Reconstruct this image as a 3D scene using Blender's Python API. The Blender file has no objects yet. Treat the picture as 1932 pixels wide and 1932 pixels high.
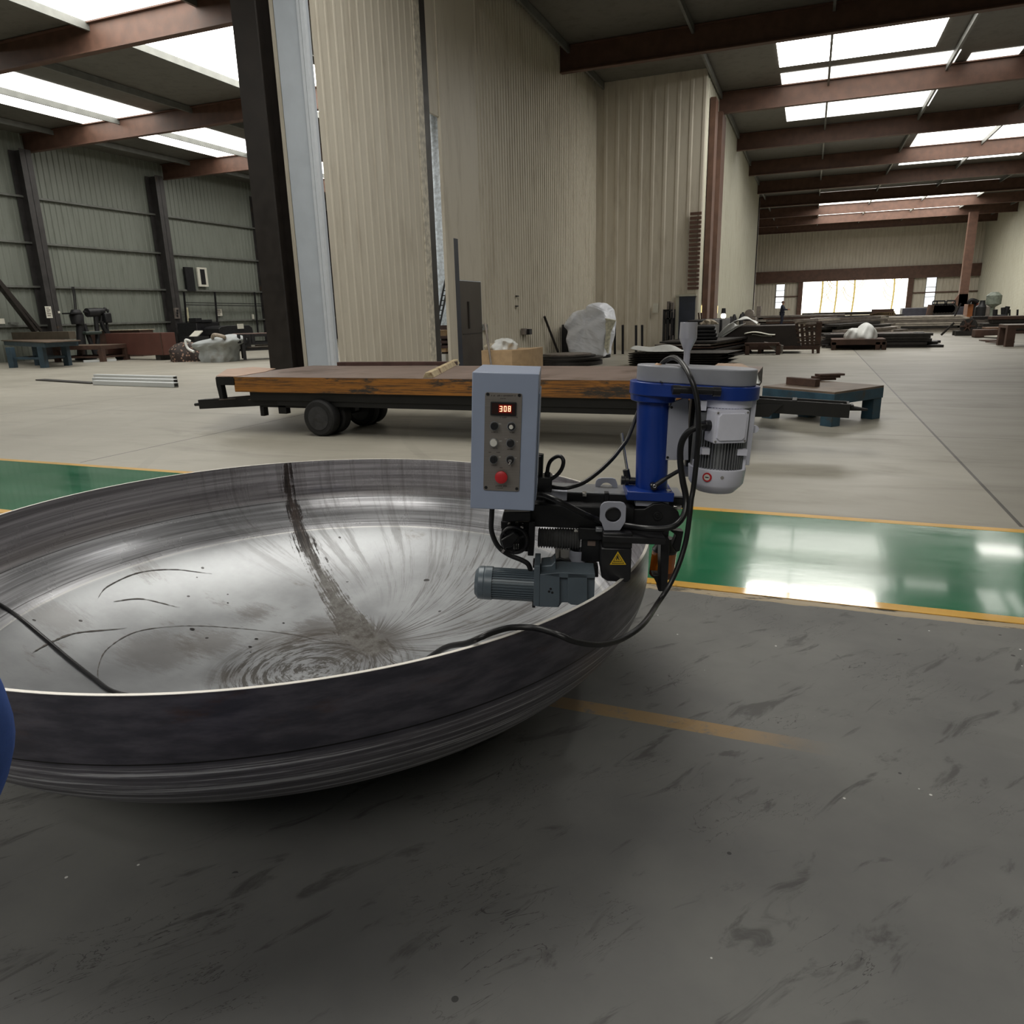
import bpy, bmesh, math, random
from mathutils import Vector, Matrix
random.seed(7)
C = bpy.context.scene.collection
sc = bpy.context.scene
PI = math.pi

# ---------------------------------------------------------------- camera
FOC = 1380.0; CEN = 966.0; EYE = 1.6
_r = math.radians(1.5); _p = math.atan(376*math.cos(_r)/FOC)
_up = Vector((-math.sin(_r)*math.cos(_p), -math.cos(_r)*math.cos(_p), -math.sin(_p)))
_y = Vector((564.0, 0, FOC)); _y.y = -(_y.x*_up.x + _y.z*_up.z)/_up.y; _y.normalize()
_x = _y.cross(_up)
if _x.x < 0: _x = -_x
M3 = Matrix((_x, _y, _up))
cam = bpy.data.objects.new('camera', bpy.data.cameras.new('camera')); C.objects.link(cam)
cx_, cy_, cz_ = M3.col[0], -M3.col[1], -M3.col[2]
cam.matrix_world = Matrix(((cx_[0], cy_[0], cz_[0], 0), (cx_[1], cy_[1], cz_[1], 0), (cx_[2], cy_[2], cz_[2], EYE), (0, 0, 0, 1)))
cam.data.sensor_width = 36; cam.data.lens = FOC/1932*36
cam.data.clip_start = 0.05; cam.data.clip_end = 400
sc.camera = cam

# ---------------------------------------------------------------- view, world, lights
sc.view_settings.view_transform = 'Standard'; sc.view_settings.look = 'None'
sc.view_settings.exposure = 0.0; sc.view_settings.gamma = 1.0
sc.view_settings.use_curve_mapping = False
sc.cycles.max_bounces = 7; sc.cycles.diffuse_bounces = 4; sc.cycles.glossy_bounces = 4
sc.cycles.transmission_bounces = 4
sc.cycles.caustics_reflective = False; sc.cycles.caustics_refractive = False
sc.cycles.sample_clamp_indirect = 4.0
w = bpy.data.worlds.new('sky'); sc.world = w; w.use_nodes = True
bg = w.node_tree.nodes['Background']; bg.inputs[0].default_value = (1.0, 0.97, 0.88, 1); bg.inputs[1].default_value = 4.0

ROOF = 10.0
SKYL_FILL = [ # x0, x1, y0, y1, strength  : translucent roof sheets, the later rows added as fill light
    (-1.7, 3.3, 27.4, 31.6, 13.0),
    (-1.7, 4.2, 32.4, 40.4, 2.6),
    (4.6, 6.2, 33.0, 36.5, 2.6),
    (-1.2, 2.8, 42.4, 44.6, 7.0),
    (4.5, 11.0, 43.0, 56.0, 4.5),
    (8.4, 10.2, 38.6, 40.4, 7.0),
    (7.2, 8.6, 31.0, 33.4, 3.0),
    (-30.0, -26.0, 8.0, 44.0, 4.5),  # this row and those below: skylights added for general lighting
    (-20.0, -16.0, 8.0, 32.0, 6.5),
    (-6.5, -2.5, 2.0, 12.0, 7.0),
    (-7.0, 5.0, -12.5, -5.0, 4.6),  # unseen panel added as fill from behind the camera
    (9.0, 12.0, 4.0, 18.0, 1.2),
    (-20.0, -16.0, -10.0, 2.0, 5.0),
    (0.0, 12.0, 66.0, 84.0, 6.0),
]

# ---------------------------------------------------------------- pixel helpers (photo frame 1932)
def ray(px, py): return M3 @ Vector((px-CEN, py-CEN, FOC))
O3 = Vector((0, 0, EYE))
def G(px, py, z=0.0):
    r = ray(px, py); return O3 + r*((z-EYE)/r.z)
def PY(px, py, Y):
    r = ray(px, py); return O3 + r*(Y/r.y)
def PX(px, py, X):
    r = ray(px, py); return O3 + r*(X/r.x)
def plane(px, py, o, n):
    r = ray(px, py); return O3 + r*((o-O3).dot(n)/r.dot(n))
def Hh(px, py, base):           # height of pixel above the floor point 'base' (vertical plane facing the camera)
    n = Vector((base.x, base.y, 0)).normalized(); return plane(px, py, base, n)

# ---------------------------------------------------------------- node helper
class NT:
    def __init__(s, name):
        s.m = bpy.data.materials.new(name); s.m.use_nodes = True
        s.t = s.m.node_tree; s.b = s.t.nodes['Principled BSDF']
    def put(s, sock, v):
        if v is None: return
        if isinstance(v, bpy.types.NodeSocket): s.t.links.new(v, sock)
        elif isinstance(v, (tuple, list)) and len(v) == 3 and sock.type == 'RGBA': sock.default_value = (*v, 1)
        else: sock.default_value = v
    def math(s, op, a, b=None, c=None, clamp=False):
        n = s.t.nodes.new('ShaderNodeMath'); n.operation = op; n.use_clamp = clamp
        for i, v in enumerate((a, b, c)):
            if v is not None: s.put(n.inputs[i], v)
        return n.outputs[0]
    def xyz(s, kind='Object'):
        tc = s.t.nodes.new('ShaderNodeTexCoord'); sp = s.t.nodes.new('ShaderNodeSeparateXYZ')
        if kind == 'Geo':
            g = s.t.nodes.new('ShaderNodeNewGeometry'); s.t.links.new(g.outputs['Position'], sp.inputs[0]); return sp.outputs
        s.t.links.new(tc.outputs[kind], sp.inputs[0]); return sp.outputs
    def comb(s, x, y, z):
        n = s.t.nodes.new('ShaderNodeCombineXYZ')
        for i, v in enumerate((x, y, z)): s.put(n.inputs[i], v)
        return n.outputs[0]
    def noise(s, vec=None, scale=5, detail=4, rough=.55, dist=0.0):
        n = s.t.nodes.new('ShaderNodeTexNoise')
        if vec is None:
            tc = s.t.nodes.new('ShaderNodeTexCoord'); vec = tc.outputs['Object']
        s.put(n.inputs['Vector'], vec); n.inputs['Scale'].default_value = scale
        n.inputs['Detail'].default_value = detail; n.inputs['Roughness'].default_value = rough
        n.inputs['Distortion'].default_value = dist
        return n.outputs[0]
    def ramp(s, fac, a, b):      # smooth 0..1 between a and b
        n = s.t.nodes.new('ShaderNodeMapRange'); n.interpolation_type = 'SMOOTHSTEP'
        s.put(n.inputs[0], fac); n.inputs[1].default_value = a; n.inputs[2].default_value = b
        return n.outputs[0]
    def lin(s, fac, a, b, c, d):
        n = s.t.nodes.new('ShaderNodeMapRange'); s.put(n.inputs[0], fac)
        for i, v in enumerate((a, b, c, d)): n.inputs[i+1].default_value = v
        return n.outputs[0]
    def mix(s, f, a, b):
        n = s.t.nodes.new('ShaderNodeMix'); n.data_type = 'RGBA'
        s.put(n.inputs[0], f); s.put(n.inputs[6], a); s.put(n.inputs[7], b); return n.outputs[2]
    def bump(s, h, strength=.2, dist=.01):
        n = s.t.nodes.new('ShaderNodeBump'); s.put(n.inputs['Height'], h)
        n.inputs['Strength'].default_value = strength; n.inputs['Distance'].default_value = dist
        s.t.links.new(n.outputs[0], s.b.inputs['Normal'])
    def set(s, color=None, rough=None, metal=None, **k):
        s.put(s.b.inputs['Base Color'], color); s.put(s.b.inputs['Roughness'], rough); s.put(s.b.inputs['Metallic'], metal)
        for a, v in k.items(): s.put(s.b.inputs[a.replace('_', ' ')], v)
        return s.m

def lin3(r, g, b):   # sRGB 0..255 -> linear
    f = lambda c: (c/255/12.92) if c/255 <= .04045 else ((c/255+.055)/1.055)**2.4
    return (f(r), f(g), f(b))
def mat(name, rgb, rough=.5, metal=0.0, var=.25, scale=8, bump=0.0, dirt=None, dirtamt=.5, rv=.05):
    n = NT(name); c = Vector(lin3(*rgb))
    f = n.noise(scale=scale, detail=5)
    col = n.mix(n.ramp(f, .3, .7), tuple(c*(1-var)), tuple(c*(1+var)))
    if dirt:
        g = n.noise(scale=scale*.35, detail=8, rough=.7)
        col = n.mix(n.ramp(g, .62-dirtamt*.2, .72-dirtamt*.1), col, lin3(*dirt))
    r = n.lin(n.noise(scale=scale*2, detail=3), .3, .7, max(.03, rough-rv), min(1, rough+rv))
    if bump: n.bump(n.noise(scale=scale*6, detail=4), bump, .004)
    return n.set(col, r, metal)
def emis(name, rgb, s):
    n = NT(name); n.set((0, 0, 0), 1.0); n.put(n.b.inputs['Emission Color'], rgb); n.b.inputs['Emission Strength'].default_value = s
    return n.m

# ---------------------------------------------------------------- mesh builder (world coordinates)
class MB:
    def __init__(s, T=None):
        s.bm = bmesh.new(); s.T = T or (lambda p: Vector(p)); s.mi = 0
    def vs(s, pts): return [s.bm.verts.new(s.T(p)) for p in pts]
    def face(s, v):
        try: f = s.bm.faces.new(v); f.material_index = s.mi; f.smooth = True; return f
        except ValueError: return None
    def hexa(s, b, t):          # two loops of n points
        vb, vt = s.vs(b), s.vs(t); n = len(b)
        s.face(vb[::-1]); s.face(vt)
        for i in range(n): s.face([vb[i], vb[(i+1) % n], vt[(i+1) % n], vt[i]])
        return s
    def box(s, x0, x1, y0, y1, z0, z1):
        return s.hexa([(x0, y0, z0), (x1, y0, z0), (x1, y1, z0), (x0, y1, z0)], [(x0, y0, z1), (x1, y0, z1), (x1, y1, z1), (x0, y1, z1)])
    def obox(s, c, size, yaw=0, pitch=0, roll=0):   # centred, rotated box
        R = Matrix.Rotation(yaw, 3, 'Z') @ Matrix.Rotation(roll, 3, 'Y') @ Matrix.Rotation(pitch, 3, 'X'); c = Vector(c)
        hx, hy, hz = [q/2 for q in size]
        P = lambda x, y, z: tuple(c + R @ Vector((x*hx, y*hy, z*hz)))
        return s.hexa([P(-1, -1, -1), P(1, -1, -1), P(1, 1, -1), P(-1, 1, -1)], [P(-1, -1, 1), P(1, -1, 1), P(1, 1, 1), P(-1, 1, 1)])
    def bar(s, a, b, w, h, up=(0, 0, 1)):
        a, b = Vector(a), Vector(b); d = (b-a).normalized(); u = Vector(up)
        x = d.cross(u)
        if x.length < 1e-4: x = d.cross(Vector((0, 1, 0)))
        x.normalize(); y = x.cross(d).normalized(); x *= w/2; y *= h/2
        return s.hexa([tuple(a-x-y), tuple(a+x-y), tuple(a+x+y), tuple(a-x+y)], [tuple(b-x-y), tuple(b+x-y), tuple(b+x+y), tuple(b-x+y)])
    def lathe(s, o, axis, prof, seg=32, capped=True, ang=None, ref=None):  # prof: [(t along axis, r)]
        o, ax = Vector(o), Vector(axis).normalized()
        e1 = Vector(ref) if ref else ax.orthogonal(); e1 = (e1-ax*e1.dot(ax)).normalized(); e2 = ax.cross(e1)
        rings = []
        for t, r in prof:
            rings.append(s.vs([tuple(o+ax*t+(e1*math.cos(k*2*PI/seg)+e2*math.sin(k*2*PI/seg))*r) for k in range(seg)]))
        for a, b in zip(rings, rings[1:]):
            for k in range(seg): s.face([a[k], a[(k+1) % seg], b[(k+1) % seg], b[k]])
        if capped:
            if prof[0][1] > 1e-6: s.face(rings[0][::-1])
            if prof[-1][1] > 1e-6: s.face(rings[-1])
        return s
    def cyl(s, a, b, r, r2=None, seg=24):
        a, b = Vector(a), Vector(b); return s.lathe(a, b-a, [(0, r), ((b-a).length, r if r2 is None else r2)], seg)
    def ring(s, o, axis, R, r, seg=32, ts=10):
        o, ax = Vector(o), Vector(axis).normalized(); e1 = ax.orthogonal().normalized(); e2 = ax.cross(e1); rs = []
        for k in range(seg):
            a = k*2*PI/seg; d = e1*math.cos(a)+e2*math.sin(a)
            rs.append(s.vs([tuple(o+d*(R+r*math.cos(q*2*PI/ts))+ax*r*math.sin(q*2*PI/ts)) for q in range(ts)]))
        for k in range(seg):
            a, b = rs[k], rs[(k+1) % seg]
            for q in range(ts): s.face([a[q], b[q], b[(q+1) % ts], a[(q+1) % ts]])
        return s
    def prism(s, poly, f0, f1):  # poly 2d; f0,f1 map (a,b)->3d
        return s.hexa([f0(p) for p in poly], [f1(p) for p in poly])
    def tube(s, pts, r, seg=12, sub=6, cap=True):
        P = smooth_path([s.T(p) for p in pts], sub); T = s.T; s.T = lambda p: Vector(p)
        rings = []; prev = None; n = len(P)
        for i, p in enumerate(P):
            d = (P[min(i+1, n-1)]-P[max(i-1, 0)]).normalized()
            if prev is None: e = d.orthogonal().normalized()
            else:
                e = prev-d*prev.dot(d); e.normalize()
            prev = e; g = d.cross(e); rr = r[min(i//max(sub,1), len(r)-1)] if isinstance(r, (list, tuple)) else r
            rings.append(s.vs([p+(e*math.cos(k*2*PI/seg)+g*math.sin(k*2*PI/seg))*rr for k in range(seg)]))
        for a, b in zip(rings, rings[1:]):
            for k in range(seg): s.face([a[k], a[(k+1) % seg], b[(k+1) % seg], b[k]])
        if cap: s.face(rings[0][::-1]); s.face(rings[-1])
        s.T = T; return s
    def grid(s, fn, nu, nv, closeu=False):
        R = [s.vs([fn(i/(nu if closeu else nu-1), j/(nv-1)) for i in range(nu)]) for j in range(nv)]
        for j in range(nv-1):
            for i in range(nu if closeu else nu-1):
                s.face([R[j][i], R[j][(i+1) % nu], R[j+1][(i+1) % nu], R[j+1][i]])
        return R
    def build(s, name, m, parent=None, bevel=0.0, kind=None, label=None, cat=None, group=None, sharp=35, sol=0.0, sub=0, normals=True):
        bm = s.bm
        if normals: bmesh.ops.recalc_face_normals(bm, faces=bm.faces)
        ca = math.radians(sharp)
        for e in bm.edges:
            if len(e.link_faces) == 2 and e.calc_face_angle(0) > ca: e.smooth = False
        loc = Vector((0, 0, 0))
        if parent is not None:
            q = parent
            while q is not None: loc += q.location; q = q.parent
        elif len(bm.verts):
            xs = [v.co for v in bm.verts]
            loc = Vector(((min(v.x for v in xs)+max(v.x for v in xs))/2, (min(v.y for v in xs)+max(v.y for v in xs))/2, min(v.z for v in xs)))
        if kind == 'structure': loc = Vector((0, 0, 0))
        bmesh.ops.translate(bm, verts=bm.verts, vec=-loc)
        me = bpy.data.meshes.new(name); bm.to_mesh(me); bm.free()
        for q in (m if isinstance(m, (list, tuple)) else [m]): me.materials.append(q)
        o = bpy.data.objects.new(name, me); C.objects.link(o)
        if parent is not None: o.parent = parent
        else: o.location = loc
        if sol: md = o.modifiers.new('s', 'SOLIDIFY'); md.thickness = sol; md.offset = 0
        if sub: md = o.modifiers.new('u', 'SUBSURF'); md.levels = sub; md.render_levels = sub
        if bevel: md = o.modifiers.new('b', 'BEVEL'); md.width = bevel; md.segments = 2; md.limit_method = 'ANGLE'; md.angle_limit = math.radians(40)
        tag(o, label, cat, group, kind)
        return o
def tag(o, label=None, cat=None, group=None, kind=None):
    if label: o['label'] = label
    if cat: o['category'] = cat
    if group: o['group'] = group
    if kind: o['kind'] = kind
    return o
def thing(name, loc, label, cat, group=None):
    o = bpy.data.objects.new(name, None); C.objects.link(o); o.location = loc; o.empty_display_size = .1
    return tag(o, label, cat, group)
def copy_tree(o, loc=None, rotz=None, label=None):
    c = o.copy(); C.objects.link(c)
    if loc is not None: c.location = loc
    if rotz is not None: c.rotation_euler.z = rotz
    if label: c['label'] = label
    for ch in o.children:
        d = ch.copy(); C.objects.link(d); d.parent = c
        for g in ch.children:
            e = g.copy(); C.objects.link(e); e.parent = d
    return c
def smooth_path(P, sub):
    if sub <= 1 or len(P) < 3: return P
    out = []
    for i in range(len(P)-1):
        p0, p1, p2, p3 = P[max(i-1, 0)], P[i], P[i+1], P[min(i+2, len(P)-1)]
        for k in range(sub):
            t = k/sub
            out.append(.5*((2*p1)+(p2-p0)*t+(2*p0-5*p1+4*p2-p3)*t*t+(3*p1-p0-3*p2+p3)*t**3))
    out.append(P[-1]); return out
def hull2(c1, r1, c2, r2, n=14):      # stadium outline round two circles on the x axis
    d = c2[0]-c1[0]; al = math.acos(max(-1, min(1, (r1-r2)/d))); P = []
    for k in range(n+1):
        a = al+(2*PI-2*al)*k/n; P.append((c1[0]+r1*math.cos(a), c1[1]+r1*math.sin(a)))
    for k in range(n+1):
        a = -al+2*al*k/n; P.append((c2[0]+r2*math.cos(a), c2[1]+r2*math.sin(a)))
    return P
def rrect(x0, x1, y0, y1, r, n=4):
    P = []
    for cx, cy, a0 in ((x1-r, y0+r, -90), (x1-r, y1-r, 0), (x0+r, y1-r, 90), (x0+r, y0+r, 180)):
        for k in range(n+1):
            a = math.radians(a0+90*k/n); P.append((cx+r*math.cos(a), cy+r*math.sin(a)))
    return P
# ---------------------------------------------------------------- structure materials
def floor_mat():
    n = NT('polished_concrete'); X, Y, Z = n.xyz('Geo')
    p = n.comb(X, Y, 0.0); ps = n.comb(n.math('MULTIPLY', X, .25), n.math('MULTIPLY', Y, 1.0), 0.0)
    a = n.noise(p, .35, 6, .6); b = n.noise(ps, 1.6, 8, .65, .6); c = n.noise(p, 14, 6, .7)
    col = n.mix(n.ramp(a, .3, .7), lin3(142, 138, 127), lin3(158, 154, 143))
    col = n.mix(n.math('MULTIPLY', n.ramp(b, .5, .75), .45), col, lin3(104, 100, 92))
    col = n.mix(n.math('MULTIPLY', n.math('GREATER_THAN', X, -2.0 if False else 1.55), .40), col, lin3(112, 110, 104))  # right of the joint the weaker light is put into the colour
    # bay before the lane: colour darkened for its weaker light, with real scuffs
    dim_bay = n.math('MULTIPLY', n.math('LESS_THAN', Y, 4.1), 1.0)
    oc = n.mix(n.ramp(n.noise(p, 1.1, 7, .6), .3, .7), lin3(98, 98, 97), lin3(116, 116, 113))
    rot = n.comb(n.math('ADD', n.math('MULTIPLY', X, 1.2), n.math('MULTIPLY', Y, 1.6)), n.math('SUBTRACT', n.math('MULTIPLY', X, 5.5), n.math('MULTIPLY', Y, 4.0)), 0.0)
    sc_ = n.noise(rot, 1.5, 6, .62, .8)
    oc = n.mix(n.math('MULTIPLY', n.ramp(sc_, .56, .68), .7), oc, lin3(62, 60, 60))
    v = n.t.nodes.new('ShaderNodeTexVoronoi'); v.inputs['Scale'].default_value = 11; n.put(v.inputs['Vector'], p)
    v.inputs['Randomness'].default_value = 1
    spk = n.math('MULTIPLY', n.math('LESS_THAN', v.outputs['Distance'], .055), n.math('GREATER_THAN', n.noise(p, 1.1, 2), .54))
    oc = n.mix(n.math('MULTIPLY', spk, .8), oc, lin3(225, 225, 220))
    v2 = n.t.nodes.new('ShaderNodeTexVoronoi'); v2.inputs['Scale'].default_value = 6.3; n.put(v2.inputs['Vector'], p)
    dk = n.math('MULTIPLY', n.math('LESS_THAN', v2.outputs['Distance'], .06), n.math('GREATER_THAN', n.noise(p, 2.3, 2), .5))
    oc = n.mix(n.math('MULTIPLY', dk, .8), oc, lin3(40, 40, 40))
    # dark curved scuffs
    wv = n.noise(rot, .9, 5, .6, 2.2); crack = n.math('LESS_THAN', n.math('ABSOLUTE', n.math('SUBTRACT', wv, .52)), .0035)
    oc = n.mix(n.math('MULTIPLY', crack, n.math('MULTIPLY', n.ramp(n.noise(p, 1.7, 2), .5, .6), .7)), oc, lin3(40, 38, 38))
    col = n.mix(dim_bay, col, oc)
    col = n.mix(n.math('MULTIPLY', n.ramp(c, .6, .8), .15), col, lin3(70, 68, 64))
    # tyre arcs on the open floor
    cx, cy = 3.2, 14.0
    rr = n.math('SQRT', n.math('ADD', n.math('POWER', n.math('SUBTRACT', X, cx), 2.0), n.math('POWER', n.math('SUBTRACT', Y, cy), 2.0)))
    arc = n.math('LESS_THAN', n.math('ABSOLUTE', n.math('SUBTRACT', n.math('MODULO', rr, 1.55), .5)), .06)
    col = n.mix(n.math('MULTIPLY', arc, n.math('MULTIPLY', n.ramp(a, .45, .6), .12)), col, lin3(60, 58, 55))
    # saw-cut joints
    def joint(co, at, wd=.014): return n.math('LESS_THAN', n.math('ABSOLUTE', n.math('SUBTRACT', co, at)), wd)
    j = joint(X, 1.55)
    for at in (-8.0, -14.0, -20.0, 7.6): j = n.math('MAXIMUM', j, joint(X, at))
    for at in (10.2, 17.5, 24.0, 36.0): j = n.math('MAXIMUM', j, n.math('MULTIPLY', joint(Y, at), .55))
    j = n.math('MULTIPLY', j, n.math('GREATER_THAN', Y, 6.1))
    col = n.mix(n.math('MULTIPLY', j, .85), col, lin3(40, 38, 36))
    # worn yellow line in the front bay and broken concrete along the lane
    wl = n.math('LESS_THAN', n.math('ABSOLUTE', n.math('SUBTRACT', Y, 2.65)), .045)
    wl = n.math('MULTIPLY', wl, n.math('MULTIPLY', n.ramp(c, .3, .5), n.ramp(n.math('MULTIPLY', X, -1.0), -.25, .3)))
    col = n.mix(n.math('MULTIPLY', wl, .75), col, lin3(160, 128, 78))
    ed = n.math('ADD', Y, n.math('MULTIPLY', n.noise(p, 6, 5), .05))
    eb = n.math('MULTIPLY', n.math('GREATER_THAN', ed, 4.1), n.math('LESS_THAN', Y, 4.2))
    ec = n.mix(n.ramp(n.noise(ps, 9, 6, .7), .52, .6), lin3(165, 150, 125), lin3(52, 48, 40))
    col = n.mix(eb, col, ec)
    rg = n.math('ADD', n.lin(b, .3, .7, .38, .55), n.math('MULTIPLY', dim_bay, .16))
    n.bump(n.noise(p, 22, 5, .6), .10, .003)
    return n.set(col, rg, 0.0)
def paint_mat(name, rgb, dark, rough, amt=.35):
    n = NT(name); X, Y, Z = n.xyz('Geo'); p = n.comb(X, Y, 0.0)
    col = n.mix(n.ramp(n.noise(p, 1.2, 6), .3, .7), lin3(*rgb), tuple(Vector(lin3(*rgb))*.8))
    col = n.mix(n.math('MULTIPLY', n.ramp(n.noise(n.comb(n.math('MULTIPLY', X, .4), Y, 0.0), 9, 8, .75, .7), .62, .72), amt), col, lin3(*dark))
    v = n.t.nodes.new('ShaderNodeTexVoronoi'); v.inputs['Scale'].default_value = 8; n.put(v.inputs['Vector'], p)
    col = n.mix(n.math('MULTIPLY', n.math('LESS_THAN', v.outputs['Distance'], .07), .6), col, lin3(*dark))
    r = n.lin(n.noise(n.comb(n.math('MULTIPLY', X, .3), Y, 0.0), 3, 6, .7), .3, .7, rough, rough+.13)
    n.bump(n.noise(n.comb(n.math('MULTIPLY', X, .5), Y, 0.0), 1.8, 5, .6), .12, .02)
    return n.set(col, r, 0.0, Coat_Weight=.6, Coat_Roughness=.06)
def wall_mat(name, rgb, stain=(90, 80, 68), amt=.35):
    n = NT(name); X, Y, Z = n.xyz('Geo')
    s = n.noise(n.comb(n.math('MULTIPLY', X, 2.0), n.math('MULTIPLY', Y, 2.0), n.math('MULTIPLY', Z, .35)), 1.6, 7, .65)
    col = n.mix(n.math('MULTIPLY', n.ramp(s, .45, .75), amt), lin3(*rgb), lin3(*stain))
    return n.set(col, .5, .0)
MFLOOR = floor_mat()
MGREEN = paint_mat('green_epoxy', (30, 116, 80), (30, 60, 44), .10)
MYEL = paint_mat('yellow_paint', (222, 170, 62), (120, 90, 50), .35, .5)
MW_LEFT = wall_mat('green_grey_sheeting', (124, 129, 121), (86, 90, 80), .4)
MW_CREAM = wall_mat('cream_sheeting', (212, 205, 190), (140, 126, 106), .35)
MW_PALE = wall_mat('pale_sheeting', (190, 188, 172), (150, 140, 118), .4)
MW_WHITE = mat('blue_white_panel', (196, 204, 214), .35, 0, .04, 3)
M_DKSTEEL = mat('dark_painted_steel', (58, 56, 56), .5, .1, .2, 3, dirt=(80, 64, 50), dirtamt=.1)
M_BLKCOL = mat('black_brown_column', (42, 37, 34), .45, .1, .2, 3)
M_GIRT = mat('grey_girt', (112, 114, 110), .5, .2, .15, 3)
M_ROOF = wall_mat('roof_sheeting', (104, 102, 96), (70, 64, 58), .5)
M_BROWN = mat('brown_primer', (92, 66, 54), .6, 0, .2, 3)
M_DOORBLUE = mat('dark_blue_door', (52, 58, 72), .4, .1, .1, 3)
M_DOORGREY = mat('grey_brown_door', (74, 68, 64), .4, .1, .12, 2)

def ribbed(mb, axis, at, a0, a1, z0, z1, pitch, depth, sgn):
    # trapezoid-profile sheet; axis 'x' runs along X at Y=at, axis 'y' runs along Y at X=at; ribs stand out by depth*sgn
    pts = []; n = max(1, round((a1-a0)/pitch)); p = (a1-a0)/n
    for i in range(n):
        b = a0+i*p
        pts += [(b, 0), (b+p*.62, 0), (b+p*.72, 1), (b+p*.9, 1)]
    pts.append((a1, 0))
    lo = []; hi = []
    for a, k in pts:
        o = at+sgn*depth*k; c = (a, o) if axis == 'x' else (o, a)
        lo.append((c[0], c[1], z0)); hi.append((c[0], c[1], z1))
    L, Hh_ = mb.vs(lo), mb.vs(hi)
    for i in range(len(pts)-1): mb.face([L[i], L[i+1], Hh_[i+1], Hh_[i]])

XL, XR, YB, YE = -34.0, 16.6, -14.0, 95.0
mb = MB(); v = mb.vs([(XL-1, YB-1, 0), (XR+1, YB-1, 0), (XR+1, YE+.5, 0), (XL-1, YE+.5, 0)]); mb.face(v)
mb.build('floor', MFLOOR, kind='structure', normals=False)
def slab(name, m, x0, x1, y0, y1, z0, z1): return MB().box(x0, x1, y0, y1, z0, z1).build(name, m, kind='structure')
slab('trim_1', MGREEN, XL, XR, 4.24, 5.93, -.01, .003)
slab('trim_2', MYEL, XL, XR, 4.15, 4.24, -.01, .004)
slab('trim_3', MYEL, XL, XR, 5.93, 6.02, -.01, .004)
# ceiling with rafters
mb = MB(); ribbed(mb, 'y', 0, 0, 1, 0, 1, 1, .1, 1) if False else None
v = mb.vs([(XL-1, YB-1, ROOF), (XL-1, YE+1, ROOF), (XR+1, YE+1, ROOF), (XR+1, YB-1, ROOF)]); mb.face(v)
mb.build('ceiling', M_ROOF, kind='structure', normals=False)
k = 0
for i, y in enumerate(range(-6, 95, 8)):
    mb = MB(); mb.box(XL, XR, y-.12, y+.12, ROOF-.8, ROOF-.76); mb.box(XL, XR, y-.12, y+.12, ROOF-.06, ROOF-.02); mb.box(XL, XR, y-.01, y+.01, ROOF-.76, ROOF-.06)
    mb.build('ceiling_rafter', M_BROWN, kind='structure')
for x in range(-32, 17, 4):
    MB().box(x-.04, x+.04, YB, YE, ROOF-.24, ROOF-.02).build('ceiling_purlin', M_GIRT, kind='structure')
for i, (x0, x1, y0, y1, s) in enumerate(SKYL_FILL):
    mb = MB(); mb.face(mb.vs([(x0, y0, ROOF-.012), (x0, y1, ROOF-.012), (x1, y1, ROOF-.012), (x1, y0, ROOF-.012)]))
    mb.build('window_%d' % (i+10), emis('skylight_and_fill_%d' % i, (1.0, .97, .90), s), kind='structure', normals=False)  # roof skylights together with the added fill panels

# left hall wall
mb = MB(); ribbed(mb, 'y', XL, YB, YE, 0, ROOF, .30, .035, 1); mb.build('wall_left', MW_LEFT, kind='structure', sharp=20)
for i, z in enumerate((1.6, 3.35, 5.3, 7.3)):
    MB().box(XL+.04, XL+.2, YB, YE, z-.06, z+.03).build('wall_left_girt', M_GIRT, kind='structure')
def hcol(mb, x, y, w, d, z0, z1, tw=.02):   # H section, flanges facing +x/-x
    mb.box(x-d/2, x-d/2+tw, y-w/2, y+w/2, z0, z1); mb.box(x+d/2-tw, x+d/2, y-w/2, y+w/2, z0, z1); mb.box(x-d/2, x+d/2, y-.01, y+.01, z0, z1)
for y in (10.0, 17.7, 25.4, 32.9, 41.1, 49.0, 57):
    mb = MB(); hcol(mb, XL+.45, y, .55, .7, 0, ROOF-.8)
    mb.build('wall_left_column', M_DKSTEEL, kind='structure')
# right wall, back wall
mb = MB(); ribbed(mb, 'y', XR, YB, YE, 0, ROOF, .34, .03, -1); mb.build('wall_right', MW_PALE, kind='structure', sharp=20)
mb = MB(); ribbed(mb, 'x', YB, XL, XR, 0, ROOF, .4, .03, 1); mb.build('wall_back', MW_LEFT, kind='structure', sharp=20)
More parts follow.
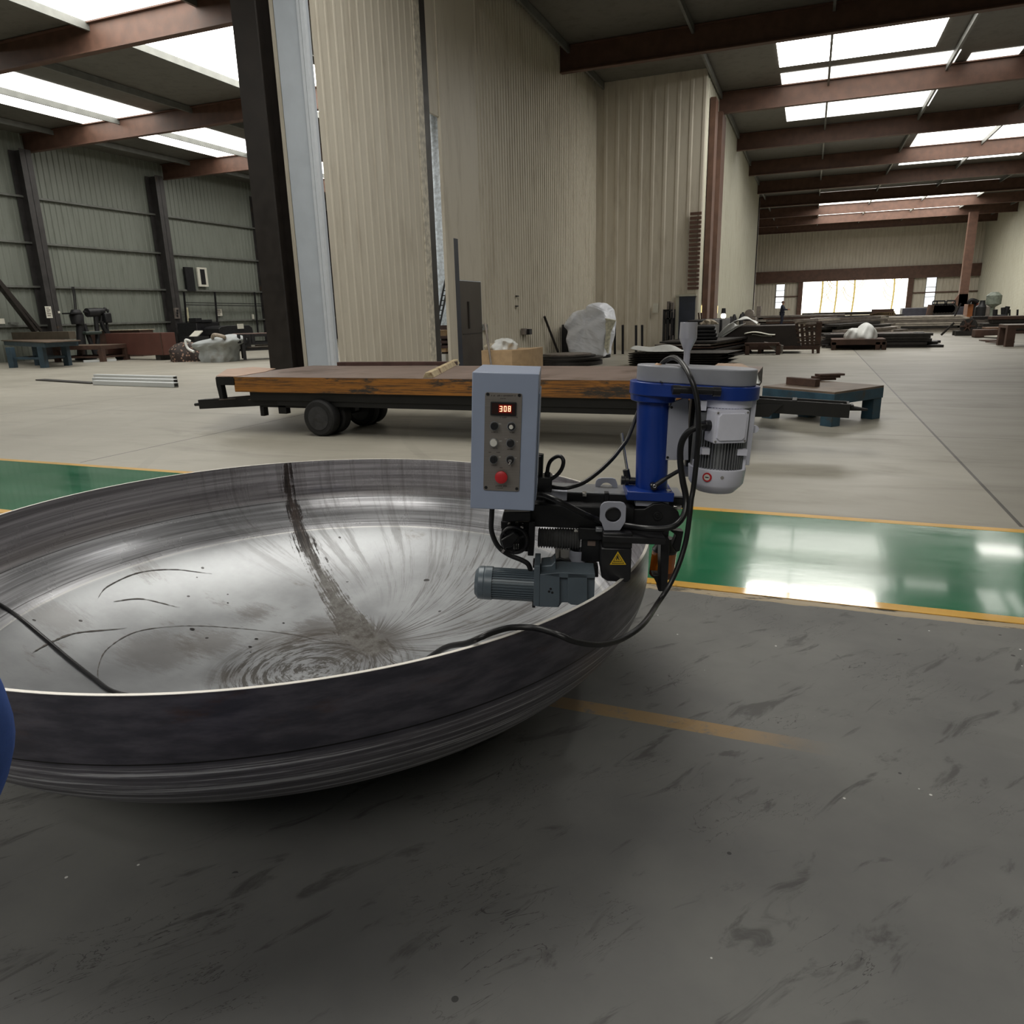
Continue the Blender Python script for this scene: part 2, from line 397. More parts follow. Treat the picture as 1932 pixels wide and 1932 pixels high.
# end wall with the big door opening and two window strips
mb = MB()
def endp(x0, x1, z0, z1): ribbed(mb, 'x', YE, x0, x1, z0, z1, .34, .03, -1)
D0, D1, DH = -1.0, 9.8, 4.25
S0, S1 = PY(1464, 560, YE).x, PY(1479, 560, YE).x
S2, S3 = PY(1745, 560, YE).x, PY(1763, 560, YE).x
sz = PY(1470, 537, YE).z
endp(XL, S0, 0, ROOF); endp(S0, S1, 0, 1.3); endp(S0, S1, sz, ROOF); endp(S1, D0, 0, ROOF); endp(D0, D1, DH, ROOF)
endp(D1, S2, 0, ROOF); endp(S2, S3, 0, 1.1); endp(S2, S3, 5.2, ROOF); endp(S3, XR, 0, ROOF)
mb.build('wall_far', MW_CREAM, kind='structure', sharp=20)
M_WINB = emis('bright_window_sheet', (.95, .98, 1.0), 1.6)
for nm, a, b, z0, z1 in (('window_1', S0, S1, 1.3, sz), ('window_2', S2, S3, 1.1, 5.2)):
    mb = MB(); mb.box(a, b, YE+.02, YE+.04, z0, z1); o = mb.build(nm, M_WINB, kind='structure')
    m2 = MB(); m2.box(a-.06, a, YE-.08, YE+.02, z0, z1); m2.box(b, b+.06, YE-.08, YE+.02, z0, z1)
    for q in range(1, 4): zz = z0+(z1-z0)*q/4; m2.box(a, b, YE-.04, YE+.02, zz-.03, zz+.03)
    m2.build('window_frame', M_GIRT, o)
mb = MB(); mb.box(S0-3, XR, YE-.5, YE-.2, DH-.1, DH+1.2); mb.build('trim_4', M_BROWN, kind='structure')
mb = MB(); mb.box(D0-.5, D0, YE-.4, YE-.1, 0, DH); mb.box(D1, D1+.55, YE-.4, YE-.1, 0, DH); mb.build('trim_5', M_BROWN, kind='structure')
for i, z in enumerate((2.6,)):
    mb = MB(); mb.box(-4.0, D0-.5, YE-.2, YE-.05, z-.06, z+.06); mb.box(D1+.6, XR, YE-.2, YE-.05, z-.06, z+.06); mb.build('wall_far_girt', M_BROWN, kind='structure')
# outside the door: yard and bare trees
mb = MB(); mb.face(mb.vs([(-40, YE+.5, -.02), (60, YE+.5, -.02), (60, 180, -.02), (-40, 180, -.02)])); mb.build('ground_outside', mat('sunny_yard', (225, 215, 185), .8), kind='structure', normals=False)

# partition block in the middle
WX, WY0, WY1 = -8.3, 12.0, 30.5
def yat(px): return PX(px, 600, WX).y
ya, yb = yat(808), yat(818)      # light post
yc, yd = yat(846), yat(860)      # second post
ye, yf = yat(868), yat(908)      # grey door
mb = MB(); ribbed(mb, 'y', WX, WY0+.05, ya, 0, ROOF, .27, .012, 1); mb.build('wall_partition', MW_CREAM, kind='structure', sharp=15)
mb = MB(); ribbed(mb, 'y', WX, yf+.05, WY1, 0, ROOF, .2, .03, 1); ribbed(mb, 'x', WY1, WX, -4.1, 0, ROOF, .45, .02, -1); mb.build('wall_partition.001', MW_CREAM, kind='structure', sharp=15)
zt = 4.6
MB().box(WX-.06, WX, yd, yf+.05, PX(888, 531, WX).z+.02, ROOF).build('wall_partition.002', MW_CREAM, kind='structure')
MB().box(WX-.06, WX, yb+.25, yc, 6, ROOF).build('wall_partition.003', MW_CREAM, kind='structure')
MB().box(WX-.05, WX+.03, ya, yb, 0, ROOF).build('trim_6', mat('cream_post', (206, 200, 186), .5), kind='structure')
MB().box(WX-.05, WX+.02, yb, yb+.28, 0, ROOF).build('trim_7', M_DKSTEEL, kind='structure')
MB().box(WX-.05, WX+.03, yc, yd, 0, ROOF).build('trim_8', MW_CREAM, kind='structure')
MB().box(WX-.05, WX+.03, yd, ye, 0, 3.4).build('trim_9', M_DOORBLUE, kind='structure')
dz = PX(888, 531, WX).z
d = MB().box(WX-.04, WX+.02, ye, yf, 0.02, dz).build('door_1', M_DOORGREY, kind='structure')
h0 = PX(882, 569, WX); h1 = PX(882, 620, WX)
MB().box(WX+.02, WX+.05, h0.y-.03, h0.y+.03, h1.z, h0.z).build('door_handle', M_BLKCOL, d)
MB().box(WX+.02, WX+.03, ye+.1, yf-.06, PX(885, 629, WX).z-.02, PX(885, 629, WX).z).build('door_rail', M_BLKCOL, d)
q = PX(912, 622, WX); MB().box(WX, WX+.1, q.y-.07, q.y+.09, q.z-.02, q.z+.14).build('door_latch', mat('zinc_latch', (190, 190, 186), .3, .6), d)
# end face of the block
MB().box(-8.92, WX, WY0-.12, WY0+.02, 0, 9.0).build('wall_partition.004', MW_WHITE, kind='structure', bevel=.01)
mb = MB(); mb.box(-8.42, -8.36, WY0-.16, WY0-.12, 0, 9); mb.box(-8.34, -8.27, WY0-.18, WY0-.1, 0, 9); mb.build('trim_10', mat('white_trim', (214, 220, 228), .35, 0, .03), kind='structure')
mb = MB(); mb.box(-9.02, -8.94, WY0-.1, WY0, 0, 9); mb.build('trim_11', MW_CREAM, kind='structure')
mb = MB(); mb.box(-9.6, -9.1, 11.62, 11.66, 0, ROOF-.8); mb.box(-9.6, -9.1, 12.1, 12.14, 0, ROOF-.8); mb.box(-9.36, -9.33, 11.66, 12.1, 0, ROOF-.8)
mb.build('trim_12', M_BLKCOL, kind='structure')
# second partition behind the gap, seen pale through it
mb = MB(); ribbed(mb, 'x', 29.0, -17.5, -12.2, 0, ROOF, .6, .03, -1); mb.build('wall_inner', mat('pale_blue_sheet', (196, 206, 216), .4), kind='structure')
# wall going on towards the far end, dark corner column, slatted shutter
mb = MB(); ribbed(mb, 'y', -4.1, WY1, 60, 0, ROOF, .5, .03, 1); ribbed(mb, 'x', 60, -8, -4.1, 0, ROOF, .5, .03, 1); mb.build('wall_middle', MW_PALE, kind='structure', sharp=20)
mb = MB()
for z in [2.3+.16*i for i in range(18)]: mb.box(-4.55, -4.12, WY1-.12, WY1-.06, z, z+.1)
mb.build('trim_13', M_BROWN, kind='structure')
for nm, y0, y1 in (('trim_14', 31.2, 32.0), ('trim_15', 33.5, 34.8)): MB().box(-4.07, -3.86, y0, y1, 0, ROOF-.8).build(nm, M_BROWN, kind='structure')
MB().box(-4.2, -4.0, 59.9, 60.2, 0, ROOF-.8).build('trim_16', M_BLKCOL, kind='structure')
# blue door on the end of the block
a, b = PY(1281, 600, WY1).x, PY(1311, 600, WY1).x; zt = PY(1296, 559, WY1).z
d = MB().box(a, b, WY1-.1, WY1-.03, .02, zt).build('door_2', M_DOORBLUE, kind='structure')
MB().box(a-.12, a, WY1-.14, WY1-.03, .0, zt+.05).build('door_frame', MW_PALE, d)
MB().box(a-.14, b+.05, WY1-.16, WY1-.03, zt, zt+.07).build('door_frame', MW_PALE, d)
MB().box(b-.14, b-.07, WY1-.15, WY1-.1, 1.0, 1.06).build('door_knob', M_GIRT, d)
# far right brown column
q = PY(1814, 580, 80)
mb = MB(); mb.box(q.x-.35, q.x+.35, 79.7, 80.3, 0, ROOF-.8); mb.hexa([(q.x-1.7, 79.7, 0), (q.x+.6, 79.7, 0), (q.x+.6, 80.3, 0), (q.x-1.7, 80.3, 0)], [(q.x-.35, 79.7, 2.2), (q.x+.35, 79.7, 2.2), (q.x+.35, 80.3, 2.2), (q.x-.35, 80.3, 2.2)])
mb.build('trim_17', M_BROWN, kind='structure')
# ================================================================ the dished tank head
RD = 1.5; DT = (-.0087, -.0072)
_n = Vector((-DT[0], -DT[1], 1)).normalized(); _ex = Vector((1, 0, DT[0])).normalized(); _ey = _n.cross(_ex)
DC = Vector((-1.347*RD, 1.689*RD, EYE-.583*RD))
NEXP, SFL, DEP = 2.25, .075, .472
def ddz(r): return SFL+(DEP-SFL)*max(0, 1-min(1, r)**NEXP)**(1/NEXP)
def dpt(r, th, dz=None, off=0.0):
    dz = ddz(r) if dz is None else dz
    return DC+(_ex*math.cos(th)+_ey*math.sin(th))*r*RD-_n*dz*RD+_n*off
def dish_hit(px, py, lift=0.0):
    r = ray(px, py).normalized(); prev = None; t = .8
    while t < 8:
        p = O3+r*t; q = p-DC; h = -q.dot(_n); rad = (q+_n*h).length/RD
        if rad < 1:
            g = h-ddz(rad)*RD+lift
            if prev is not None and prev < 0 <= g: return p
            prev = g
            if g >= 0 and h > 0 and prev is None: return p
        elif prev is not None and h > 0: return p-r*.01
        elif h > 0 and t > 1.9: return p
        t += .01
    return None
def inner_mat():
    n = NT('ground_steel_inside'); X, Y, Z = n.xyz('Object')
    r = n.math('SQRT', n.math('ADD', n.math('POWER', X, 2.0), n.math('POWER', Y, 2.0)))
    ang = n.math('ARCTAN2', Y, X)
    zone1 = n.ramp(Z, .30, .325); zone2 = n.ramp(Z, .475, .50)
    ca, sa_ = n.math('DIVIDE', X, n.math('MAXIMUM', r, .01)), n.math('DIVIDE', Y, n.math('MAXIMUM', r, .01))
    rings = n.noise(n.comb(n.math('MULTIPLY', ca, .8), n.math('MULTIPLY', sa_, .8), n.math('MULTIPLY', Z, 46)), 1.0, 7, .7)
    cloud = n.noise(n.comb(X, Y, Z), 1.9, 7, .6)
    base = n.mix(n.ramp(cloud, .3, .72), lin3(136, 138, 141), lin3(166, 169, 172))
    mid = n.mix(n.ramp(rings, .35, .65), lin3(138, 138, 142), lin3(206, 207, 212))
    top = n.mix(n.ramp(rings, .35, .68), lin3(126, 122, 126), lin3(196, 192, 196))
    col = n.mix(zone1, base, mid); col = n.mix(zone2, col, top)
    # machined line between the bands
    for z0, w0, dark in ((.318, .006, lin3(200, 200, 198)), (.486, .004, lin3(30, 28, 28)), (.345, .003, lin3(52, 50, 50))):
        zz = n.math('ADD', Z, n.math('MULTIPLY', n.noise(n.comb(ca, sa_, 0.0), 3, 3), .006))
        l = n.math('LESS_THAN', n.math('ABSOLUTE', n.math('SUBTRACT', zz, z0)), w0/2)
        col = n.mix(n.math('MULTIPLY', l, .7), col, dark)
    dirtc = lin3(58, 50, 43)
    s = dish_hit(700, 1212)-Vector((DC.x, DC.y, 0))
    dx, dy = n.math('SUBTRACT', X, s.x), n.math('SUBTRACT', Y, s.y)
    sr = n.math('SQRT', n.math('ADD', n.math('POWER', dx, 2.0), n.math('POWER', dy, 2.0))); sa = n.math('ARCTAN2', dy, dx)
    # brush streaks fanning out from the low point towards the machine side
    sa2 = n.math('ADD', sa, n.math('MULTIPLY', sr, -.35))
    st = n.noise(n.comb(n.math('MULTIPLY', n.math('COSINE', sa2), 20), n.math('MULTIPLY', n.math('SINE', sa2), 20), n.math('MULTIPLY', sr, 1.6)), 1.0, 10, .78)
    side = n.math('MULTIPLY', n.ramp(dx, -.12, .12), n.ramp(sr, 1.75, .5))
    side = n.math('MAXIMUM', side, n.math('MULTIPLY', n.ramp(dy, .25, .6), .35))
    near = n.ramp(sr, .62, .0)
    m = n.math('MULTIPLY', n.ramp(st, .49, .60), n.math('MULTIPLY', side, .85))
    m = n.math('MAXIMUM', m, n.math('MULTIPLY', n.ramp(n.math('ADD', n.math('MULTIPLY', near, .45), n.math('MULTIPLY', st, .6)), .56, .72), .8))
    col = n.mix(m, col, dirtc)
    # circular swirls round the bottom
    sw = n.noise(n.comb(n.math('MULTIPLY', ca, 1.6), n.math('MULTIPLY', sa_, 1.6), n.math('MULTIPLY', r, 42)), 1.0, 8, .75)
    b0 = n.math('MULTIPLY', n.ramp(r, .52, .36), n.ramp(sw, .45, .56))
    col = n.mix(n.math('MULTIPLY', b0, .85), col, lin3(62, 57, 50))
    # smeared arcs and blotches
    def L_(px, py): return dish_hit(px, py)-Vector((DC.x, DC.y, 0))
    nz = n.math('MULTIPLY', n.math('SUBTRACT', n.noise(n.comb(n.math('MULTIPLY', X, 1.0), n.math('MULTIPLY', Y, 3.0), 0.0), 11, 8, .8), .5), .42)
    for px, py, rx, am in ((277, 1078, .06, .6), (480, 1158, .10, .5), (300, 1230, .20, .35), (395, 1215, .16, .45), (110, 1170, .14, .3), (430, 1280, .10, .35), (600, 1190, .16, .5), (520, 1210, .14, .3)):
        c = L_(px, py); d = n.math('SQRT', n.math('ADD', n.math('POWER', n.math('SUBTRACT', X, c.x), 2.0), n.math('POWER', n.math('SUBTRACT', Y, c.y), 2.0)))
        col = n.mix(n.math('MULTIPLY', n.ramp(n.math('ADD', n.math('SUBTRACT', rx, d), nz), -.03, .09), am), col, lin3(88, 80, 73))
    bl = n.noise(n.comb(n.math('MULTIPLY', X, 1.0), n.math('MULTIPLY', Y, 2.0), 0.0), 2.6, 9, .72)
    col = n.mix(n.math('MULTIPLY', n.ramp(bl, .58, .72), n.math('MULTIPLY', n.math('SUBTRACT', 1.0, zone1), .7)), col, lin3(100, 94, 86))
    v = n.t.nodes.new('ShaderNodeTexVoronoi'); v.inputs['Scale'].default_value = 9; n.put(v.inputs['Vector'], n.comb(X, Y, 0.0))
    col = n.mix(n.math('MULTIPLY', n.math('MULTIPLY', n.math('LESS_THAN', v.outputs['Distance'], .075), n.math('GREATER_THAN', n.noise(scale=1.7, detail=1), .52)), n.math('SUBTRACT', .9, zone1)), col, lin3(34, 30, 28))
    # the long splash running down from the rim
    path = [(541, 878, .03), (545, 925, .035), (556, 975, .045), (578, 1030, .05), (606, 1085, .045), (632, 1130, .06), (655, 1165, .085), (672, 1198, .10), (712, 1222, .07)]
    P = [((dish_hit(a, b)-Vector((DC.x, DC.y, 0))), w_) for a, b, w_ in path]
    wob = n.math('MULTIPLY', n.math('SUBTRACT', n.noise(scale=13, detail=8, rough=.78), .5), .14)
    pe = (P[7][0]-P[0][0]); pl_ = math.hypot(pe.x, pe.y); ux, uy = pe.x/pl_, pe.y/pl_
    perp = n.math('SUBTRACT', n.math('MULTIPLY', X, uy), n.math('MULTIPLY', Y, ux)); alo = n.math('ADD', n.math('ADD', n.math('MULTIPLY', X, ux), n.math('MULTIPLY', Y, uy)), n.math('MULTIPLY', Z, -.8))
    strk = n.noise(n.comb(n.math('MULTIPLY', perp, 75), n.math('MULTIPLY', alo, 3.0), 0.0), 1.0, 6, .7)
    tot = None
    for (a, wa), (b, wb) in zip(P, P[1:]):
        bx, by, bz = b.x-a.x, b.y-a.y, b.z-a.z; L2 = bx*bx+by*by+bz*bz
        ax_, ay_, az_ = n.math('SUBTRACT', X, a.x), n.math('SUBTRACT', Y, a.y), n.math('SUBTRACT', Z, a.z)
        h = n.math('DIVIDE', n.math('ADD', n.math('ADD', n.math('MULTIPLY', ax_, bx), n.math('MULTIPLY', ay_, by)), n.math('MULTIPLY', az_, bz)), L2, clamp=True)
        e = [n.math('POWER', n.math('SUBTRACT', q, n.math('MULTIPLY', h, w_)), 2.0) for q, w_ in ((ax_, bx), (ay_, by), (az_, bz))]
        d = n.math('SQRT', n.math('ADD', n.math('ADD', e[0], e[1]), e[2]))
        wd = n.math('ADD', wa, n.math('MULTIPLY', h, wb-wa))
        f = n.math('SUBTRACT', n.math('ADD', wd, n.math('ADD', wob, n.math('MULTIPLY', n.math('SUBTRACT', strk, .5), .24))), d)
        f = n.ramp(f, -.006, .02); tot = f if tot is None else n.math('MAXIMUM', tot, f)
    dc = n.mix(n.math('MULTIPLY', n.ramp(strk, .42, .6), n.ramp(Z, .0, .3)), n.mix(n.ramp(Z, .16, .34), n.mix(n.ramp(n.noise(scale=7, detail=9, rough=.8), .4, .62), lin3(112, 110, 107), lin3(70, 65, 60)), lin3(66, 52, 45)), lin3(26, 20, 18))
    col = n.mix(n.math('MULTIPLY', tot, .94), col, dc)
    rg = n.math('SUBTRACT', n.lin(cloud, .3, .7, .30, .42), n.math('MULTIPLY', zone1, .10))
    rg = n.math('ADD', rg, n.math('MULTIPLY', tot, .25)); rg = n.math('ADD', rg, n.math('MULTIPLY', m, .15))
    n.bump(rings, .06, .004)
    return n.set(col, rg, .42)
def outer_mat():
    n = NT('dark_scaled_steel_outside'); X, Y, Z = n.xyz('Object'); ang = n.math('ARCTAN2', Y, X)
    rr = n.math('SQRT', n.math('ADD', n.math('POWER', X, 2.0), n.math('POWER', Y, 2.0))); ca, sa_ = n.math('DIVIDE', X, rr), n.math('DIVIDE', Y, rr)
    s1 = n.noise(n.comb(n.math('MULTIPLY', ca, 1.2), n.math('MULTIPLY', sa_, 1.2), n.math('MULTIPLY', Z, 60)), 1.0, 8, .76)
    s2 = n.noise(n.comb(n.math('MULTIPLY', ang, 9), n.math('MULTIPLY', Z, 22), 0.0), 1.0, 5, .6)
    c = n.mix(n.ramp(s2, .35, .7), lin3(62, 61, 70), lin3(92, 89, 98))
    low = n.ramp(Z, .53, .50)
    c = n.mix(n.math('MULTIPLY', low, .6), c, lin3(128, 125, 132))  # lower tone and real streaks lightened in colour for light from the right
    c = n.mix(n.math('MULTIPLY', n.ramp(s1, .50, .60), n.math('MULTIPLY', low, .9)), c, lin3(224, 224, 228))
    c = n.mix(n.math('MULTIPLY', n.ramp(s1, .47, .36), n.math('MULTIPLY', low, .7)), c, lin3(34, 33, 38))
    rust = n.math('MULTIPLY', n.ramp(n.noise(n.comb(n.math('MULTIPLY', ang, 6), n.math('MULTIPLY', Z, 10), 0.0), 1.0, 6, .7), .55, .7), n.ramp(Z, .55, .68))
    c = n.mix(n.math('MULTIPLY', rust, .45), c, lin3(84, 58, 46))
    l = n.math('LESS_THAN', n.math('ABSOLUTE', n.math('SUBTRACT', Z, .535)), .0025)
    c = n.mix(l, c, lin3(18, 18, 20))
    n.bump(s1, .12, .004)
    return n.set(c, n.lin(s1, .3, .7, .44, .30), .35)
dish = thing('tank_head', (DC.x, DC.y, 0), 'large round dished steel tank head lying open side up in the foreground', 'tank head')
TH = .011; SEG = 192
inner = [(1.0, 0.0)]+[(1.0, SFL*k/3) for k in (1, 2, 3)]+[(math.sin(a), None) for a in [PI/2*(1-k/44) for k in range(1, 45)]]
prof_i = [(r, (ddz(r) if d is None else d)) for r, d in inner]
mb = MB(); prev = None
for r, d in prof_i[:-1]:
    R = mb.vs([tuple(dpt(r, k*2*PI/SEG, d)) for k in range(SEG)])
    if prev:
        for k in range(SEG): mb.face([prev[k], R[k], R[(k+1) % SEG], prev[(k+1) % SEG]])
    prev = R
c = mb.vs([tuple(dpt(0, 0, DEP))])[0]
for k in range(SEG): mb.face([prev[k], c, prev[(k+1) % SEG]])
mb.build('inner_face', inner_mat(), dish, normals=False, sharp=80, label='ground grey inside with a dark dirt splash')
mb = MB(); prev = None; s = 1+TH/RD
for r, d in prof_i[:-1]:
    R = mb.vs([tuple(dpt(r*s, k*2*PI/SEG, (d+TH/RD*(1-r) if d > SFL else d))) for k in range(SEG)])
    if prev:
        for k in range(SEG): mb.face([prev[k], prev[(k+1) % SEG], R[(k+1) % SEG], R[k]])
    prev = R
c = mb.vs([tuple(dpt(0, 0, DEP+TH/RD))])[0]
for k in range(SEG): mb.face([prev[k], prev[(k+1) % SEG], c])
mb.build('outer_shell', outer_mat(), dish, normals=False, sharp=80, label='dark scaled outside with long horizontal streaks')
mb = MB()
A = mb.vs([tuple(dpt(1.0, k*2*PI/SEG, 0.0)) for k in range(SEG)]); B = mb.vs([tuple(dpt(s, k*2*PI/SEG, 0.0)) for k in range(SEG)])
A2 = mb.vs([tuple(dpt(1.0, k*2*PI/SEG, -.001)) for k in range(SEG)]); B2 = mb.vs([tuple(dpt(s, k*2*PI/SEG, -.001)) for k in range(SEG)])
for k in range(SEG):
    j = (k+1) % SEG; mb.face([A2[k], A2[j], B2[j], B2[k]]); mb.face([A[k], A[j], A2[j], A2[k]]); mb.face([B[k], B2[k], B2[j], B[j]])
mb.build('cut_rim', mat('bright_cut_edge', (240, 236, 228), .35, .3, .02, 3, rv=.0), dish, sharp=60, label='bright freshly cut rim edge')

def dish_at(x, y, lift=.012):
    q = Vector((x-DC.x, y-DC.y, 0)); r = q.length/RD
    return Vector((x, y, DC.z-ddz(r)*RD+DT[0]*q.x+DT[1]*q.y+lift))
m_scr = mat('dark_scratch', (70, 64, 58), .6, 0, .2, 30)
rs = random.Random(5)
for pts, wd in (([(188, 1296), (186, 1262), (205, 1225), (262, 1193), (350, 1182), (440, 1186), (540, 1196), (610, 1210), (690, 1220)], .0035),
                ([(62, 1234), (100, 1212), (150, 1196), (240, 1186)], .006), ([(186, 1131), (205, 1108), (262, 1084), (330, 1076), (400, 1083)], .0035), ([(214, 1136), (270, 1131), (340, 1148)], .005)):
    P = smooth_path([dish_hit(*q) for q in pts], 12); mb = MB(); prev = None; n_ = len(P)
    for k_, p in enumerate(P):
        d = (P[min(k_+1, n_-1)]-P[max(k_-1, 0)]); d.z = 0; d.normalize(); w_ = wd*math.sin(PI*(k_+.3)/n_)**.5*rs.uniform(.25, 1.0)
        a, b = p+Vector((-d.y, d.x, 0))*w_, p-Vector((-d.y, d.x, 0))*w_
        cur = mb.vs([tuple(dish_at(a.x, a.y, .0012)), tuple(dish_at(b.x, b.y, .0012))])
        if prev: mb.face([prev[0], prev[1], cur[1], cur[0]])
        prev = cur
    mb.build('scratch_mark', m_scr, dish, normals=False, label='long thin dark scuff curving across the inside')
m_oil = mat('oil_drop', (30, 27, 26), .3)
for px, py, rr_ in ((363, 1189, .014), (484, 1207, .010), (472, 1221, .010), (535, 1176, .007), (473, 1231, .005), (587, 1037, .006), (641, 1015, .009), (805, 1096, .018), (812, 1088, .012), (430, 1139, .006)):
    c = dish_hit(px, py); mb = MB(); P = []
    for k_ in range(14): t = k_*2*PI/14; P.append(tuple(dish_at(c.x+rr_*math.cos(t)*rs.uniform(.9, 1.1), c.y+rr_*.7*math.sin(t), .0015)))
    V_ = mb.vs(P); mb.face(V_); mb.build('oil_spot', m_oil, dish, normals=False)
# ================================================================ the bevelling machine
_a = math.radians(18.163); TIL = math.radians(3.1)
uh = Vector((math.cos(_a), math.sin(_a), 0)); vh = Vector((-math.sin(_a), math.cos(_a), 0)); wh = Vector((0, 0, 1))
MU = uh*math.cos(TIL)-wh*math.sin(TIL); MW = wh*math.cos(TIL)+uh*math.sin(TIL)
MO = uh*.33+vh*2.6+wh*.73
MU, MV, MWx = MU, vh, MW
def mT(p): return MO+MU*p[0]+MV*(p[1]-2.6)+MWx*p[2]
def K(px, py, v=2.55):
    q = plane(px, py, mT((0, v, 0)), MV)-MO; return (q.dot(MU), v, q.dot(MWx))
def KB(px0, px1, py0, py1, v0, v1=None):   # box from photo edges on the front plane v0, reaching back to v1
    a, b = K(px0, (py0+py1)/2, v0), K(px1, (py0+py1)/2, v0); c, d = K((px0+px1)/2, py1, v0), K((px0+px1)/2, py0, v0)
    return (a[0], b[0], v0, v1, c[2], d[2])
def MM(): return MB(mT)
def frontpoly(mb, pts, v0, v1):
    P = [K(a, b, v0) for a, b in pts]
    return mb.hexa([(p[0], v1, p[2]) for p in P][::1], [(p[0], v0, p[2]) for p in P])
def disc(mb, px, py, v0, rpx, h, seg=28, r2=None):   # disc facing the viewer side (-v), h thick
    c = K(px, py, v0); r = rpx/FOC*v0/1.0*.985
    mb.lathe(c, (0, -1, 0), [(0, r), (h, r if r2 is None else r*r2)], seg); return c, r
m_box = mat('light_grey_enclosure', (150, 161, 184), .38, 0, .03, 6, rv=.01)
m_plate = NT('brushed_panel'); _X, _Y, _Z = m_plate.xyz('Object')
m_plate = m_plate.set(m_plate.mix(m_plate.noise(m_plate.comb(_X, m_plate.math('MULTIPLY', _Z, 60), _Y), 8, 4), lin3(126, 120, 116), lin3(152, 146, 140)), .36, .55)
m_blk = mat('black_plastic', (26, 26, 29), .35, 0, .1, 10, rv=.01)
m_blk2 = mat('black_oxide_steel', (36, 36, 38), .42, .35, .25, 12, bump=.1)
m_rub = mat('black_cable_rubber', (22, 22, 24), .38, 0, .1, 20)
m_blue = mat('blue_enamel', (22, 56, 138), .3, 0, .07, 6, rv=.01)
m_mot = mat('silver_cast_paint', (228, 229, 242), .34, .0, .05, 9, bump=.06, rv=.01)
m_cov = mat('grey_hammer_paint', (150, 152, 160), .42, .1, .06, 9, bump=.1, rv=.01)
m_fin = mat('aluminium_fins', (150, 152, 156), .35, .6, .08, 14, rv=.01)
m_gm = mat('slate_grey_paint', (88, 99, 107), .34, .1, .06, 10, rv=.01)
m_ltp = mat('light_grey_plate', (172, 174, 186), .4, .1, .05, 8, rv=.01)
m_crm = mat('polished_steel', (210, 208, 204), .16, .95, .04, 10)
m_cup = mat('turned_aluminium', (190, 190, 200), .30, .35, .0, 14, rv=.01)
m_wht = mat('white_button', (215, 213, 205), .4, 0, .03, 10)
m_red = mat('red_button', (190, 40, 46), .4, 0, .05, 10)
m_orange = NT('amber_bowl').set(lin3(220, 120, 22), .15, 0.0, Transmission_Weight=.35, Coat_Weight=.4)
m_orange2 = mat('brown_oil', (110, 64, 34), .25, 0, .15, 10)
m_rubber2 = mat('grey_bellows', (104, 104, 104), .45, 0, .12, 14)
m_seg = emis('red_display_digits', (1.0, .34, .2), 3.2)
m_glow = emis('red_display_glow', (1.0, .02, .0), .10)
m_ylw = mat('warning_yellow', (218, 180, 40), .45, 0, .05, 8)
m_ink = mat('panel_ink', (62, 52, 50), .5, 0, .05, 8)
m_inkw = mat('panel_ink_white', (205, 205, 200), .5, 0, .03, 8)

mach = thing('bevelling_machine', tuple(MO), 'bevelling machine with blue column, silver motor and grey control box clamped on the rim', 'machine')
# ---- control box
v0 = 2.10
x0, x1, _, _, z0, z1 = KB(889.0, 1012.5, 703.5, 962, v0, 0)
mb = MM(); mb.box(x0, x1, v0, v0+.30, z0, z1)
cbox = mb.build('control_box', m_box, mach, bevel=.003)
mb = MM(); mb.box(x1, x1+.004, v0+.05, v0+.28, z0+.02, z1-.06); mb.build('side_cover', m_box, cbox, bevel=.001)
px0, px1, _, _, pz0, pz1 = KB(913.7, 982.5, 741, 926, v0, 0)
vf = v0-.003
mb = MM(); P = rrect(px0, px1, pz0, pz1, .006); mb.hexa([(a, v0, b) for a, b in P], [(a, vf, b) for a, b in P])
mb.build('control_panel', m_plate, cbox, bevel=.0006, label='brushed metal panel with black corner screws')
for a, b in ((920.4, 743.5), (980, 745.8), (916.8, 919.6), (975, 922.0)):
    mb = MM(); disc(mb, a, b, vf, 3.1, .002, 16); mb.build('screw', m_blk, cbox)
mb = MM(); X0, X1, _, _, Z0, Z1 = KB(925.6, 974.3, 758, 784, vf, 0)
P = rrect(X0, X1, Z0, Z1, .003); mb.hexa([(a, vf, b) for a, b in P], [(a, vf-.006, b) for a, b in P])
mb.build('display_bezel', m_blk, cbox, bevel=.001)
mb = MM(); mb.box(X0+.004, X1-.004, vf-.0072, vf-.006, Z0+.004, Z1-.004); mb.build('display_window', mat('dark_red_window', (40, 8, 8), .15, 0, .05), cbox, label='dark red display window')
def seven(segs, cx, cz, wd, ht, v):
    t = wd*.26; mb = MM()
    S = {'a': (cx-wd/2, cx+wd/2, cz+ht/2-t, cz+ht/2), 'd': (cx-wd/2, cx+wd/2, cz-ht/2, cz-ht/2+t), 'g': (cx-wd/2, cx+wd/2, cz-t/2, cz+t/2),
         'b': (cx+wd/2-t, cx+wd/2, cz, cz+ht/2), 'c': (cx+wd/2-t, cx+wd/2, cz-ht/2, cz), 'f': (cx-wd/2, cx-wd/2+t, cz, cz+ht/2), 'e': (cx-wd/2, cx-wd/2+t, cz-ht/2, cz)}
    for q in segs: a, b, c_, d = S[q]; mb.box(a, b, v-.0006, v, c_, d)
    return mb
for dg, px in (('abcdg', 945.3), ('abcdef', 953.2), ('abcdefg', 961.0)):
    c = K(px, 771.3, vf-.0073); seven(dg, c[0], c[2], .0078, .0160, vf-.0073).build('display_digit', m_seg, cbox)
mb = MM(); c = K(953, 771.3, vf-.0072); mb.box(c[0]-.019, c[0]+.019, vf-.00725, vf-.0071, c[2]-.0115, c[2]+.0115); mb.build('display_glow', m_glow, cbox)
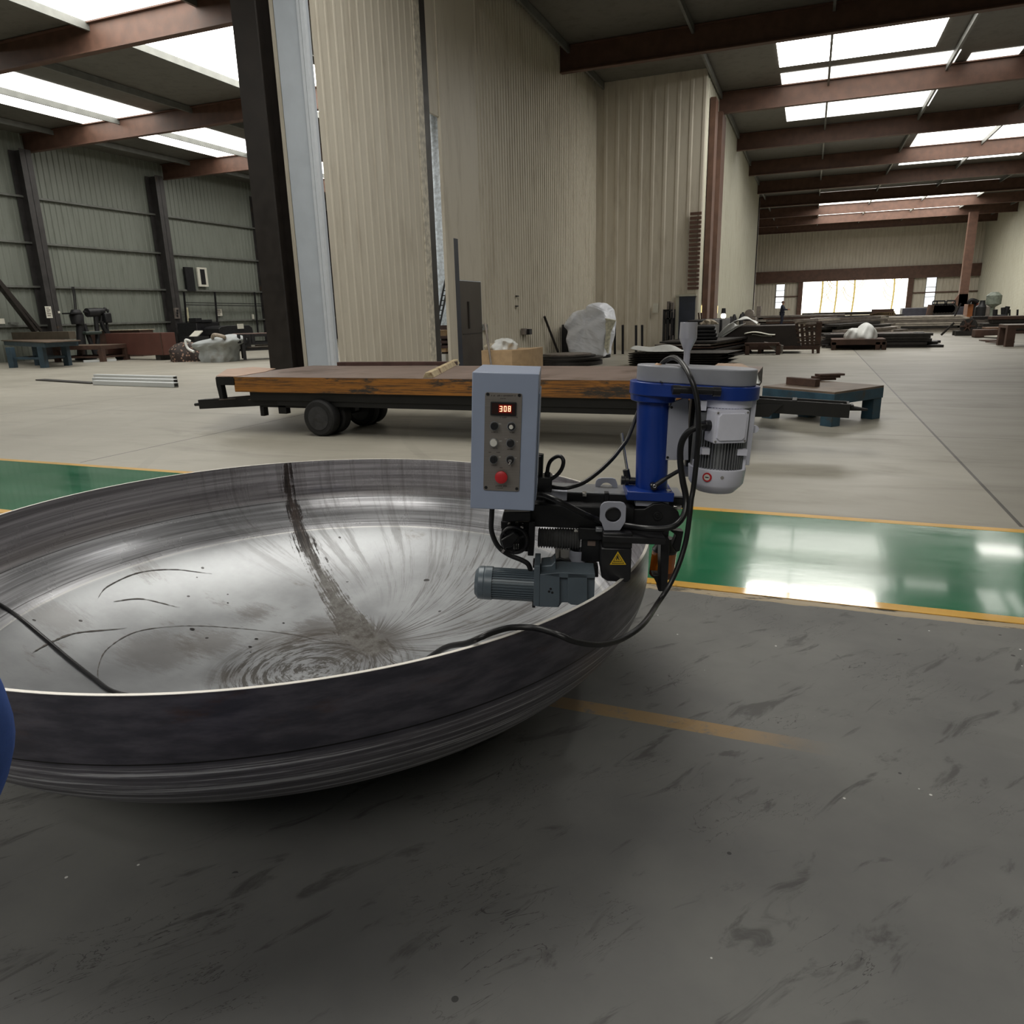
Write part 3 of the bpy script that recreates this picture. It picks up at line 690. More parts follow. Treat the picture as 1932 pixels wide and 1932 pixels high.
def knob(px, py, kind, ang=0):
    mb = MM(); c, r = disc(mb, px, py, vf, 8.8, .003, 32); mb.build('knob_ring', m_fin, cbox)
    mb = MM(); disc(mb, px, py, vf-.003, 7.6, .012, 32, .9)
    nm = {'sel': 'selector_knob', 'wb': 'white_push_button', 'pot': 'speed_knob', 'bb': 'black_push_button', 'key': 'key_switch'}[kind]
    if kind == 'wb': return mb.build('push_button', m_wht, cbox, bevel=.001, label='white push button')
    if kind == 'pot':
        mb.mi = 1; disc(mb, px-.4, py+1.2, vf-.014, 4.3, .008, 24, .92); return mb.build('speed_knob', [m_blk, m_wht], cbox, bevel=.0006, label='black knob with white cap')
    if kind == 'bb': return mb.build('push_button', m_blk, cbox, bevel=.001, label='black push button')
    if kind == 'sel':
        mb.mi = 1; d = Vector((math.cos(ang), 0, math.sin(ang)))*r*.75
        cc = Vector((c[0], vf-.0152, c[2])); mb.bar(tuple(cc-d*.1), tuple(cc+d), .0022, .0012, (0, 1, 0))
        mb.mi = 0; mb.bar(tuple(cc-d*.9+Vector((0, .001, 0))), tuple(cc+d+Vector((0, .001, 0))), .006, .006, (0, 1, 0))
        return mb.build(nm, [m_blk, m_wht], cbox)
    mb.build('key_switch', m_blk, cbox)
    mb = MM(); mb.ring((c[0], vf-.018, c[2]-.001), (0, 1, .3), .0042, .0012, 20, 8); mb.bar((c[0], vf-.012, c[2]), (c[0], vf-.018, c[2]), .002, .007)
    k0 = K(px-.5, py+8, vf-.016); k1 = K(px+1, py+19, vf-.014)
    mb.ring((c[0]-.001, vf-.017, c[2]-.0085), (1, .4, 0), .0045, .0006, 18, 6)
    mb.bar(k0, k1, .003, .001); mb.build('key', m_crm, cbox, label='shiny key hanging from the switch')
knob(932.8, 803.5, 'sel', math.radians(128)); knob(965, 804.3, 'pot'); knob(931.8, 835, 'wb'); knob(963.3, 836, 'bb'); knob(931.5, 866.4, 'sel', math.radians(91)); knob(962.8, 867, 'key')
mb = MM(); disc(mb, 945.9, 900, vf, 7, .012, 28); mb.build('emergency_stop_stem', m_blk, cbox)
mb = MM(); c = K(945.9, 900, vf-.012); mb.lathe(c, (0, -1, 0), [(0, .0175), (.003, .0188), (.009, .018), (.0115, .013), (.0122, .004)], 40); mb.build('emergency_stop_button', m_red, cbox, label='large red mushroom button')
def marks(x0, x1, y, h, n_, mi):   # tiny unreadable lettering
    mb = MM()
    for i in range(n_):
        if random.random() < .12: continue
        a = K(x0+(x1-x0)*i/n_, y, vf); s_ = (x1-x0)/n_/FOC*2.1*.62
        mb.mi = mi; mb.box(a[0], a[0]+s_, vf-.0004, vf, a[2]-h/2*random.uniform(.5, 1), a[2]+h/2*random.uniform(.5, 1))
    mb.build('caption', [m_ink, m_inkw], cbox)
for r_ in [(927, 973, 746.5, .005, 24, 0), (944, 955, 752, .0025, 6, 0), (942, 956, 788, .0035, 8, 0), (974, 978, 788, .002, 3, 0), (927, 940, 815.5, .003, 8, 0), (959, 971, 816.5, .003, 7, 0),
          (926, 939, 846, .002, 7, 0), (957, 970, 848, .003, 7, 0), (925, 938, 878, .0022, 7, 0), (922, 927, 853.5, .003, 4, 0), (937, 944, 853.5, .003, 5, 0), (943, 949, 882.5, .003, 4, 0),
          (935, 957, 917, .004, 9, 0), (935, 951, 921, .0028, 12, 0), (941, 946, 799.5, .003, 4, 1), (942, 947, 832, .003, 4, 1), (973, 979, 833, .003, 4, 1), (953, 957, 828, .003, 3, 1), (941, 945, 862, .003, 3, 1), (971, 975, 864, .003, 3, 1)]: marks(*r_)
# bracket carrying the box
mb = MM(); mb.box(*KB(893, 1006, 958, 1010, v0+.30, v0+.36)[:2], v0+.26, v0+.42, z0+.02, z0+.12); mb.build('box_bracket', m_blk2, mach, bevel=.002)

# ---- arm and clamp body
def kbox(a, b, c, d, v0, v1, name, m, parent=mach, bevel=.002, label=None):
    mb = MM(); mb.box(*KB(a, b, c, d, v0, v1)); return mb.build(name, m, parent, bevel=bevel, label=label)
rail = kbox(1004, 1290, 934, 953, 2.54, 2.66, 'upper_rail', m_blk2)
kbox(1004, 1290, 930.5, 933.5, 2.535, 2.67, 'rail_cover', m_fin, rail, .001, 'thin light metal strip on top of the rail')
kbox(1008, 1133, 953.5, 957, 2.50, 2.6, 'rail_strip', m_fin, rail, .001)
kbox(1028, 1070, 926.5, 944, 2.49, 2.54, 'end_plate', m_ltp, rail, .002, 'light grey end plate')
for a in (1061, 1099): kbox(a, a+8, 930, 937, 2.52, 2.54, 'rail_clip', m_crm, rail, .001)
body = kbox(1000, 1196, 955, 998, 2.46, 2.66, 'clamp_body', m_blk2, bevel=.004)
mb = MM(); frontpoly(mb, [(1180, 999), (1180, 961), (1216, 960), (1232, 951), (1250, 949), (1268, 955), (1280, 966), (1284, 980), (1275, 996), (1250, 1002)], 2.48, 2.66)
mb.build('side_plate', m_blk2, body, bevel=.003)
mb = MM(); disc(mb, 1240.5, 973, 2.48, 9, .006); disc(mb, 1240.5, 973, 2.474, 4.5, .004, 6); mb.build('pivot_bolt', m_blk2, body, bevel=.001)
kbox(1270, 1286, 955, 962, 2.5, 2.52, 'guide_rod', m_crm, body)
# left end: hood and handwheel
mb = MM(); frontpoly(mb, [(947, 984), (950, 966), (1001, 966), (1001, 983)], 2.40, 2.58); frontpoly(mb, [(945, 983), (1001, 986), (1001, 1000), (945, 998)], 2.46, 2.58)
mb.build('gearbox_hood', m_blk2, mach, bevel=.003)
kbox(946, 1000, 986, 1040, 2.47, 2.58, 'gear_housing', m_blk2)
mb = MM(); c = K(970.5, 1019, 2.42); mb.ring(c, (.15, 1, 0), .0455, .007, 40, 10)
for k in range(3):
    t = k*2*PI/3+.5; mb.bar(c, (c[0]+.044*math.cos(t), c[1], c[2]+.044*math.sin(t)), .012, .007)
mb.cyl((c[0], c[1]+.05, c[2]), (c[0], c[1]-.012, c[2]), .017)
hw = mb.build('handwheel', m_blk, mach, label='black handwheel at the free end of the arm')
mb = MM(); frontpoly(mb, [(945, 1020), (970, 1004), (980, 1012), (966, 1032), (950, 1036)], 2.39, 2.405); mb.build('wheel_handle', m_blk, hw, bevel=.003)
for i in range(3): mb = MM(); a = K(970+i*4, 1030, 2.40); mb.box(a[0]-.0016, a[0]+.0016, 2.398, 2.402, a[2]-.011, a[2]+.008); mb.build('wheel_slot', m_crm, hw)
for a, b in ((961, 988), (975, 987.5), (986, 989.5), (985, 994)): mb = MM(); c = K(a, b, 2.455); mb.lathe(c, (0, -1, 0), [(0, .006), (.006, .006)], 12); mb.build('hood_screw', m_crm, hw)
kbox(996.5, 1008, 985, 1049, 2.42, 2.56, 'end_bracket', m_blk2)
# bellows
mb = MM(); a = K(1015, 1014, 2.49); b = K(1094, 1015, 2.49); L = b[0]-a[0]; pr = []
for i in range(17):
    t = L*i/16; R = .038 if i < 7 else .041; pr += [(t, R-.008), (t+L/32, R)]
pr = pr[:-1]
mb.lathe(a, (1, 0, 0), pr, 28); mb.build('bellows', m_rubber2, mach, label='pleated dark grey bellows round the slide')
kbox(1046, 1096, 989.5, 993, 2.49, 2.6, 'bellows_cover', m_rubber2)
for py in (1002, 1015): kbox(1083, 1091, py-2.5, py+2.5, 2.47, 2.48, 'bellows_bolt', m_crm, bevel=.001)
slide = kbox(1092, 1137, 997, 1019, 2.44, 2.62, 'slide_block', m_blk2, bevel=.003)
kbox(1124, 1137, 996, 1004, 2.42, 2.44, 'slide_latch', m_fin, slide)
kbox(1097, 1136, 1016, 1060, 2.46, 2.62, 'slide_housing', m_blk, slide, .003)
kbox(1108.6, 1123.5, 1020, 1030, 2.456, 2.46, 'slide_label', mat('brownish_label', (120, 104, 96), .5), slide, .0005, 'small brownish label')
# grey roller pot and its seat
mb = MM(); c = K(1090, 1067, 2.46); rr = .031
mb.lathe((c[0], c[1]+.03, c[2]), (0, 0, 1), [(0, rr), (.050, rr), (.050, rr-.004), (.012, rr-.004)], 32); mb.build('roller_pot', m_ltp, mach, bevel=.001, label='short light grey open cylinder')
mb = MM(); frontpoly(mb, [(1047, 1084), (1047, 1056), (1056, 1052), (1076, 1058), (1082, 1066), (1129, 1069), (1129, 1090)], 2.46, 2.6); mb.build('roller_bracket', m_blk2, mach, bevel=.004)
# front cover with warning triangle
cov = MM(); frontpoly(cov, [(1137.5, 1006), (1193.5, 1006), (1192.5, 1036), (1137, 1034)], 2.375, 2.52); frontpoly(cov, [(1133.5, 1034), (1192, 1036), (1190, 1093), (1184, 1099), (1146, 1097), (1135, 1090), (1132.5, 1076)], 2.365, 2.52)
cover = cov.build('front_cover', m_blk, mach, bevel=.004, label='black front cover with a yellow warning triangle')
mb = MM(); P = [(1165.8, 1040.5), (1181.5, 1065.5), (1150.5, 1065.5)]
frontpoly(mb, P, 2.363, 2.365); mb.mi = 1; frontpoly(mb, [(1165.8, 1045), (1177.8, 1063.5), (1154.2, 1063.5)], 2.3622, 2.363); mb.mi = 0
frontpoly(mb, [(1165.8, 1047), (1176, 1062.3), (1155.8, 1062.3)], 2.3616, 2.3622); mb.mi = 1
frontpoly(mb, [(1162, 1056), (1164.5, 1049), (1166.5, 1049), (1167, 1052), (1169, 1056), (1167.5, 1057), (1165.5, 1053), (1163.5, 1057)], 2.361, 2.3616)
for i in range(7): frontpoly(mb, [(1158+i*2.2, 1060.6), (1159.6+i*2.2, 1060.6), (1159.3+i*2.2, 1058), (1158.3+i*2.2, 1058)], 2.361, 2.3616)
mb.build('warning_sign', [m_ylw, m_blk], cover, label='yellow triangular warning sign')
# table plate over the rim, outside bracket, oil bowl
mb = MM(); mb.box(*KB(1137, 1256, 1014, 1026, 2.36, 2.64)); mb.build('table_plate', m_blk2, mach, bevel=.002)
kbox(1137, 1262, 998, 1014, 2.46, 2.64, 'saddle_block', m_blk2)
mb = MM(); frontpoly(mb, [(1247, 1018), (1264, 1018), (1259, 1117), (1246, 1116)], 2.42, 2.50)
mb.build('outside_bracket', m_blk2, mach, bevel=.003)
mb = MM(); frontpoly(mb, [(1230.5, 1085), (1247, 1085), (1247, 1117), (1242, 1115), (1241, 1105)], 2.47, 2.52); mb.build('outside_jaw', m_blk2, mach, bevel=.003)
mb = MM(); c0 = K(1247, 1087, 2.62); ax = Vector((0.05, 0, 1)); r0 = .0455
mb.lathe(c0, ax, [(0, r0*.9), (.006, r0), (.026, r0*1.01)], 36); mb.mi = 1; mb.lathe(Vector(c0)+ax*.026, ax, [(0, r0*1.01), (.074, r0)], 36)
mb.build('oil_bowl', [m_orange2, m_orange], mach, label='amber oil bowl with brown oil in its bottom')
mb = MM(); mb.lathe(Vector(c0)+ax*.098, ax, [(0, r0), (.008, r0*1.02), (.03, r0*.7), (.055, r0*.6)], 30); mb.cyl((c0[0]+.02, 2.66, c0[2]+.08), (c0[0]+.055, 2.66, c0[2]+.10), .012)
mb.build('oil_bowl_cap', m_blk, mach)
mb = MM(); frontpoly(mb, [(1262, 1000), (1290, 1003), (1283, 1040), (1276, 1042), (1268, 1030), (1276, 1010)], 2.52, 2.56); mb.build('hose_guide', m_blk2, mach, bevel=.003)
# lifting plates
def lifter(out, hole, v, t, name, openb=False, label=None):
    P = [K(a, b, v) for a, b in out]; c = K(hole[0], hole[1], v); r = hole[2]/FOC*v; mb = MM(); N = 28
    ring = [(c[0]+r*math.cos(k*2*PI/N-PI/2), c[2]+r*math.sin(k*2*PI/N-PI/2)) for k in range(N)]
    outl = smooth_outline([(p[0], p[2]) for p in P], N, c)
    for z_, vv in ((0, v), (1, v+t)): pass
    F = mb.vs([(a, v, b) for a, b in ring]); FO = mb.vs([(a, v, b) for a, b in outl]); Bk = mb.vs([(a, v+t, b) for a, b in ring]); BO = mb.vs([(a, v+t, b) for a, b in outl])
    for k in range(N):
        j = (k+1) % N
        mb.face([F[k], F[j], FO[j], FO[k]]); mb.face([Bk[k], BO[k], BO[j], Bk[j]]); mb.face([F[k], Bk[k], Bk[j], F[j]]); mb.face([FO[k], FO[j], BO[j], BO[k]])
    return mb.build(name, m_ltp, mach, bevel=.0008, label=label)
def smooth_outline(P, N, c):      # where rays from the hole centre meet the outline
    out = []
    for k in range(N):
        a = k*2*PI/N-PI/2; dx, dy = math.cos(a), math.sin(a); best = 9
        for (x1_, y1_), (x2_, y2_) in zip(P, P[1:]+P[:1]):
            ex, ey = x2_-x1_, y2_-y1_; den = dx*ey-dy*ex
            if abs(den) < 1e-12: continue
            t = ((x1_-c[0])*ey-(y1_-c[2])*ex)/den; s_ = ((x1_-c[0])*dy-(y1_-c[2])*dx)/den
            if t > 0 and -1e-6 <= s_ <= 1+1e-6: best = min(best, t)
        out.append((c[0]+dx*best, c[2]+dy*best))
    return out
lifter([(1137, 1001), (1173, 1001), (1174, 992), (1180, 986), (1181.5, 955), (1177, 949), (1171, 947.5), (1143, 947), (1136, 950), (1132.5, 957), (1131.5, 982), (1137, 989)], (1157, 971.5, 15.5), 2.40, .01, 'lifting_eye_plate', label='light grey plate with a round dark hole at the front')
mb = MM(); disc(mb, 1157, 971.5, 2.44, 17, .02); mb.build('round_boss', m_blk, mach)
lifter([(1122.5, 937), (1164.5, 937), (1165, 912), (1161, 904), (1155, 902), (1132, 902), (1126, 904), (1123.5, 911)], (1143.7, 923, 12.8), 2.63, .01, 'lifting_eye_plate', label='grey plate with a round hole standing behind the rail')
kbox(1140, 1149, 930, 948, 2.53, 2.56, 'lifting_link', m_blk2)
# capacitor can and junction box beside the control box
mb = MM(); c = K(1013, 901, 2.50); mb.lathe((c[0], c[1], c[2]), (0, 0, 1), [(0, .021), (.084, .021)], 28); mb.build('capacitor_can', m_blk, mach)
mb = MM(); c = K(1013, 860, 2.50); mb.ring((c[0], c[1], c[2]+.002), (0, 0, 1), .0205, .0025, 28, 8); mb.build('can_rim', m_ltp, mach, label='light rim of the black can')
kbox(1008, 1041.5, 901, 929, 2.46, 2.54, 'junction_box', m_blk, bevel=.003)
mb = MM(); c = K(1012, 934.5, 2.45)
for i in range(5): mb.cyl((c[0]+i*.006, c[1], c[2]), (c[0]+i*.006+.004, c[1], c[2]), .0155-(i % 2)*.002)
mb.build('hose_coupling', m_blk, mach)

# ---- column, belt housing
fb = kbox(1183, 1272, 929, 946, 2.47, 2.64, 'column_foot', m_blue, bevel=.003, label='blue square foot flange')
kbox(1199, 1262, 946, 956, 2.49, 2.62, 'column_shim', m_ltp)
cb = K(1228.5, 930, 2.56); ct = K(1233, 742, 2.56); rc = .0560
mb = MM(); mb.lathe(cb, Vector(ct)-Vector(cb), [(0, rc), ((Vector(ct)-Vector(cb)).length, rc)], 48); col = mb.build('column', m_blue, mach, label='glossy blue round column')
mb = MM(); mb.lathe(Vector(ct)-Vector((0, 0, .028)), (0, 0, 1), [(0, .062), (.004, .076), (.03, .080)], 48); mb.build('column_collar', m_blue, col, bevel=.002)
for px in (1192, 1262):
    mb = MM(); c = K(px, 929, 2.49); mb.lathe((c[0], c[1]+.01, c[2]), (0, 0, 1), [(0, .009), (.006, .009)], 6); mb.build('flange_bolt', m_crm, fb)
c1 = K(1240, 731, 2.56); c2 = K(1368, 735, 2.52)
def housing(h0, h1, r1, r2, name, m, bev, off=0):
    mb = MM(); P = hull2((c1[0], c1[1]), r1, (c2[0], c2[1]+.0001), r2)
    z = c1[2]
    mb.hexa([(a, b, z+h0) for a, b in P], [(a, b, z+h1) for a, b in P]); return mb.build(name, m, mach, bevel=bev)
bp = housing(-.022, .022, .094, .112, 'blue_housing_plate', m_blue, .003)
bc = housing(.022, .077, .073, .098, 'belt_cover', m_cov, .004)
for a, b in ((1249, 722), (1379, 727)):
    mb = MM(); c = K(a, b, 2.45); mb.cyl((c[0], 2.50, c[2]), (c[0], 2.45, c[2]), .0025, seg=10); mb.build('cover_screw', m_blk, bc)
# handle bar on the front of the plate
mb = MM(); a = K(1283, 735, 2.40); b = K(1345, 738, 2.40); mb.tube([a, b], .0125, 16, 1)
for px in (1276, 1352): c = K(px, 735.5+(px-1276)*.045, 2.40); mb.lathe((c[0]-.012, c[1], c[2]), (1, 0, 0), [(0, .0155), (.024, .0155)], 20); mb.box(c[0]-.008, c[0]+.008, 2.40, 2.46, c[2]-.008, c[2]+.008)
mb.build('grip_bar', m_blk, mach, label='black round grip bar across the blue plate')
# cup shaped chip hopper on top
mb = MM(); base = K(1294.5, 692, 2.58); topc = K(1300, 608, 2.58); ax = Vector(topc)-Vector(base); L = ax.length
s_ = 2.58/FOC*.985
mb.lathe(base, ax, [(0, 5.6*s_), (L*.36, 6.0*s_), (L*.40, 7.6*s_), (L*.62, 15.4*s_), (L*.66, 16.1*s_), (L*.80, 15.8*s_), (L*.995, 15.5*s_), (L, 15.2*s_), (L, 13.9*s_), (L*.7, 13.6*s_)], 44, capped=False)
mb.build('funnel_cup', m_cup, mach, label='silver cup tapering into a thin neck on top of the cover')
mb = MM(); c = K(1241, 690, 2.55); mb.lathe((c[0], c[1], c[2]-.01), (.2, 0, 1), [(0, .011), (.012, .013), (.018, .009)], 16); mb.build('cork_plug', mat('tan_plug', (190, 152, 120), .5), mach, label='small tan plug on the cover')
# plate and post between column and motor
mb = MM(); frontpoly(mb, [(1256, 868), (1262, 772), (1268, 760), (1299, 748), (1299, 868)], 2.52, 2.535); sp_ = mb.build('shield_plate', m_ltp, mach, bevel=.001, label='light grey plate beside the column')
for a, b in ((1267, 768.5), (1259.5, 863)):
    mb = MM(); disc(mb, a, b, 2.52, 2.6, .002, 14); mb.build('plate_screw', m_blk, sp_)
kbox(1300, 1311, 745, 881, 2.55, 2.58, 'motor_post', m_blk2)
kbox(1296, 1312, 745, 900, 2.60, 2.61, 'motor_mount', m_fin)
# ---- the big motor
mv = 2.52
mt = K(1366, 752, mv); mbt = K(1360, 940, mv); mr = .0925
mb = MM(); z0_, z1_ = mbt[2], mt[2]
def mz(py): return K(1362, py, mv-mr)[2]
mb.lathe((mt[0], mv, 0), (0, 0, 1), [(mz(772), mr*.95), (mz(770), mr), (mz(750), mr), (mz(744), mr*1.08), (mz(738), mr*1.08)], 56)
motor = mb.build('drive_motor', m_mot, mach, label='silver drive motor hanging under the blue plate')
mb = MM()
mb.lathe((mt[0], mv, 0), (0, 0, 1), [(mz(893), mr*.82), (mz(768), mr*.82)], 56)
NF = 56
for k in range(NF):
    t = k*2*PI/NF; d = (math.cos(t), math.sin(t)); n_ = (-d[1]*.0018, d[0]*.0018)
    a0, a1 = mr*.80, mr*.985
    P = [(mt[0]+d[0]*a0+n_[0], mv+d[1]*a0+n_[1]), (mt[0]+d[0]*a1+n_[0], mv+d[1]*a1+n_[1]), (mt[0]+d[0]*a1-n_[0], mv+d[1]*a1-n_[1]), (mt[0]+d[0]*a0-n_[0], mv+d[1]*a0-n_[1])]
    mb.hexa([(p[0], p[1], mz(891)) for p in P], [(p[0], p[1], mz(769)) for p in P])
mb.build('cooling_fins', m_fin, motor)
mb = MM(); mb.lathe((mt[0], mv, 0), (0, 0, 1), [(mz(937), mr*.62), (mz(936), mr*.70), (mz(923), mr*.93), (mz(918), mr*1.0), (mz(889), mr*1.05), (mz(888), mr*1.02)], 56); mb.build('fan_cover', m_mot, motor, bevel=.001)
# terminal box, turned a little to the right
ta = math.radians(14); tc = K(1381, 806, mv-mr-.035); tw = .071*2.3/2.4; 
def tT(p):
    x, y, z = p; return mT((tc[0]+x*math.cos(ta)-y*math.sin(ta), tc[1]+x*math.sin(ta)+y*math.cos(ta), tc[2]+z+ x*.02))
hw_, hh_ = .0585, .0535
mb = MB(tT); P = rrect(-hw_, hw_, -hh_, hh_, .006); mb.hexa([(a, .07, b) for a, b in P], [(a, .012, b) for a, b in P]); tb = mb.build('terminal_box', m_mot, motor, bevel=.001, label='square terminal box with four corner screws')
mb = MB(tT); mb.hexa([(a, .012, b) for a, b in P], [(a, .004, b) for a, b in P]); L_ = [(-hw_+.008, -hh_+.018), (-hw_+.018, -hh_+.008), (hw_-.018, -hh_+.008), (hw_-.008, -hh_+.018), (hw_-.008, hh_-.018), (hw_-.018, hh_-.008), (-hw_+.018, hh_-.008), (-hw_+.008, hh_-.018)]
mb.hexa([(a, .004, b) for a, b in L_], [(a*.96, -.003, b*.96) for a, b in L_]); mb.build('terminal_lid', m_mot, motor, bevel=.0015)
for a, b in ((-1, -1), (-1, 1), (1, -1), (1, 1)):
    mb = MB(tT); mb.lathe((a*(hw_-.007), .004, b*(hh_-.007)), (0, -1, 0), [(0, .0036), (.003, .0032)], 12); mb.build('lid_screw', m_crm, motor)
mb = MB(tT); mb.lathe((-hw_, .04, .0), (-1, 0, 0), [(0, .018), (.016, .018), (.018, .0145), (.036, .0145), (.036, .012), (.045, .012)], 24); mb.build('cable_gland', m_blk, motor)
for a, b, c, d, vv in ((1322, 1333.5, 756, 775, mv-mr*.75-.02), (1324.5, 1339.5, 846, 858, mv-mr*.78-.02), (1391, 1410, 848, 860, mv-mr*.55-.03), (1318, 1324, 846, 858, mv-mr*.7), (1308, 1318, 868, 884, mv-mr*.4)):
    mb = MM(); mb.box(*KB(a, b, c, d, vv, vv+.03)); mb.build('motor_lug', m_mot, motor, bevel=.001)
kbox(1398, 1407, 859, 889, mv-mr*.6, mv-mr*.3, 'motor_rib', m_mot, motor)
kbox(1410, 1421, 756, 878, mv-.03, mv+.04, 'motor_rib', m_mot, motor)
kbox(1322, 1338, 778, 796, mv-mr*.72, mv-mr*.4, 'nameplate', m_fin, motor, .0005, 'small metal nameplate')
mb = MM(); c = K(1424, 809.5, mv); mb.lathe((c[0], c[1]-.004, c[2]), (0, 1, 0), [(0, .013), (.008, .013)], 20); mb.box(c[0]-.02, c[0], c[1]-.004, c[1]+.004, c[2]-.013, c[2]+.013); mb.build('motor_lug', m_mot, motor)
# red ring sticker wrapped on the fan cover, bolt
mb = MM(); c = K(1334, 900.5, mv-mr*.92); nrm = Vector((c[0]-mt[0], c[1]-mv, 0)).normalized(); p_ = Vector((mt[0], mv, c[2]))+nrm*mr*1.06
mb.lathe(p_, nrm, [(-.004, .0155), (.001, .0155)], 28); mb.mi = 1; mb.lathe(p_, nrm, [(.001, .0105), (.0016, .0105)], 24); mb.mi = 2
e1 = Vector((-nrm.y, nrm.x, 0)); mb.bar(p_+nrm*.002-e1*.006, p_+nrm*.002+e1*.006, .0012, .003)
mb.build('round_sticker', [m_red, m_wht, m_blk], motor, label='round red and white sticker on the fan cover')
mb = MM(); c = K(1362.5, 901.5, mv-mr*1.04); mb.lathe((c[0], c[1]+.006, c[2]), (0, -1, 0), [(0, .0062), (.007, .0055)], 16); mb.build('cover_bolt', m_crm, motor)
# crank lever on the column, small clamp handle behind
mb = MM(); a = K(1233, 917.5, 2.48); b = K(1281, 888, 2.46); mb.lathe((a[0], a[1]+.02, a[2]), (0, -1, 0), [(0, .011), (.032, .011)], 24); mb.tube([(a[0], a[1]-.004, a[2]), ((a[0]+b[0])/2, a[1]-.006, (a[2]+b[2])/2), b], [.0085, .007, .0065], 12, 4)
lev = mb.build('crank_lever', m_blk, mach, label='black crank lever on the column')
mb = MM(); c = K(1229, 914, 2.455); mb.lathe(c, (0, -1, 0), [(0, .003), (.003, .003)], 12); c = K(1235, 917.5, 2.45); mb.ring(c, (0, 1, 0), .005, .0015, 16, 6); mb.build('lever_nut', m_crm, lev)
mb = MM(); mb.tube([K(1173, 817, 2.62), K(1178.5, 856, 2.6), K(1184.5, 893, 2.58)], .0052, 12, 4); rod = mb.build('clamp_handle', m_crm, mach, label='thin polished clamp rod left of the column')
mb = MM(); mb.cyl(K(1181, 886, 2.58), K(1185, 906, 2.58), .012); mb.lathe(K(1172, 906, 2.58), (1, 0, 0), [(0, .017), (.012, .017), (.014, .02), (.026, .02), (.028, .013), (.05, .013)], 14); mb.build('clamp_hub', m_blk, rod)
# ---- geared motor, axis nearly level
ga = K(897, 1098, 2.34); gb = K(1009, 1105, 2.34); gax = Vector(gb)-Vector(ga); GL = gax.length; rg_ = .0575
mb = MM(); mb.lathe(ga, gax, [(0, rg_*.72), (.004, rg_*.8), (.012, rg_*.97), (.03, rg_), (.032, rg_*.97), (.034, rg_), (GL*.29, rg_)], 48)
gm = mb.build('geared_motor', m_gm, mach, bevel=.001, label='slate grey geared feed motor hanging inside the rim')
mb = MM(); mb.lathe(Vector(ga)+gax*.28, gax, [(0, rg_*.86), (GL*.74, rg_*.86)], 48); g1 = gax.normalized(); e1 = Vector((0, 1, 0)); e2 = g1.cross(e1).normalized()
for k in range(36):
    t = k*2*PI/36; d = e1*math.cos(t)+e2*math.sin(t); tt = -e1*math.sin(t)+e2*math.cos(t); s0 = Vector(ga)+gax*.29; s1 = Vector(ga)+gax*.985
    mb.hexa([tuple(s0+d*rg_*.84-tt*.002), tuple(s1+d*rg_*.84-tt*.002), tuple(s1+d*rg_*.84+tt*.002), tuple(s0+d*rg_*.84+tt*.002)], [tuple(s0+d*rg_*.95-tt*.0014), tuple(s1+d*rg_*.95-tt*.0014), tuple(s1+d*rg_*.95+tt*.0014), tuple(s0+d*rg_*.95+tt*.0014)])
mb.build('motor_fins', m_gm, gm)
mb = MM(); frontpoly(mb, [(1008, 1067), (1019, 1067.5), (1018, 1145), (1006, 1143)], 2.28, 2.41); mb.build('motor_flange', m_gm, gm, bevel=.002)
mb = MM(); P = [(1019, 1084), (1060, 1080), (1123, 1084), (1121, 1128), (1114, 1145), (1077, 1141), (1071, 1137), (1060, 1137), (1054, 1146), (1018, 1145)]
frontpoly(mb, P, 2.295, 2.41); mb.build('gearbox', m_gm, gm, bevel=.002)
mb = MM(); P = [(1019, 1084), (1056, 1081), (1056, 1137), (1053, 1146), (1018, 1145)]; frontpoly(mb, P, 2.28, 2.295); frontpoly(mb, [(1071, 1082), (1108, 1084), (1108, 1143), (1078, 1141), (1071, 1137)], 2.28, 2.295); frontpoly(mb, [(1019, 1084), (1060, 1080), (1123, 1084), (1123, 1091), (1060, 1090)], 2.28, 2.295)
mb.build('gearbox_face', m_gm, gm, bevel=.0012)
mb = MM()
for a, b in ((1036, 1116), (1042, 1118), (1039, 1111)): disc(mb, a, b, 2.28, 2.6, .001, 12)
mb.build('gearbox_mark', m_blk, gm)
mb = MM(); frontpoly(mb, [(1020, 1068), (1040, 1066), (1048, 1058), (1050, 1082), (1020, 1084)], 2.33, 2.42); mb.build('gearbox_neck', m_gm, gm, bevel=.004)
kbox(1004, 1010, 1138, 1147, 2.3, 2.36, 'motor_foot', m_blk, gm); kbox(1005, 1017, 1064, 1072, 2.3, 2.36, 'motor_foot', m_blk, gm)

# ---- cables
def cable(name, pts, r, parent=mach, m=m_rub, **k):
    mb = MB(); P = []
    for q in pts: P.append(tuple(mT(K(*q))) if len(q) == 3 and q[2] > 1.2 and q[0] > 5 else tuple(q))
    mb.tube(P, r, 14, 8); return mb.build(name, m, parent, sharp=80, **k)
cable('motor_cable', [(1330, 803, 2.37), (1318, 805, 2.37), (1298, 816, 2.38), (1285.5, 837, 2.40), (1283.5, 868, 2.42), (1288, 906, 2.42), (1294, 937, 2.42), (1292.5, 966, 2.40), (1279, 987, 2.38), (1258, 996.5, 2.37), (1219, 997, 2.38), (1183, 992, 2.425), (1150, 987, 2.432), (1120, 978, 2.425), (1095, 967, 2.38), (1054, 946, 2.36), (1026, 935.5, 2.40), (1008, 934.5, 2.44)], .0108, label='thick black motor cable looping down to the arm')
cable('sensor_cable', [(1038, 918, 2.48), (1055, 920, 2.46), (1072, 920, 2.45), (1100, 911, 2.47), (1128.5, 891, 2.5), (1153, 868, 2.54), (1168, 850, 2.58), (1185, 826, 2.62), (1201, 785, 2.66), (1212, 755, 2.68)], .0075)
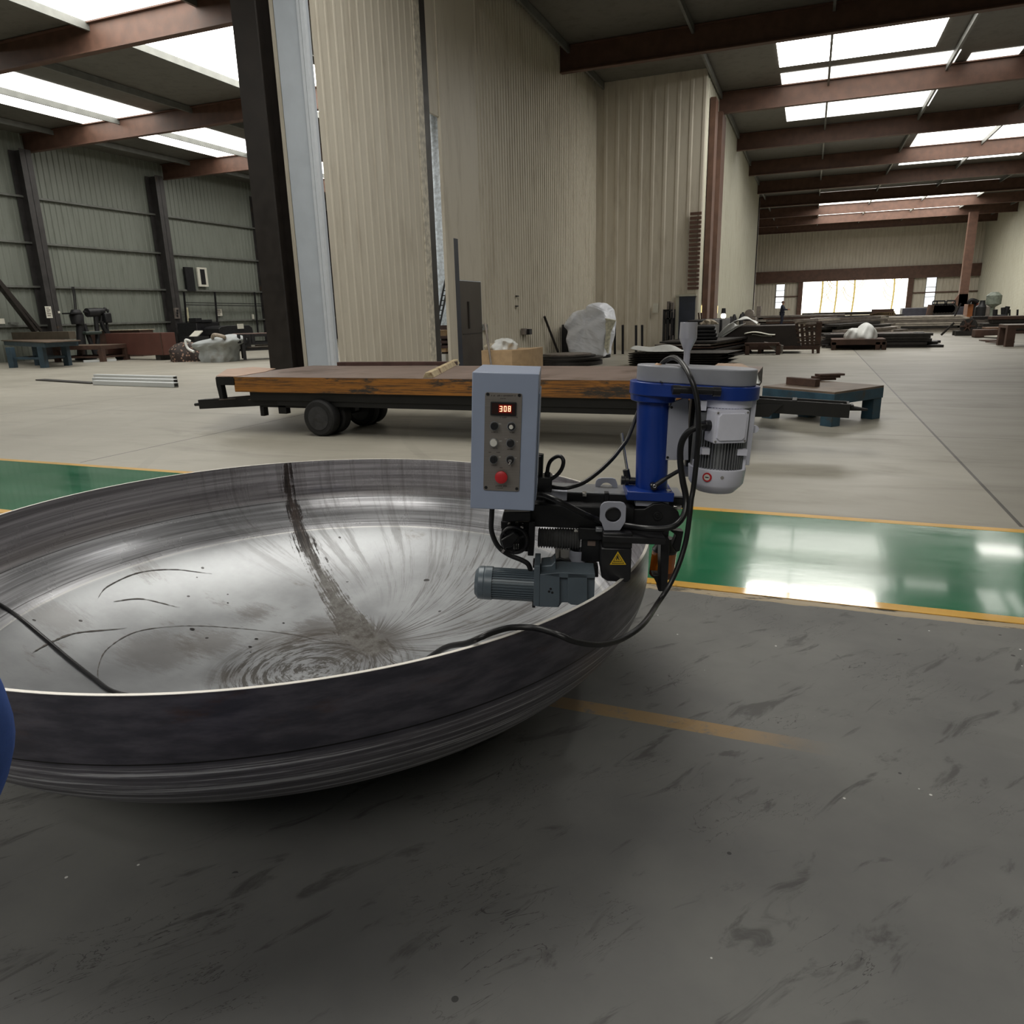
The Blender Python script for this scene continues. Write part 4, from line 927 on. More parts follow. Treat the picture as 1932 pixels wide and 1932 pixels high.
cable('loop_cable', [(1032.5, 898, 2.49), (1033.5, 884, 2.49), (1038, 871, 2.48), (1048, 862.5, 2.47), (1058, 861.5, 2.46), (1063, 870, 2.45), (1060, 884, 2.45), (1050, 897, 2.455), (1036, 905, 2.47), (1015, 909, 2.48)], .0068)
mb = MM(); c = K(1033, 895, 2.49); mb.cyl((c[0], c[1], c[2]-.02), (c[0], c[1], c[2]+.008), .0105); mb.build('cable_gland', m_blk, mach)
cable('feed_cable', [(928.5, 958, 2.30), (927.5, 975, 2.30), (927, 999, 2.31), (934.5, 1022, 2.32), (946, 1037, 2.33), (963, 1048, 2.34), (983, 1056, 2.34), (996, 1064, 2.34), (1001, 1075, 2.34)], .0085)
mb = MM(); c = K(949.5, 1038, 2.325); mb.obox(c, (.008, .02, .012), 0, 0, .6); mb.build('cable_tie', m_crm, mach)
# long supply cord: over the cover, down outside, over the rim and through the tank head
pc = [mT(K(*q)) for q in [(1248, 688, 2.60), (1257, 679, 2.58), (1271, 674.5, 2.54), (1286, 684, 2.46), (1302, 710, 2.37), (1314.5, 750, 2.345), (1318, 801, 2.34), (1315, 858, 2.38), (1309, 915, 2.38), (1304, 945, 2.37), (1301, 974, 2.36), (1294, 1021, 2.36), (1280, 1067, 2.34), (1262, 1106, 2.32), (1241, 1138, 2.28)]]
def fr(px, py, d):   # point on the view ray at horizontal distance d from the camera
    r = ray(px, py); return O3+r*(d/math.hypot(r.x, r.y))
pc += [fr(1213, 1178, 2.05), fr(1172, 1206, 1.95), fr(1130, 1216, 1.86), fr(1085, 1210, 1.80), fr(1050, 1196, 1.80)]
for q in ((1010, 1185), (965, 1184), (930, 1193)): pc.append(G(*q, .75))
pc.append(G(906, 1203, .742)); s1 = G(882, 1213, .715); pc.append(s1)
inw = (DC-s1); inw.z = 0; inw.normalize()
pc.append(s1+inw*.10+Vector((-.04, 0, -.07))); pc.append(s1+inw*.22+Vector((-.10, 0, -.24)))
s2 = dish_hit(215, 1305)
for t in (.22, .38, .55, .75, .9):
    a = s1.lerp(s2, t); a.y += .16*math.sin(PI*t); a.x += .04*math.sin(PI*t); pc.append(dish_at(a.x, a.y))
for q in ((215, 1305), (175, 1278), (130, 1243), (85, 1205), (40, 1168), (0, 1141), (-60, 1105)): pc.append(dish_hit(*q, lift=.012))
mb = MB(); mb.tube([tuple(p) for p in pc if p is not None], .0088, 14, 6)
mb.build('supply_cord', m_rub, label='long black supply cord draped over the rim and lying in the tank head', cat='cord', sharp=80)
# ================================================================ people
def person(name, loc, yaw, label, pose, mats, hat=None, scale=1.0, lean=0.0):
    root = thing(name, loc, label, 'person'); root.rotation_euler.z = yaw
    skin, shirt, pants, shoe, hairm = mats
    J = {'pel': (0, 0, .95), 'sp': (0, .0+lean*.25, 1.12), 'ch': (0, .0+lean*.6, 1.33), 'nk': (0, .01+lean*.8, 1.46), 'hb': (0, .02+lean*.95, 1.54), 'hm': (0, .03+lean*1.05, 1.62), 'ht': (0, .02+lean*1.1, 1.70)}
    for s, nm in ((-1, 'L'), (1, 'R')):
        J['sh'+nm] = (s*.17, lean*.7, 1.41); J['el'+nm] = pose.get('el'+nm, (s*.24, -.02, 1.12)); J['wr'+nm] = pose.get('wr'+nm, (s*.26, .08, .88))
        J['hp'+nm] = (s*.09, 0, .90); J['kn'+nm] = pose.get('kn'+nm, (s*.11, .03, .50)); J['an'+nm] = pose.get('an'+nm, (s*.12, -.02, .09)); a = J['an'+nm]; J['to'+nm] = (a[0]+s*.02, a[1]+.16, a[2]-.05)
    def skinned(nm, m, chains, rad, sub=2, extra=None):
        bm = bmesh.new(); lay = bm.verts.layers.skin.verify(); vd = {}
        def V(k, p, r):
            if k not in vd: v = bm.verts.new(Vector(p)*scale); v[lay].radius = (r*scale, r*scale); vd[k] = v
            return vd[k]
        first = True
        for ch in chains:
            prev = None
            for k in ch:
                if isinstance(k, str): v = V(k, J[k], rad[k])
                else: v = V(k[0], k[1], k[2])
                if first: v[lay].use_root = True; first = False
                if prev is not None and bm.edges.get((prev, v)) is None: bm.edges.new((prev, v))
                prev = v
        me = bpy.data.meshes.new(nm); bm.to_mesh(me); bm.free(); me.materials.append(m)
        o = bpy.data.objects.new(nm, me); C.objects.link(o); o.parent = root
        md = o.modifiers.new('k', 'SKIN'); md.use_smooth_shade = True
        md = o.modifiers.new('u', 'SUBSURF'); md.levels = sub; md.render_levels = sub
        return o
    R = dict(pel=.13, sp=.115, ch=.135, nk=.052, hb=.062, hm=.088, ht=.062, shL=.06, shR=.06, elL=.042, elR=.042, wrL=.027, wrR=.027, hpL=.085, hpR=.085, knL=.055, knR=.055, anL=.038, anR=.038, toL=.03, toR=.03)
    ch = [['pel', 'sp', 'ch', 'nk', 'hb', 'hm', 'ht']]
    for s in 'LR':
        ch += [['ch', 'sh'+s, 'el'+s, 'wr'+s], ['pel', 'hp'+s, 'kn'+s, 'an'+s, 'to'+s]]
        w_, e_ = Vector(J['wr'+s]), Vector(J['el'+s]); d = (w_-e_).normalized(); sd = d.cross(Vector((0, 1, .2))).normalized(); up_ = sd.cross(d)
        palm = w_+d*.05; ch.append(['wr'+s, ('pm'+s, tuple(palm), .028)])
        for i, (o_, l_) in enumerate(((-.03, .062), (-.01, .075), (.01, .07), (.028, .055))):
            b0 = palm+sd*o_+d*.025; ch.append([('pm'+s, None, 0), ('f%d0'%i+s, tuple(b0), .0095), ('f%d1'%i+s, tuple(b0+d*l_*.5+up_*.006), .0085), ('f%d2'%i+s, tuple(b0+d*l_*.85+up_*.026), .0075)])
        b0 = palm-sd*.032-d*.02; ch.append([('pm'+s, None, 0), ('t0'+s, tuple(b0+up_*.01), .011), ('t1'+s, tuple(b0-sd*.02+d*.035+up_*.02), .009)])
    skinned('body', skin, ch, R)
    J2 = dict(J)
    for s, q in (('L', -1), ('R', 1)):
        w_, e_ = Vector(J['wr'+s]), Vector(J['el'+s]); J['cf'+s] = tuple(e_.lerp(w_, .93)); k_, a_ = Vector(J['kn'+s]), Vector(J['an'+s]); J['hm'+s] = tuple(k_.lerp(a_, .93))
    J['wst'] = (0, 0, .84)
    Rj = dict(wst=.165, pel=.16, sp=.15, ch=.165, nk=.07, shL=.085, shR=.085, elL=.062, elR=.062, cfL=.045, cfR=.045)
    jk = skinned('jacket', shirt, [['pel', 'sp', 'ch', ('col', (0, .01+lean*.75, 1.43), .075)], ['pel', 'wst']]+[['ch', 'sh'+s, 'el'+s, 'cf'+s] for s in 'LR'], Rj)
    Rt = dict(pel=.145, hpL=.105, hpR=.105, knL=.08, knR=.08, hmL=.065, hmR=.065)
    skinned('trousers', pants, [['pel', 'hp'+s, 'kn'+s, 'hm'+s] for s in 'LR'], Rt)
    for s in 'LR':
        a_ = Vector(J['an'+s]); skinned('shoe', shoe, [[('a', tuple(a_+Vector((0, -.03, -.045))), .046), ('b', tuple(a_+Vector((0, .07, -.05))), .044), ('c', tuple(a_+Vector((0, .17, -.055))), .036)]], R, 1)
    hc = Vector(J['hm'])+Vector((0, 0, .01))
    mb = MB(lambda p: Vector(p)*scale)
    mb.lathe(hc+Vector((0, -.012, -.005)), (0, -.15, 1), [(-.02, .098), (.02, .104), (.06, .098), (.09, .07), (.105, .03), (.108, 0.001)], 20)
    if hat: mb.mi = 1; mb.lathe(hc+Vector((0, .0, .035)), (0, -.1, 1), [(0, .108), (.03, .108), (.07, .085), (.085, .03), (.087, .001)], 20); mb.hexa([(hc.x-.07, hc.y+.06, hc.z+.035), (hc.x+.07, hc.y+.06, hc.z+.035), (hc.x+.045, hc.y+.17, hc.z+.03), (hc.x-.045, hc.y+.17, hc.z+.03)], [(hc.x-.07, hc.y+.06, hc.z+.045), (hc.x+.07, hc.y+.06, hc.z+.045), (hc.x+.045, hc.y+.17, hc.z+.037), (hc.x-.045, hc.y+.17, hc.z+.037)])
    o = mb.build('hair', [hairm, hat or hairm]); o.parent = root; o.location = (0, 0, 0)
    me = o.data; 
    # mesh was recentred by build: put it back
    o.location = o_shift(o, (hc+Vector((0, 0, 0)))*scale)
    mb = MB(lambda p: Vector(p)*scale); f = hc.y+.088
    mb.lathe((0, f, hc.z-.02), (0, 1, -.2), [(0, .016), (.02, .011), (.026, .003)], 10)
    mb.mi = 1
    for x in (-.032, .032): mb.lathe((x, f-.006, hc.z+.008), (0, 1, 0), [(0, .011), (.008, .008), (.010, .001)], 10)
    mb.mi = 2; mb.obox((0, f-.001, hc.z-.058), (.045, .012, .009)); mb.mi = 0
    for x in (-.092, .092): mb.obox((x, hc.y, hc.z-.008), (.018, .03, .05), .2)
    o = mb.build('face', [skin, m_wht, m_red]); o.parent = root; o.location = (0, 0, 0); o.location = o_shift(o, Vector((0, f, hc.z-.02))*scale)
    return root
def o_shift(o, want):   # build() recentred the mesh on its footprint centre; return the local position that restores it
    return Vector(o['_c']) if '_c' in o else want
_ob = MB.build
def _build2(s, name, m, parent=None, **k):
    c = None
    if parent is None and k.get('kind') != 'structure' and len(s.bm.verts):
        xs = [v.co.copy() for v in s.bm.verts]
        c = ((min(v.x for v in xs)+max(v.x for v in xs))/2, (min(v.y for v in xs)+max(v.y for v in xs))/2, min(v.z for v in xs))
    o = _ob(s, name, m, parent, **k)
    if c and name in ('hair', 'face'): o['_c'] = c
    return o
MB.build = _build2
m_skin = mat('skin', (190, 140, 112), .5, 0, .08, 12); m_hair = mat('black_hair', (26, 22, 20), .6)
m_navy = mat('navy_workwear', (34, 38, 56), .8, 0, .15, 14); m_bluew = mat('blue_workwear', (78, 112, 196), .85, 0, .12, 18, bump=.15); m_shoe = mat('dark_shoe', (30, 28, 27), .6)
m_glove = mat('white_glove_cloth', (210, 208, 200), .8)

# cut-off person at the left edge of the photograph, close to the rim
r_ = ray(6, 1340); b_ = Vector((r_.x, r_.y, 0)).normalized()*1.02
side = Vector((b_.y, -b_.x, 0)).normalized()
c_ = b_-side*.288
yaw = math.atan2(-(b_.x), b_.y)
person('person', (c_.x, c_.y, 0), yaw, 'person in blue workwear at the left edge beside the tank head, mostly cut off',
       {'elR': (.25, -.03, 1.14), 'wrR': (.19, .12, .93), 'elL': (-.26, -.02, 1.12), 'wrL': (-.22, .12, .90)}, (m_skin, m_bluew, m_bluew, m_shoe, m_hair), scale=1.0)

# ================================================================ flatbed trailer
m_deck = mat('worn_brown_deck_steel', (122, 106, 98), .55, .25, .12, 2.5, bump=.1, dirt=(96, 80, 70), dirtamt=.6)
n = NT('rusty_yellow_side'); _X, _Y, _Z = n.xyz('Object')
st = n.noise(n.comb(n.math('MULTIPLY', _X, .9), _Y, n.math('MULTIPLY', _Z, 34)), 2.2, 9, .75)
c = n.mix(n.ramp(st, .36, .58), lin3(70, 50, 32), lin3(160, 104, 40)); c = n.mix(n.ramp(n.noise(n.comb(n.math('MULTIPLY', _X, .8), _Y, n.math('MULTIPLY', _Z, 3.5)), 1.25, 8, .72), .50, .60), c, lin3(52, 46, 40))
c = n.mix(n.ramp(n.noise(scale=14, detail=8, rough=.8), .64, .74), c, lin3(168, 146, 116))
m_side = n.set(c, .6, 0.0)
m_und = mat('black_underframe', (22, 21, 21), .55, .1, .2, 6)
m_tyre = mat('tyre_rubber', (26, 26, 27), .75, 0, .2, 20, bump=.2); m_hub = mat('dark_wheel_hub', (62, 62, 64), .5, .4, .2, 12)
YN = 8.45
tz = PY(700, 713.5, YN).z; xl = PY(440, 712, YN).x; xr = PY(1417, 722, YN).x; YF = G(800, 690, tz).y
bz = PY(700, 744, YN).z
tr = thing('flatbed_trailer', ((xl+xr)/2, (YN+YF)/2, 0), 'long low flatbed trailer with a rusty yellow side and black wheels behind the tank head', 'trailer')
xl2 = PY(406, 710, YN).x
mb = MB(); mb.hexa([(xl2, YN+.02, tz-.012), (xr, YN+.02, tz-.012), (xr, YF, tz-.012), (xl2+.1, YF, tz-.012)], [(xl2, YN, tz), (xr, YN, tz), (xr, YF, tz), (xl2+.1, YF, tz)]); mb.build('deck', m_deck, tr)
mb = MB(); mb.box(xl, xr, YN, YN+.05, bz, tz-.004); mb.build('side_board', m_side, tr, bevel=.004, label='side beam with flaking rusty yellow paint')
mb = MB(); mb.box(xl, xr, YF-.05, YF, bz, tz-.012); mb.box(xl+.1, xl+.16, YN+.06, YF-.06, bz, tz-.012); mb.box(xr-.1, xr, YN+.06, YF-.06, bz, tz-.012); mb.build('rear_board', m_und, tr)
# hooked bracket at the left end
mb = MB(); a = PY(406, 712, YN); b = PY(444, 727, YN); mb.box(a.x, b.x, YN+.0, YN+.10, b.z, tz-.012)
b2 = PY(421, 753, YN); mb.hexa([(a.x+.03, YN, b2.z), (b2.x, YN, b2.z), (b2.x, YN+.1, b2.z), (a.x+.03, YN+.1, b2.z)], [(a.x, YN, b.z), (b2.x-.02, YN, b.z), (b2.x-.02, YN+.1, b.z), (a.x, YN+.1, b.z)])
mb.build('end_bracket', m_und, tr, bevel=.005)
mb = MB()
for y in (YN+.14, YF-.35): mb.box(xl+.2, xr-.2, y-.07, y+.07, .475, bz+.02)
mb.box(xl+.65, xr-.1, YN+.1, YN+.24, .40, .475); mb.box(xl+.3, xr-.3, YN+.3, YF-.4, bz-.10, bz)
for k in range(6): x = xl+.5+k*1.25; mb.box(x-.05, x+.05, YN+.06, YF-.06, .60, tz-.02)
mb.build('underframe', m_und, tr, bevel=.005)
def wheel(x, y, nm='wheel'):
    mb = MB(); mb.lathe((x, y, .255), (0, 1, 0), [(0, .17), (.0, .225), (.02, .25), (.045, .255), (.14, .255), (.165, .25), (.185, .225), (.185, .17)], 44)
    w_ = mb.build(nm, m_tyre, tr, bevel=.004)
    mb = MB(); mb.lathe((x, y-.005, .255), (0, 1, 0), [(.0, .165), (.004, .165), (.03, .13), (.032, .07), (.0, .055), (-.004, .04)], 32)
    for k in range(6):
        t = k*PI/3; mb.lathe((x+.095*math.cos(t), y+.02, .255+.095*math.sin(t)), (0, -1, 0), [(0, .014), (.02, .012)], 8)
    mb.build('wheel_hub', m_hub, w_)
w0 = PY(593, 800, 8.33); wx = w0.x
for dx in (0, .95):
    pass
wheel(wx, YN-.02); wheel(wx+.02, YN+.22); wheel(wx+.02, YN+.98); wheel(wx+.02, YN+1.22)
wr = PY(1240, 800, 8.33).x
wheel(wr, YN-.02); wheel(wr, YN+.22); wheel(wr, YN+.98); wheel(wr, YN+1.22)
for x in (wx, wr):
    mb = MB(); mb.cyl((x, YN+.05, .255), (x, YN+1.3, .255), .045); mb.box(x-.3, x+.3, YN+.45, YN+.55, .30, .5); mb.box(x-.3, x+.3, YN+.8, YN+.9, .30, .5); mb.box(x-.08, x+.08, YN+.5, YN+.9, .30, .60); mb.build('axle', m_und, tr, bevel=.004)
# drawbars
yd_ = YN+.9
def drawbar(pL, pR, h, tip, nm):
    mb = MB(); mb.bar(pL, pR, .16, h); mb.cyl(tip, pL, .022, .03, 12); return mb.build(nm, m_und, tr, bevel=.004)
yq = YN+.25
A = PY(382, 762, yq); B = PY(560, 752, yq); T_ = PY(368, 763.5, yq)
drawbar(tuple(A), tuple(B), .14, tuple(T_), 'drawbar')
mb = MB(); q = PY(497, 765, yq); q2 = PY(498, 784, yq); mb.box(q.x-.03, q.x+.04, yq-.05, yq+.05, q2.z, q.z+.14); q3 = PY(537, 776, yq); mb.box(q3.x-.07, q3.x+.07, yq-.05, yq+.05, q3.z-.03, q3.z+.15); mb.box(q.x, q3.x+.9, yq-.05, yq+.05, q3.z+.06, q3.z+.2)
mb.build('drawbar_bracket', m_und, tr, bevel=.006)
A = PY(1602, 775, yq); B = PY(1400, 766, yq); T_ = PY(1637, 773, yq)
rz = [PY(1424, 765, yq), PY(1603, 776, yq)]
mb = MB(); mb.bar(tuple(rz[0]-Vector((.9, 0, -.05))), tuple(rz[1]), .03, .15)
mb.bar(tuple(rz[0]-Vector((.9, -.26, -.05))), tuple(rz[1]+Vector((0, .26, 0))), .03, .15)
e = rz[1]; mb.box(e.x-.03, e.x, yq-.01, yq+.27, e.z-.075, e.z+.075); m_ = (rz[0]+rz[1])*.5; mb.box(m_.x-.1, m_.x-.05, yq-.01, yq+.27, m_.z+.05, m_.z+.09)
for k in range(6): mb.box(m_.x+k*.1, m_.x+.03+k*.1, yq+.05, yq+.2, m_.z-.0, m_.z+.04)
mb.build('tow_beam', m_und, tr, bevel=.004)
mb = MB(); mb.cyl(tuple(e+Vector((0, .13, .02))), tuple(PY(1637, 773, yq+.13)), .03, .012, 10); mb.build('tow_pin', m_und, tr)
mb = MB(); q = PY(1440, 786, yq); mb.hexa([(q.x-.12, yq-.04, q.z-.0), (q.x+.06, yq-.04, q.z-.0), (q.x+.06, yq+.1, q.z), (q.x-.12, yq+.1, q.z)], [(q.x-.2, yq-.04, q.z+.14), (q.x+.2, yq-.04, q.z+.14), (q.x+.2, yq+.1, q.z+.14), (q.x-.2, yq+.1, q.z+.14)])
mb.bar((q.x-.5, yq, q.z+.06), (q.x-.1, yq, q.z+.06), .08, .08); mb.box(q.x-.19, q.x-.165, yq-.05, yq-.03, q.z-.11, q.z+.1); mb.build('tow_bracket', m_und, tr)
# steel strips lying on the left drawbar
m_strip = mat('brown_steel_strip', (104, 92, 86), .5, .4, .2, 6); 
for i, (a, b, c, d) in enumerate(((404, 752, 540, 741.5), (415, 754, 545, 745), (470, 754, 550, 748))):
    mb = MB(); mb.bar(tuple(PY(a, b, yq-.02-.05*i)), tuple(PY(c, d, yq+.04-.05*i)), .05, .012); mb.build('steel_strip', m_strip, label=('upper', 'lower', 'short')[i]+' thin brown steel strip lying on the left drawbar of the trailer', cat='strip', group='strips on the left drawbar', bevel=.001)
# items on the deck
def ondeck(px, py, z=tz): return G(px, py, z)
a, b = ondeck(808, 713), ondeck(860, 686)
d = (b-a).normalized(); s_ = Vector((d.y, -d.x, 0))*.07; 
mb = MB(); up = Vector((0, 0, .07))
mb.hexa([tuple(a-s_), tuple(a+s_), tuple(a+s_*.5+up), tuple(a-s_*.5+up)], [tuple(b-s_), tuple(b+s_), tuple(b+s_*.5+up), tuple(b-s_*.5+up)])
mb.build('timber_beam', mat('weathered_timber', (176, 160, 128), .7, 0, .2, 12, dirt=(110, 80, 50)), label='weathered wooden beam lying across the trailer deck', cat='beam', bevel=.004)
a, b = ondeck(637, 690), ondeck(860, 689.5)
mb = MB(); mb.bar((a.x, a.y+.03, tz+.03), (b.x, b.y+.03, tz+.03), .10, .06); mb.build('steel_channel', mat('red_brown_steel', (84, 62, 58), .5, .2, .15, 8), label='thin red-brown steel bar on the far edge of the trailer deck', cat='bar', bevel=.003)
mb = MB(); P = [ondeck(*q, tz+.001) for q in ((408, 710), (428, 697), (478, 693), (520, 696), (500, 702), (445, 711))]
mb.hexa([tuple(p) for p in P], [tuple(p+Vector((0, 0, .006))) for p in P]); mb.build('cover_sheet', mat('pinkish_board', (168, 138, 118), .6, 0, .1, 4), label='thin pinkish board on the left end of the trailer deck', cat='board')
mb = MB()
P = [ondeck(*q, tz+.001) for q in ((1355, 686.5), (1400, 687), (1416, 696), (1340, 697))]
mb.hexa([tuple(p) for p in P], [tuple(p+Vector((0, 0, .01))) for p in P]); mb.build('cover_sheet', mat('tan_board', (164, 138, 116), .6, 0, .25, 20), label='tan board at the right end of the deck behind the grey belt cover', cat='board')
p = ondeck(1421, 722); mb = MB()
mb.grid(lambda u, v: (p.x-.05+.12*u, p.y-.1+.2*v, p.z+.001+max(0, .12*math.sin(PI*u)*math.sin(PI*v)+.03*math.sin(9*u+5*v)*math.sin(PI*u)*math.sin(PI*v))), 12, 12)
m_bagw = mat('white_plastic_cloth', (214, 216, 214), .5, 0, .05, 6, bump=.1)
mb.build('cloth_scrap', m_bagw, label='crumpled white cloth right beside the belt cover', cat='cloth', normals=False)
# ================================================================ things on the open floor
m_bluet = mat('dark_blue_table_paint', (52, 80, 96), .5, .1, .25, 5, dirt=(70, 66, 60), dirtamt=.3)
m_teal = mat('blue_bench_paint', (54, 72, 84), .5, .1, .2, 4, dirt=(60, 54, 48), dirtamt=.3)
m_bnch = mat('brown_steel_top', (104, 90, 78), .55, .2, .2, 3)
m_rust = mat('rust_brown_steel', (78, 57, 48), .7, .1, .2, 4, dirt=(60, 46, 40))
m_dk = mat('dark_rolled_steel', (50, 47, 46), .5, .35, .3, 5)
m_dk2 = mat('grey_brown_plate', (124, 116, 110), .5, .3, .25, 4)
m_dkb = mat('blackened_machine', (30, 30, 33), .5, .2, .3, 8)
m_brt = mat('bright_galvanised', (206, 210, 212), .4, .25, .0, 6, rv=.0)
m_wood = mat('pale_box_board', (184, 156, 122), .65, 0, .08, 8)
m_box2 = mat('brown_rust_box', (88, 54, 46), .6, .05, .1, 2)
nt_ = NT('grey_tarpaulin'); _X, _Y, _Z = nt_.xyz('Object'); nt_.bump(nt_.noise(nt_.comb(nt_.math('ADD', _X, _Y), nt_.math('MULTIPLY', _Y, .5), nt_.math('ADD', nt_.math('MULTIPLY', _Z, 3.2), nt_.math('MULTIPLY', _X, 1.1))), 1.3, 5, .5, .6), .9, .09); m_tarp = nt_.set(lin3(238, 242, 252), .42, 0.0)
m_paper = mat('white_notice', (214, 212, 200), .6, 0, .04, 6)

def table(name, loc, yaw, L, W, Hh, leg, fr, label, cat, tm, lm, low=None, legs=((-1, -1), (1, -1), (1, 1), (-1, 1))):
    t = thing(name, tuple(loc), label, cat); ca, sa = math.cos(yaw), math.sin(yaw)
    T = lambda p: Vector((loc[0]+p[0]*ca-p[1]*sa, loc[1]+p[0]*sa+p[1]*ca, loc[2]+p[2]))
    mb = MB(T); mb.box(-L/2, L/2, -W/2, W/2, Hh-.02, Hh); mb.build('table_top', tm, t, bevel=.003)
    mb = MB(T)
    for s in (-1, 1): mb.box(-L/2, L/2, s*W/2-(.04 if s > 0 else 0), s*W/2+(.04 if s < 0 else 0), Hh-fr, Hh-.021); mb.box(s*L/2-(.04 if s > 0 else 0), s*L/2+(.04 if s < 0 else 0), -W/2+.041, W/2-.041, Hh-fr, Hh-.021)
    mb.build('apron', lm, t, bevel=.004)
    for sx, sy in legs:
        x, y = sx*(L/2-leg/2), sy*(W/2-leg/2); mb = MB(T); mb.box(x-leg/2, x+leg/2, y-leg/2, y+leg/2, 0, Hh-fr); mb.build('leg', lm, t, bevel=.004)
    if low:
        mb = MB(T)
        for s in (-1, 1): mb.box(-L/2+leg, L/2-leg, s*(W/2-leg/2)-.03, s*(W/2-leg/2)+.03, low-.04, low+.04); mb.box(s*(L/2-leg/2)-.03, s*(L/2-leg/2)+.03, -W/2+leg, W/2-leg, low-.04, low+.04)
        mb.build('stretcher', lm, t, bevel=.003)
    return t, T
# low blue table, right: corners from the photograph
tz2 = .47
cA, cB, cC, cD = G(1439, 728, tz2), G(1575, 740, tz2), G(1668, 727, tz2), G(1540, 712, tz2)
cen = (cA+cB+cC+cD)/4; e1 = (cB-cA); yaw = math.atan2(e1.y, e1.x); L = e1.length; W = ((cD-cA).length+(cC-cB).length)/2
e2 = cC-cB
# general quadrilateral platform
t = thing('steel_platform', (cen.x, cen.y, 0), 'low dark blue steel platform table on the open floor right of the machine', 'table')
Q = [cA, cB, cC, cA+cC-cB]
mb = MB(); mb.hexa([(q.x, q.y, tz2-.03) for q in Q], [(q.x, q.y, tz2) for q in Q]); mb.build('platform_top', mat('worn_platform_top', (112, 98, 86), .6, .1, .2, 3, dirt=(84, 66, 54)), t, bevel=.003)
mb = MB()
for a, b in zip(Q, Q[1:]+Q[:1]):
    d = (b-a).normalized(); nn = Vector((-d.y, d.x, 0))*.02; mb.bar((a.x+nn.x, a.y+nn.y, tz2-.10), (b.x+nn.x, b.y+nn.y, tz2-.10), .045, .145)
mb.build('apron', m_bluet, t, bevel=.004)
mid = sum(Q, Vector())/4
for q in Q+[(Q[0]+Q[3])/2*.6+mid*.4]:
    c = q+(mid-q).normalized()*.14; mb = MB(); dd = math.atan2(e1.y, e1.x); mb.obox((c.x, c.y, (tz2-.17)/2), (.18, .18, tz2-.17), dd); mb.build('leg', m_bluet, t, bevel=.004)
a, b = G(1487, 725, tz2), G(1542, 730, tz2)
mb = MB(); mb.bar((a.x, a.y, tz2+.055), (b.x, b.y, tz2+.055), .10, .105); mb.build('steel_channel', m_rust, label='dark rusty channel piece lying on the low blue platform', cat='channel', bevel=.003)
for i in range(3):
    a, b = G(1528, 719-i*.2, tz2), G(1572, 717-i*.2, tz2); mb = MB(); mb.bar((a.x+i*.05, a.y+.02, tz2+.022+i*.033), (b.x+i*.06, b.y, tz2+.022+i*.033), .16, .03); mb.build('steel_offcut', m_rust, label=('bottom', 'middle', 'top')[i]+' rusty flat offcut stacked on the far corner of the low blue platform', cat='offcut', group='offcuts on the blue platform', bevel=.002)

# ---- left side
# three bright square tubes and a long flat bar on the floor
a0, b0 = G(180, 726), G(333, 731)
for i, (p, q) in enumerate(((a0, b0), (G(179, 720), G(332, 724)), (G(181, 713.5), G(331, 717.5)))):
    p, q = p.copy(), q.copy(); p.z = q.z = .061; d = q-p
    mb = MB(); mb.bar(tuple(p), tuple(q), .15, .12); o = mb.build('square_tube', m_brt, label=('nearest', 'middle', 'farthest')[i]+' of three bright square steel tubes lying side by side on the floor', cat='steel tube', group='bright tubes on the floor', bevel=.012)
    mb = MB(); dd = d.normalized(); mb.bar(tuple(q-dd*.02), tuple(q+dd*.004), .11, .08); mb.build('open_end', m_blk, o)
a1, b1 = G(76, 717.5), G(180, 724)
mb = MB(); mb.bar((a1.x, a1.y, .02), (b1.x, b1.y, .02), .26, .03); mb.build('flat_bar', m_dk, label='long dark flat bar on the floor left of the bright tubes', cat='bar', bevel=.002)

# blue workbench at the left edge, slab on top
l1, l2 = G(85, 694), G(26, 694); l3 = G(129, 688.5); 
hz = Hh(85, 644, l1).z
c = G(88, 697); 
def clampG(px, py, z):
    while G(px, py, z).x < XL+.3: py += .2
    return G(px, py, z)
tp = [clampG(2, 641.8, hz), G(85, 645, hz), clampG(152, 641.5, hz), clampG(66, 638.5, hz)]
t = thing('workbench', (l1.x, l1.y+1, 0), 'heavy blue-legged steel workbench at the left edge of the floor', 'workbench')
mb = MB(); mb.hexa([(q.x, q.y, hz-.04) for q in tp], [(q.x, q.y, hz) for q in tp]); mb.build('bench_top', m_bnch, t, bevel=.004)
mb = MB()
ins = [q+(sum(tp, Vector())/4-q)*.08 for q in tp]
for a, b in zip(ins, ins[1:]+ins[:1]): mb.bar((a.x, a.y, hz-.13), (b.x, b.y, hz-.13), .05, .17)
mb.build('apron', m_teal, t)
lg = [l1, G(26, 694), G(129, 689.5), G(74, 689)]
for q in lg:
    mb = MB(); mb.obox((q.x, q.y, (hz-.2)/2), (.22, .22, hz-.2), .3); mb.build('leg', m_teal, t, bevel=.006)
mb = MB()
for a, b in ((0, 1), (0, 2), (1, 3), (2, 3)): mb.bar((lg[a].x, lg[a].y, .36), (lg[b].x, lg[b].y, .36), .05, .08)
mb.build('stretcher', m_teal, t)
a, b = G(30, 640.5, hz), G(138, 639.5, hz)
mb = MB(); mb.bar((a.x, a.y, hz+.16), (b.x, b.y, hz+.16), .3, .32); mb.build('steel_block', mat('olive_brown_slab', (84, 76, 64), .6, .1, .15, 4), label='long olive-brown steel slab on the workbench at the left edge', cat='slab', bevel=.01)
# low bench cut by the left edge, behind
a = G(-20, 680); 
table('low_bench', (a.x-1.5, a.y+1.0, 0), .1, 4.2, 1.6, .62, .14, .12, 'low dark bench with a green-flecked top, cut by the left edge behind the workbench', 'bench', mat('green_flecked_top', (86, 96, 80), .6), m_dk)
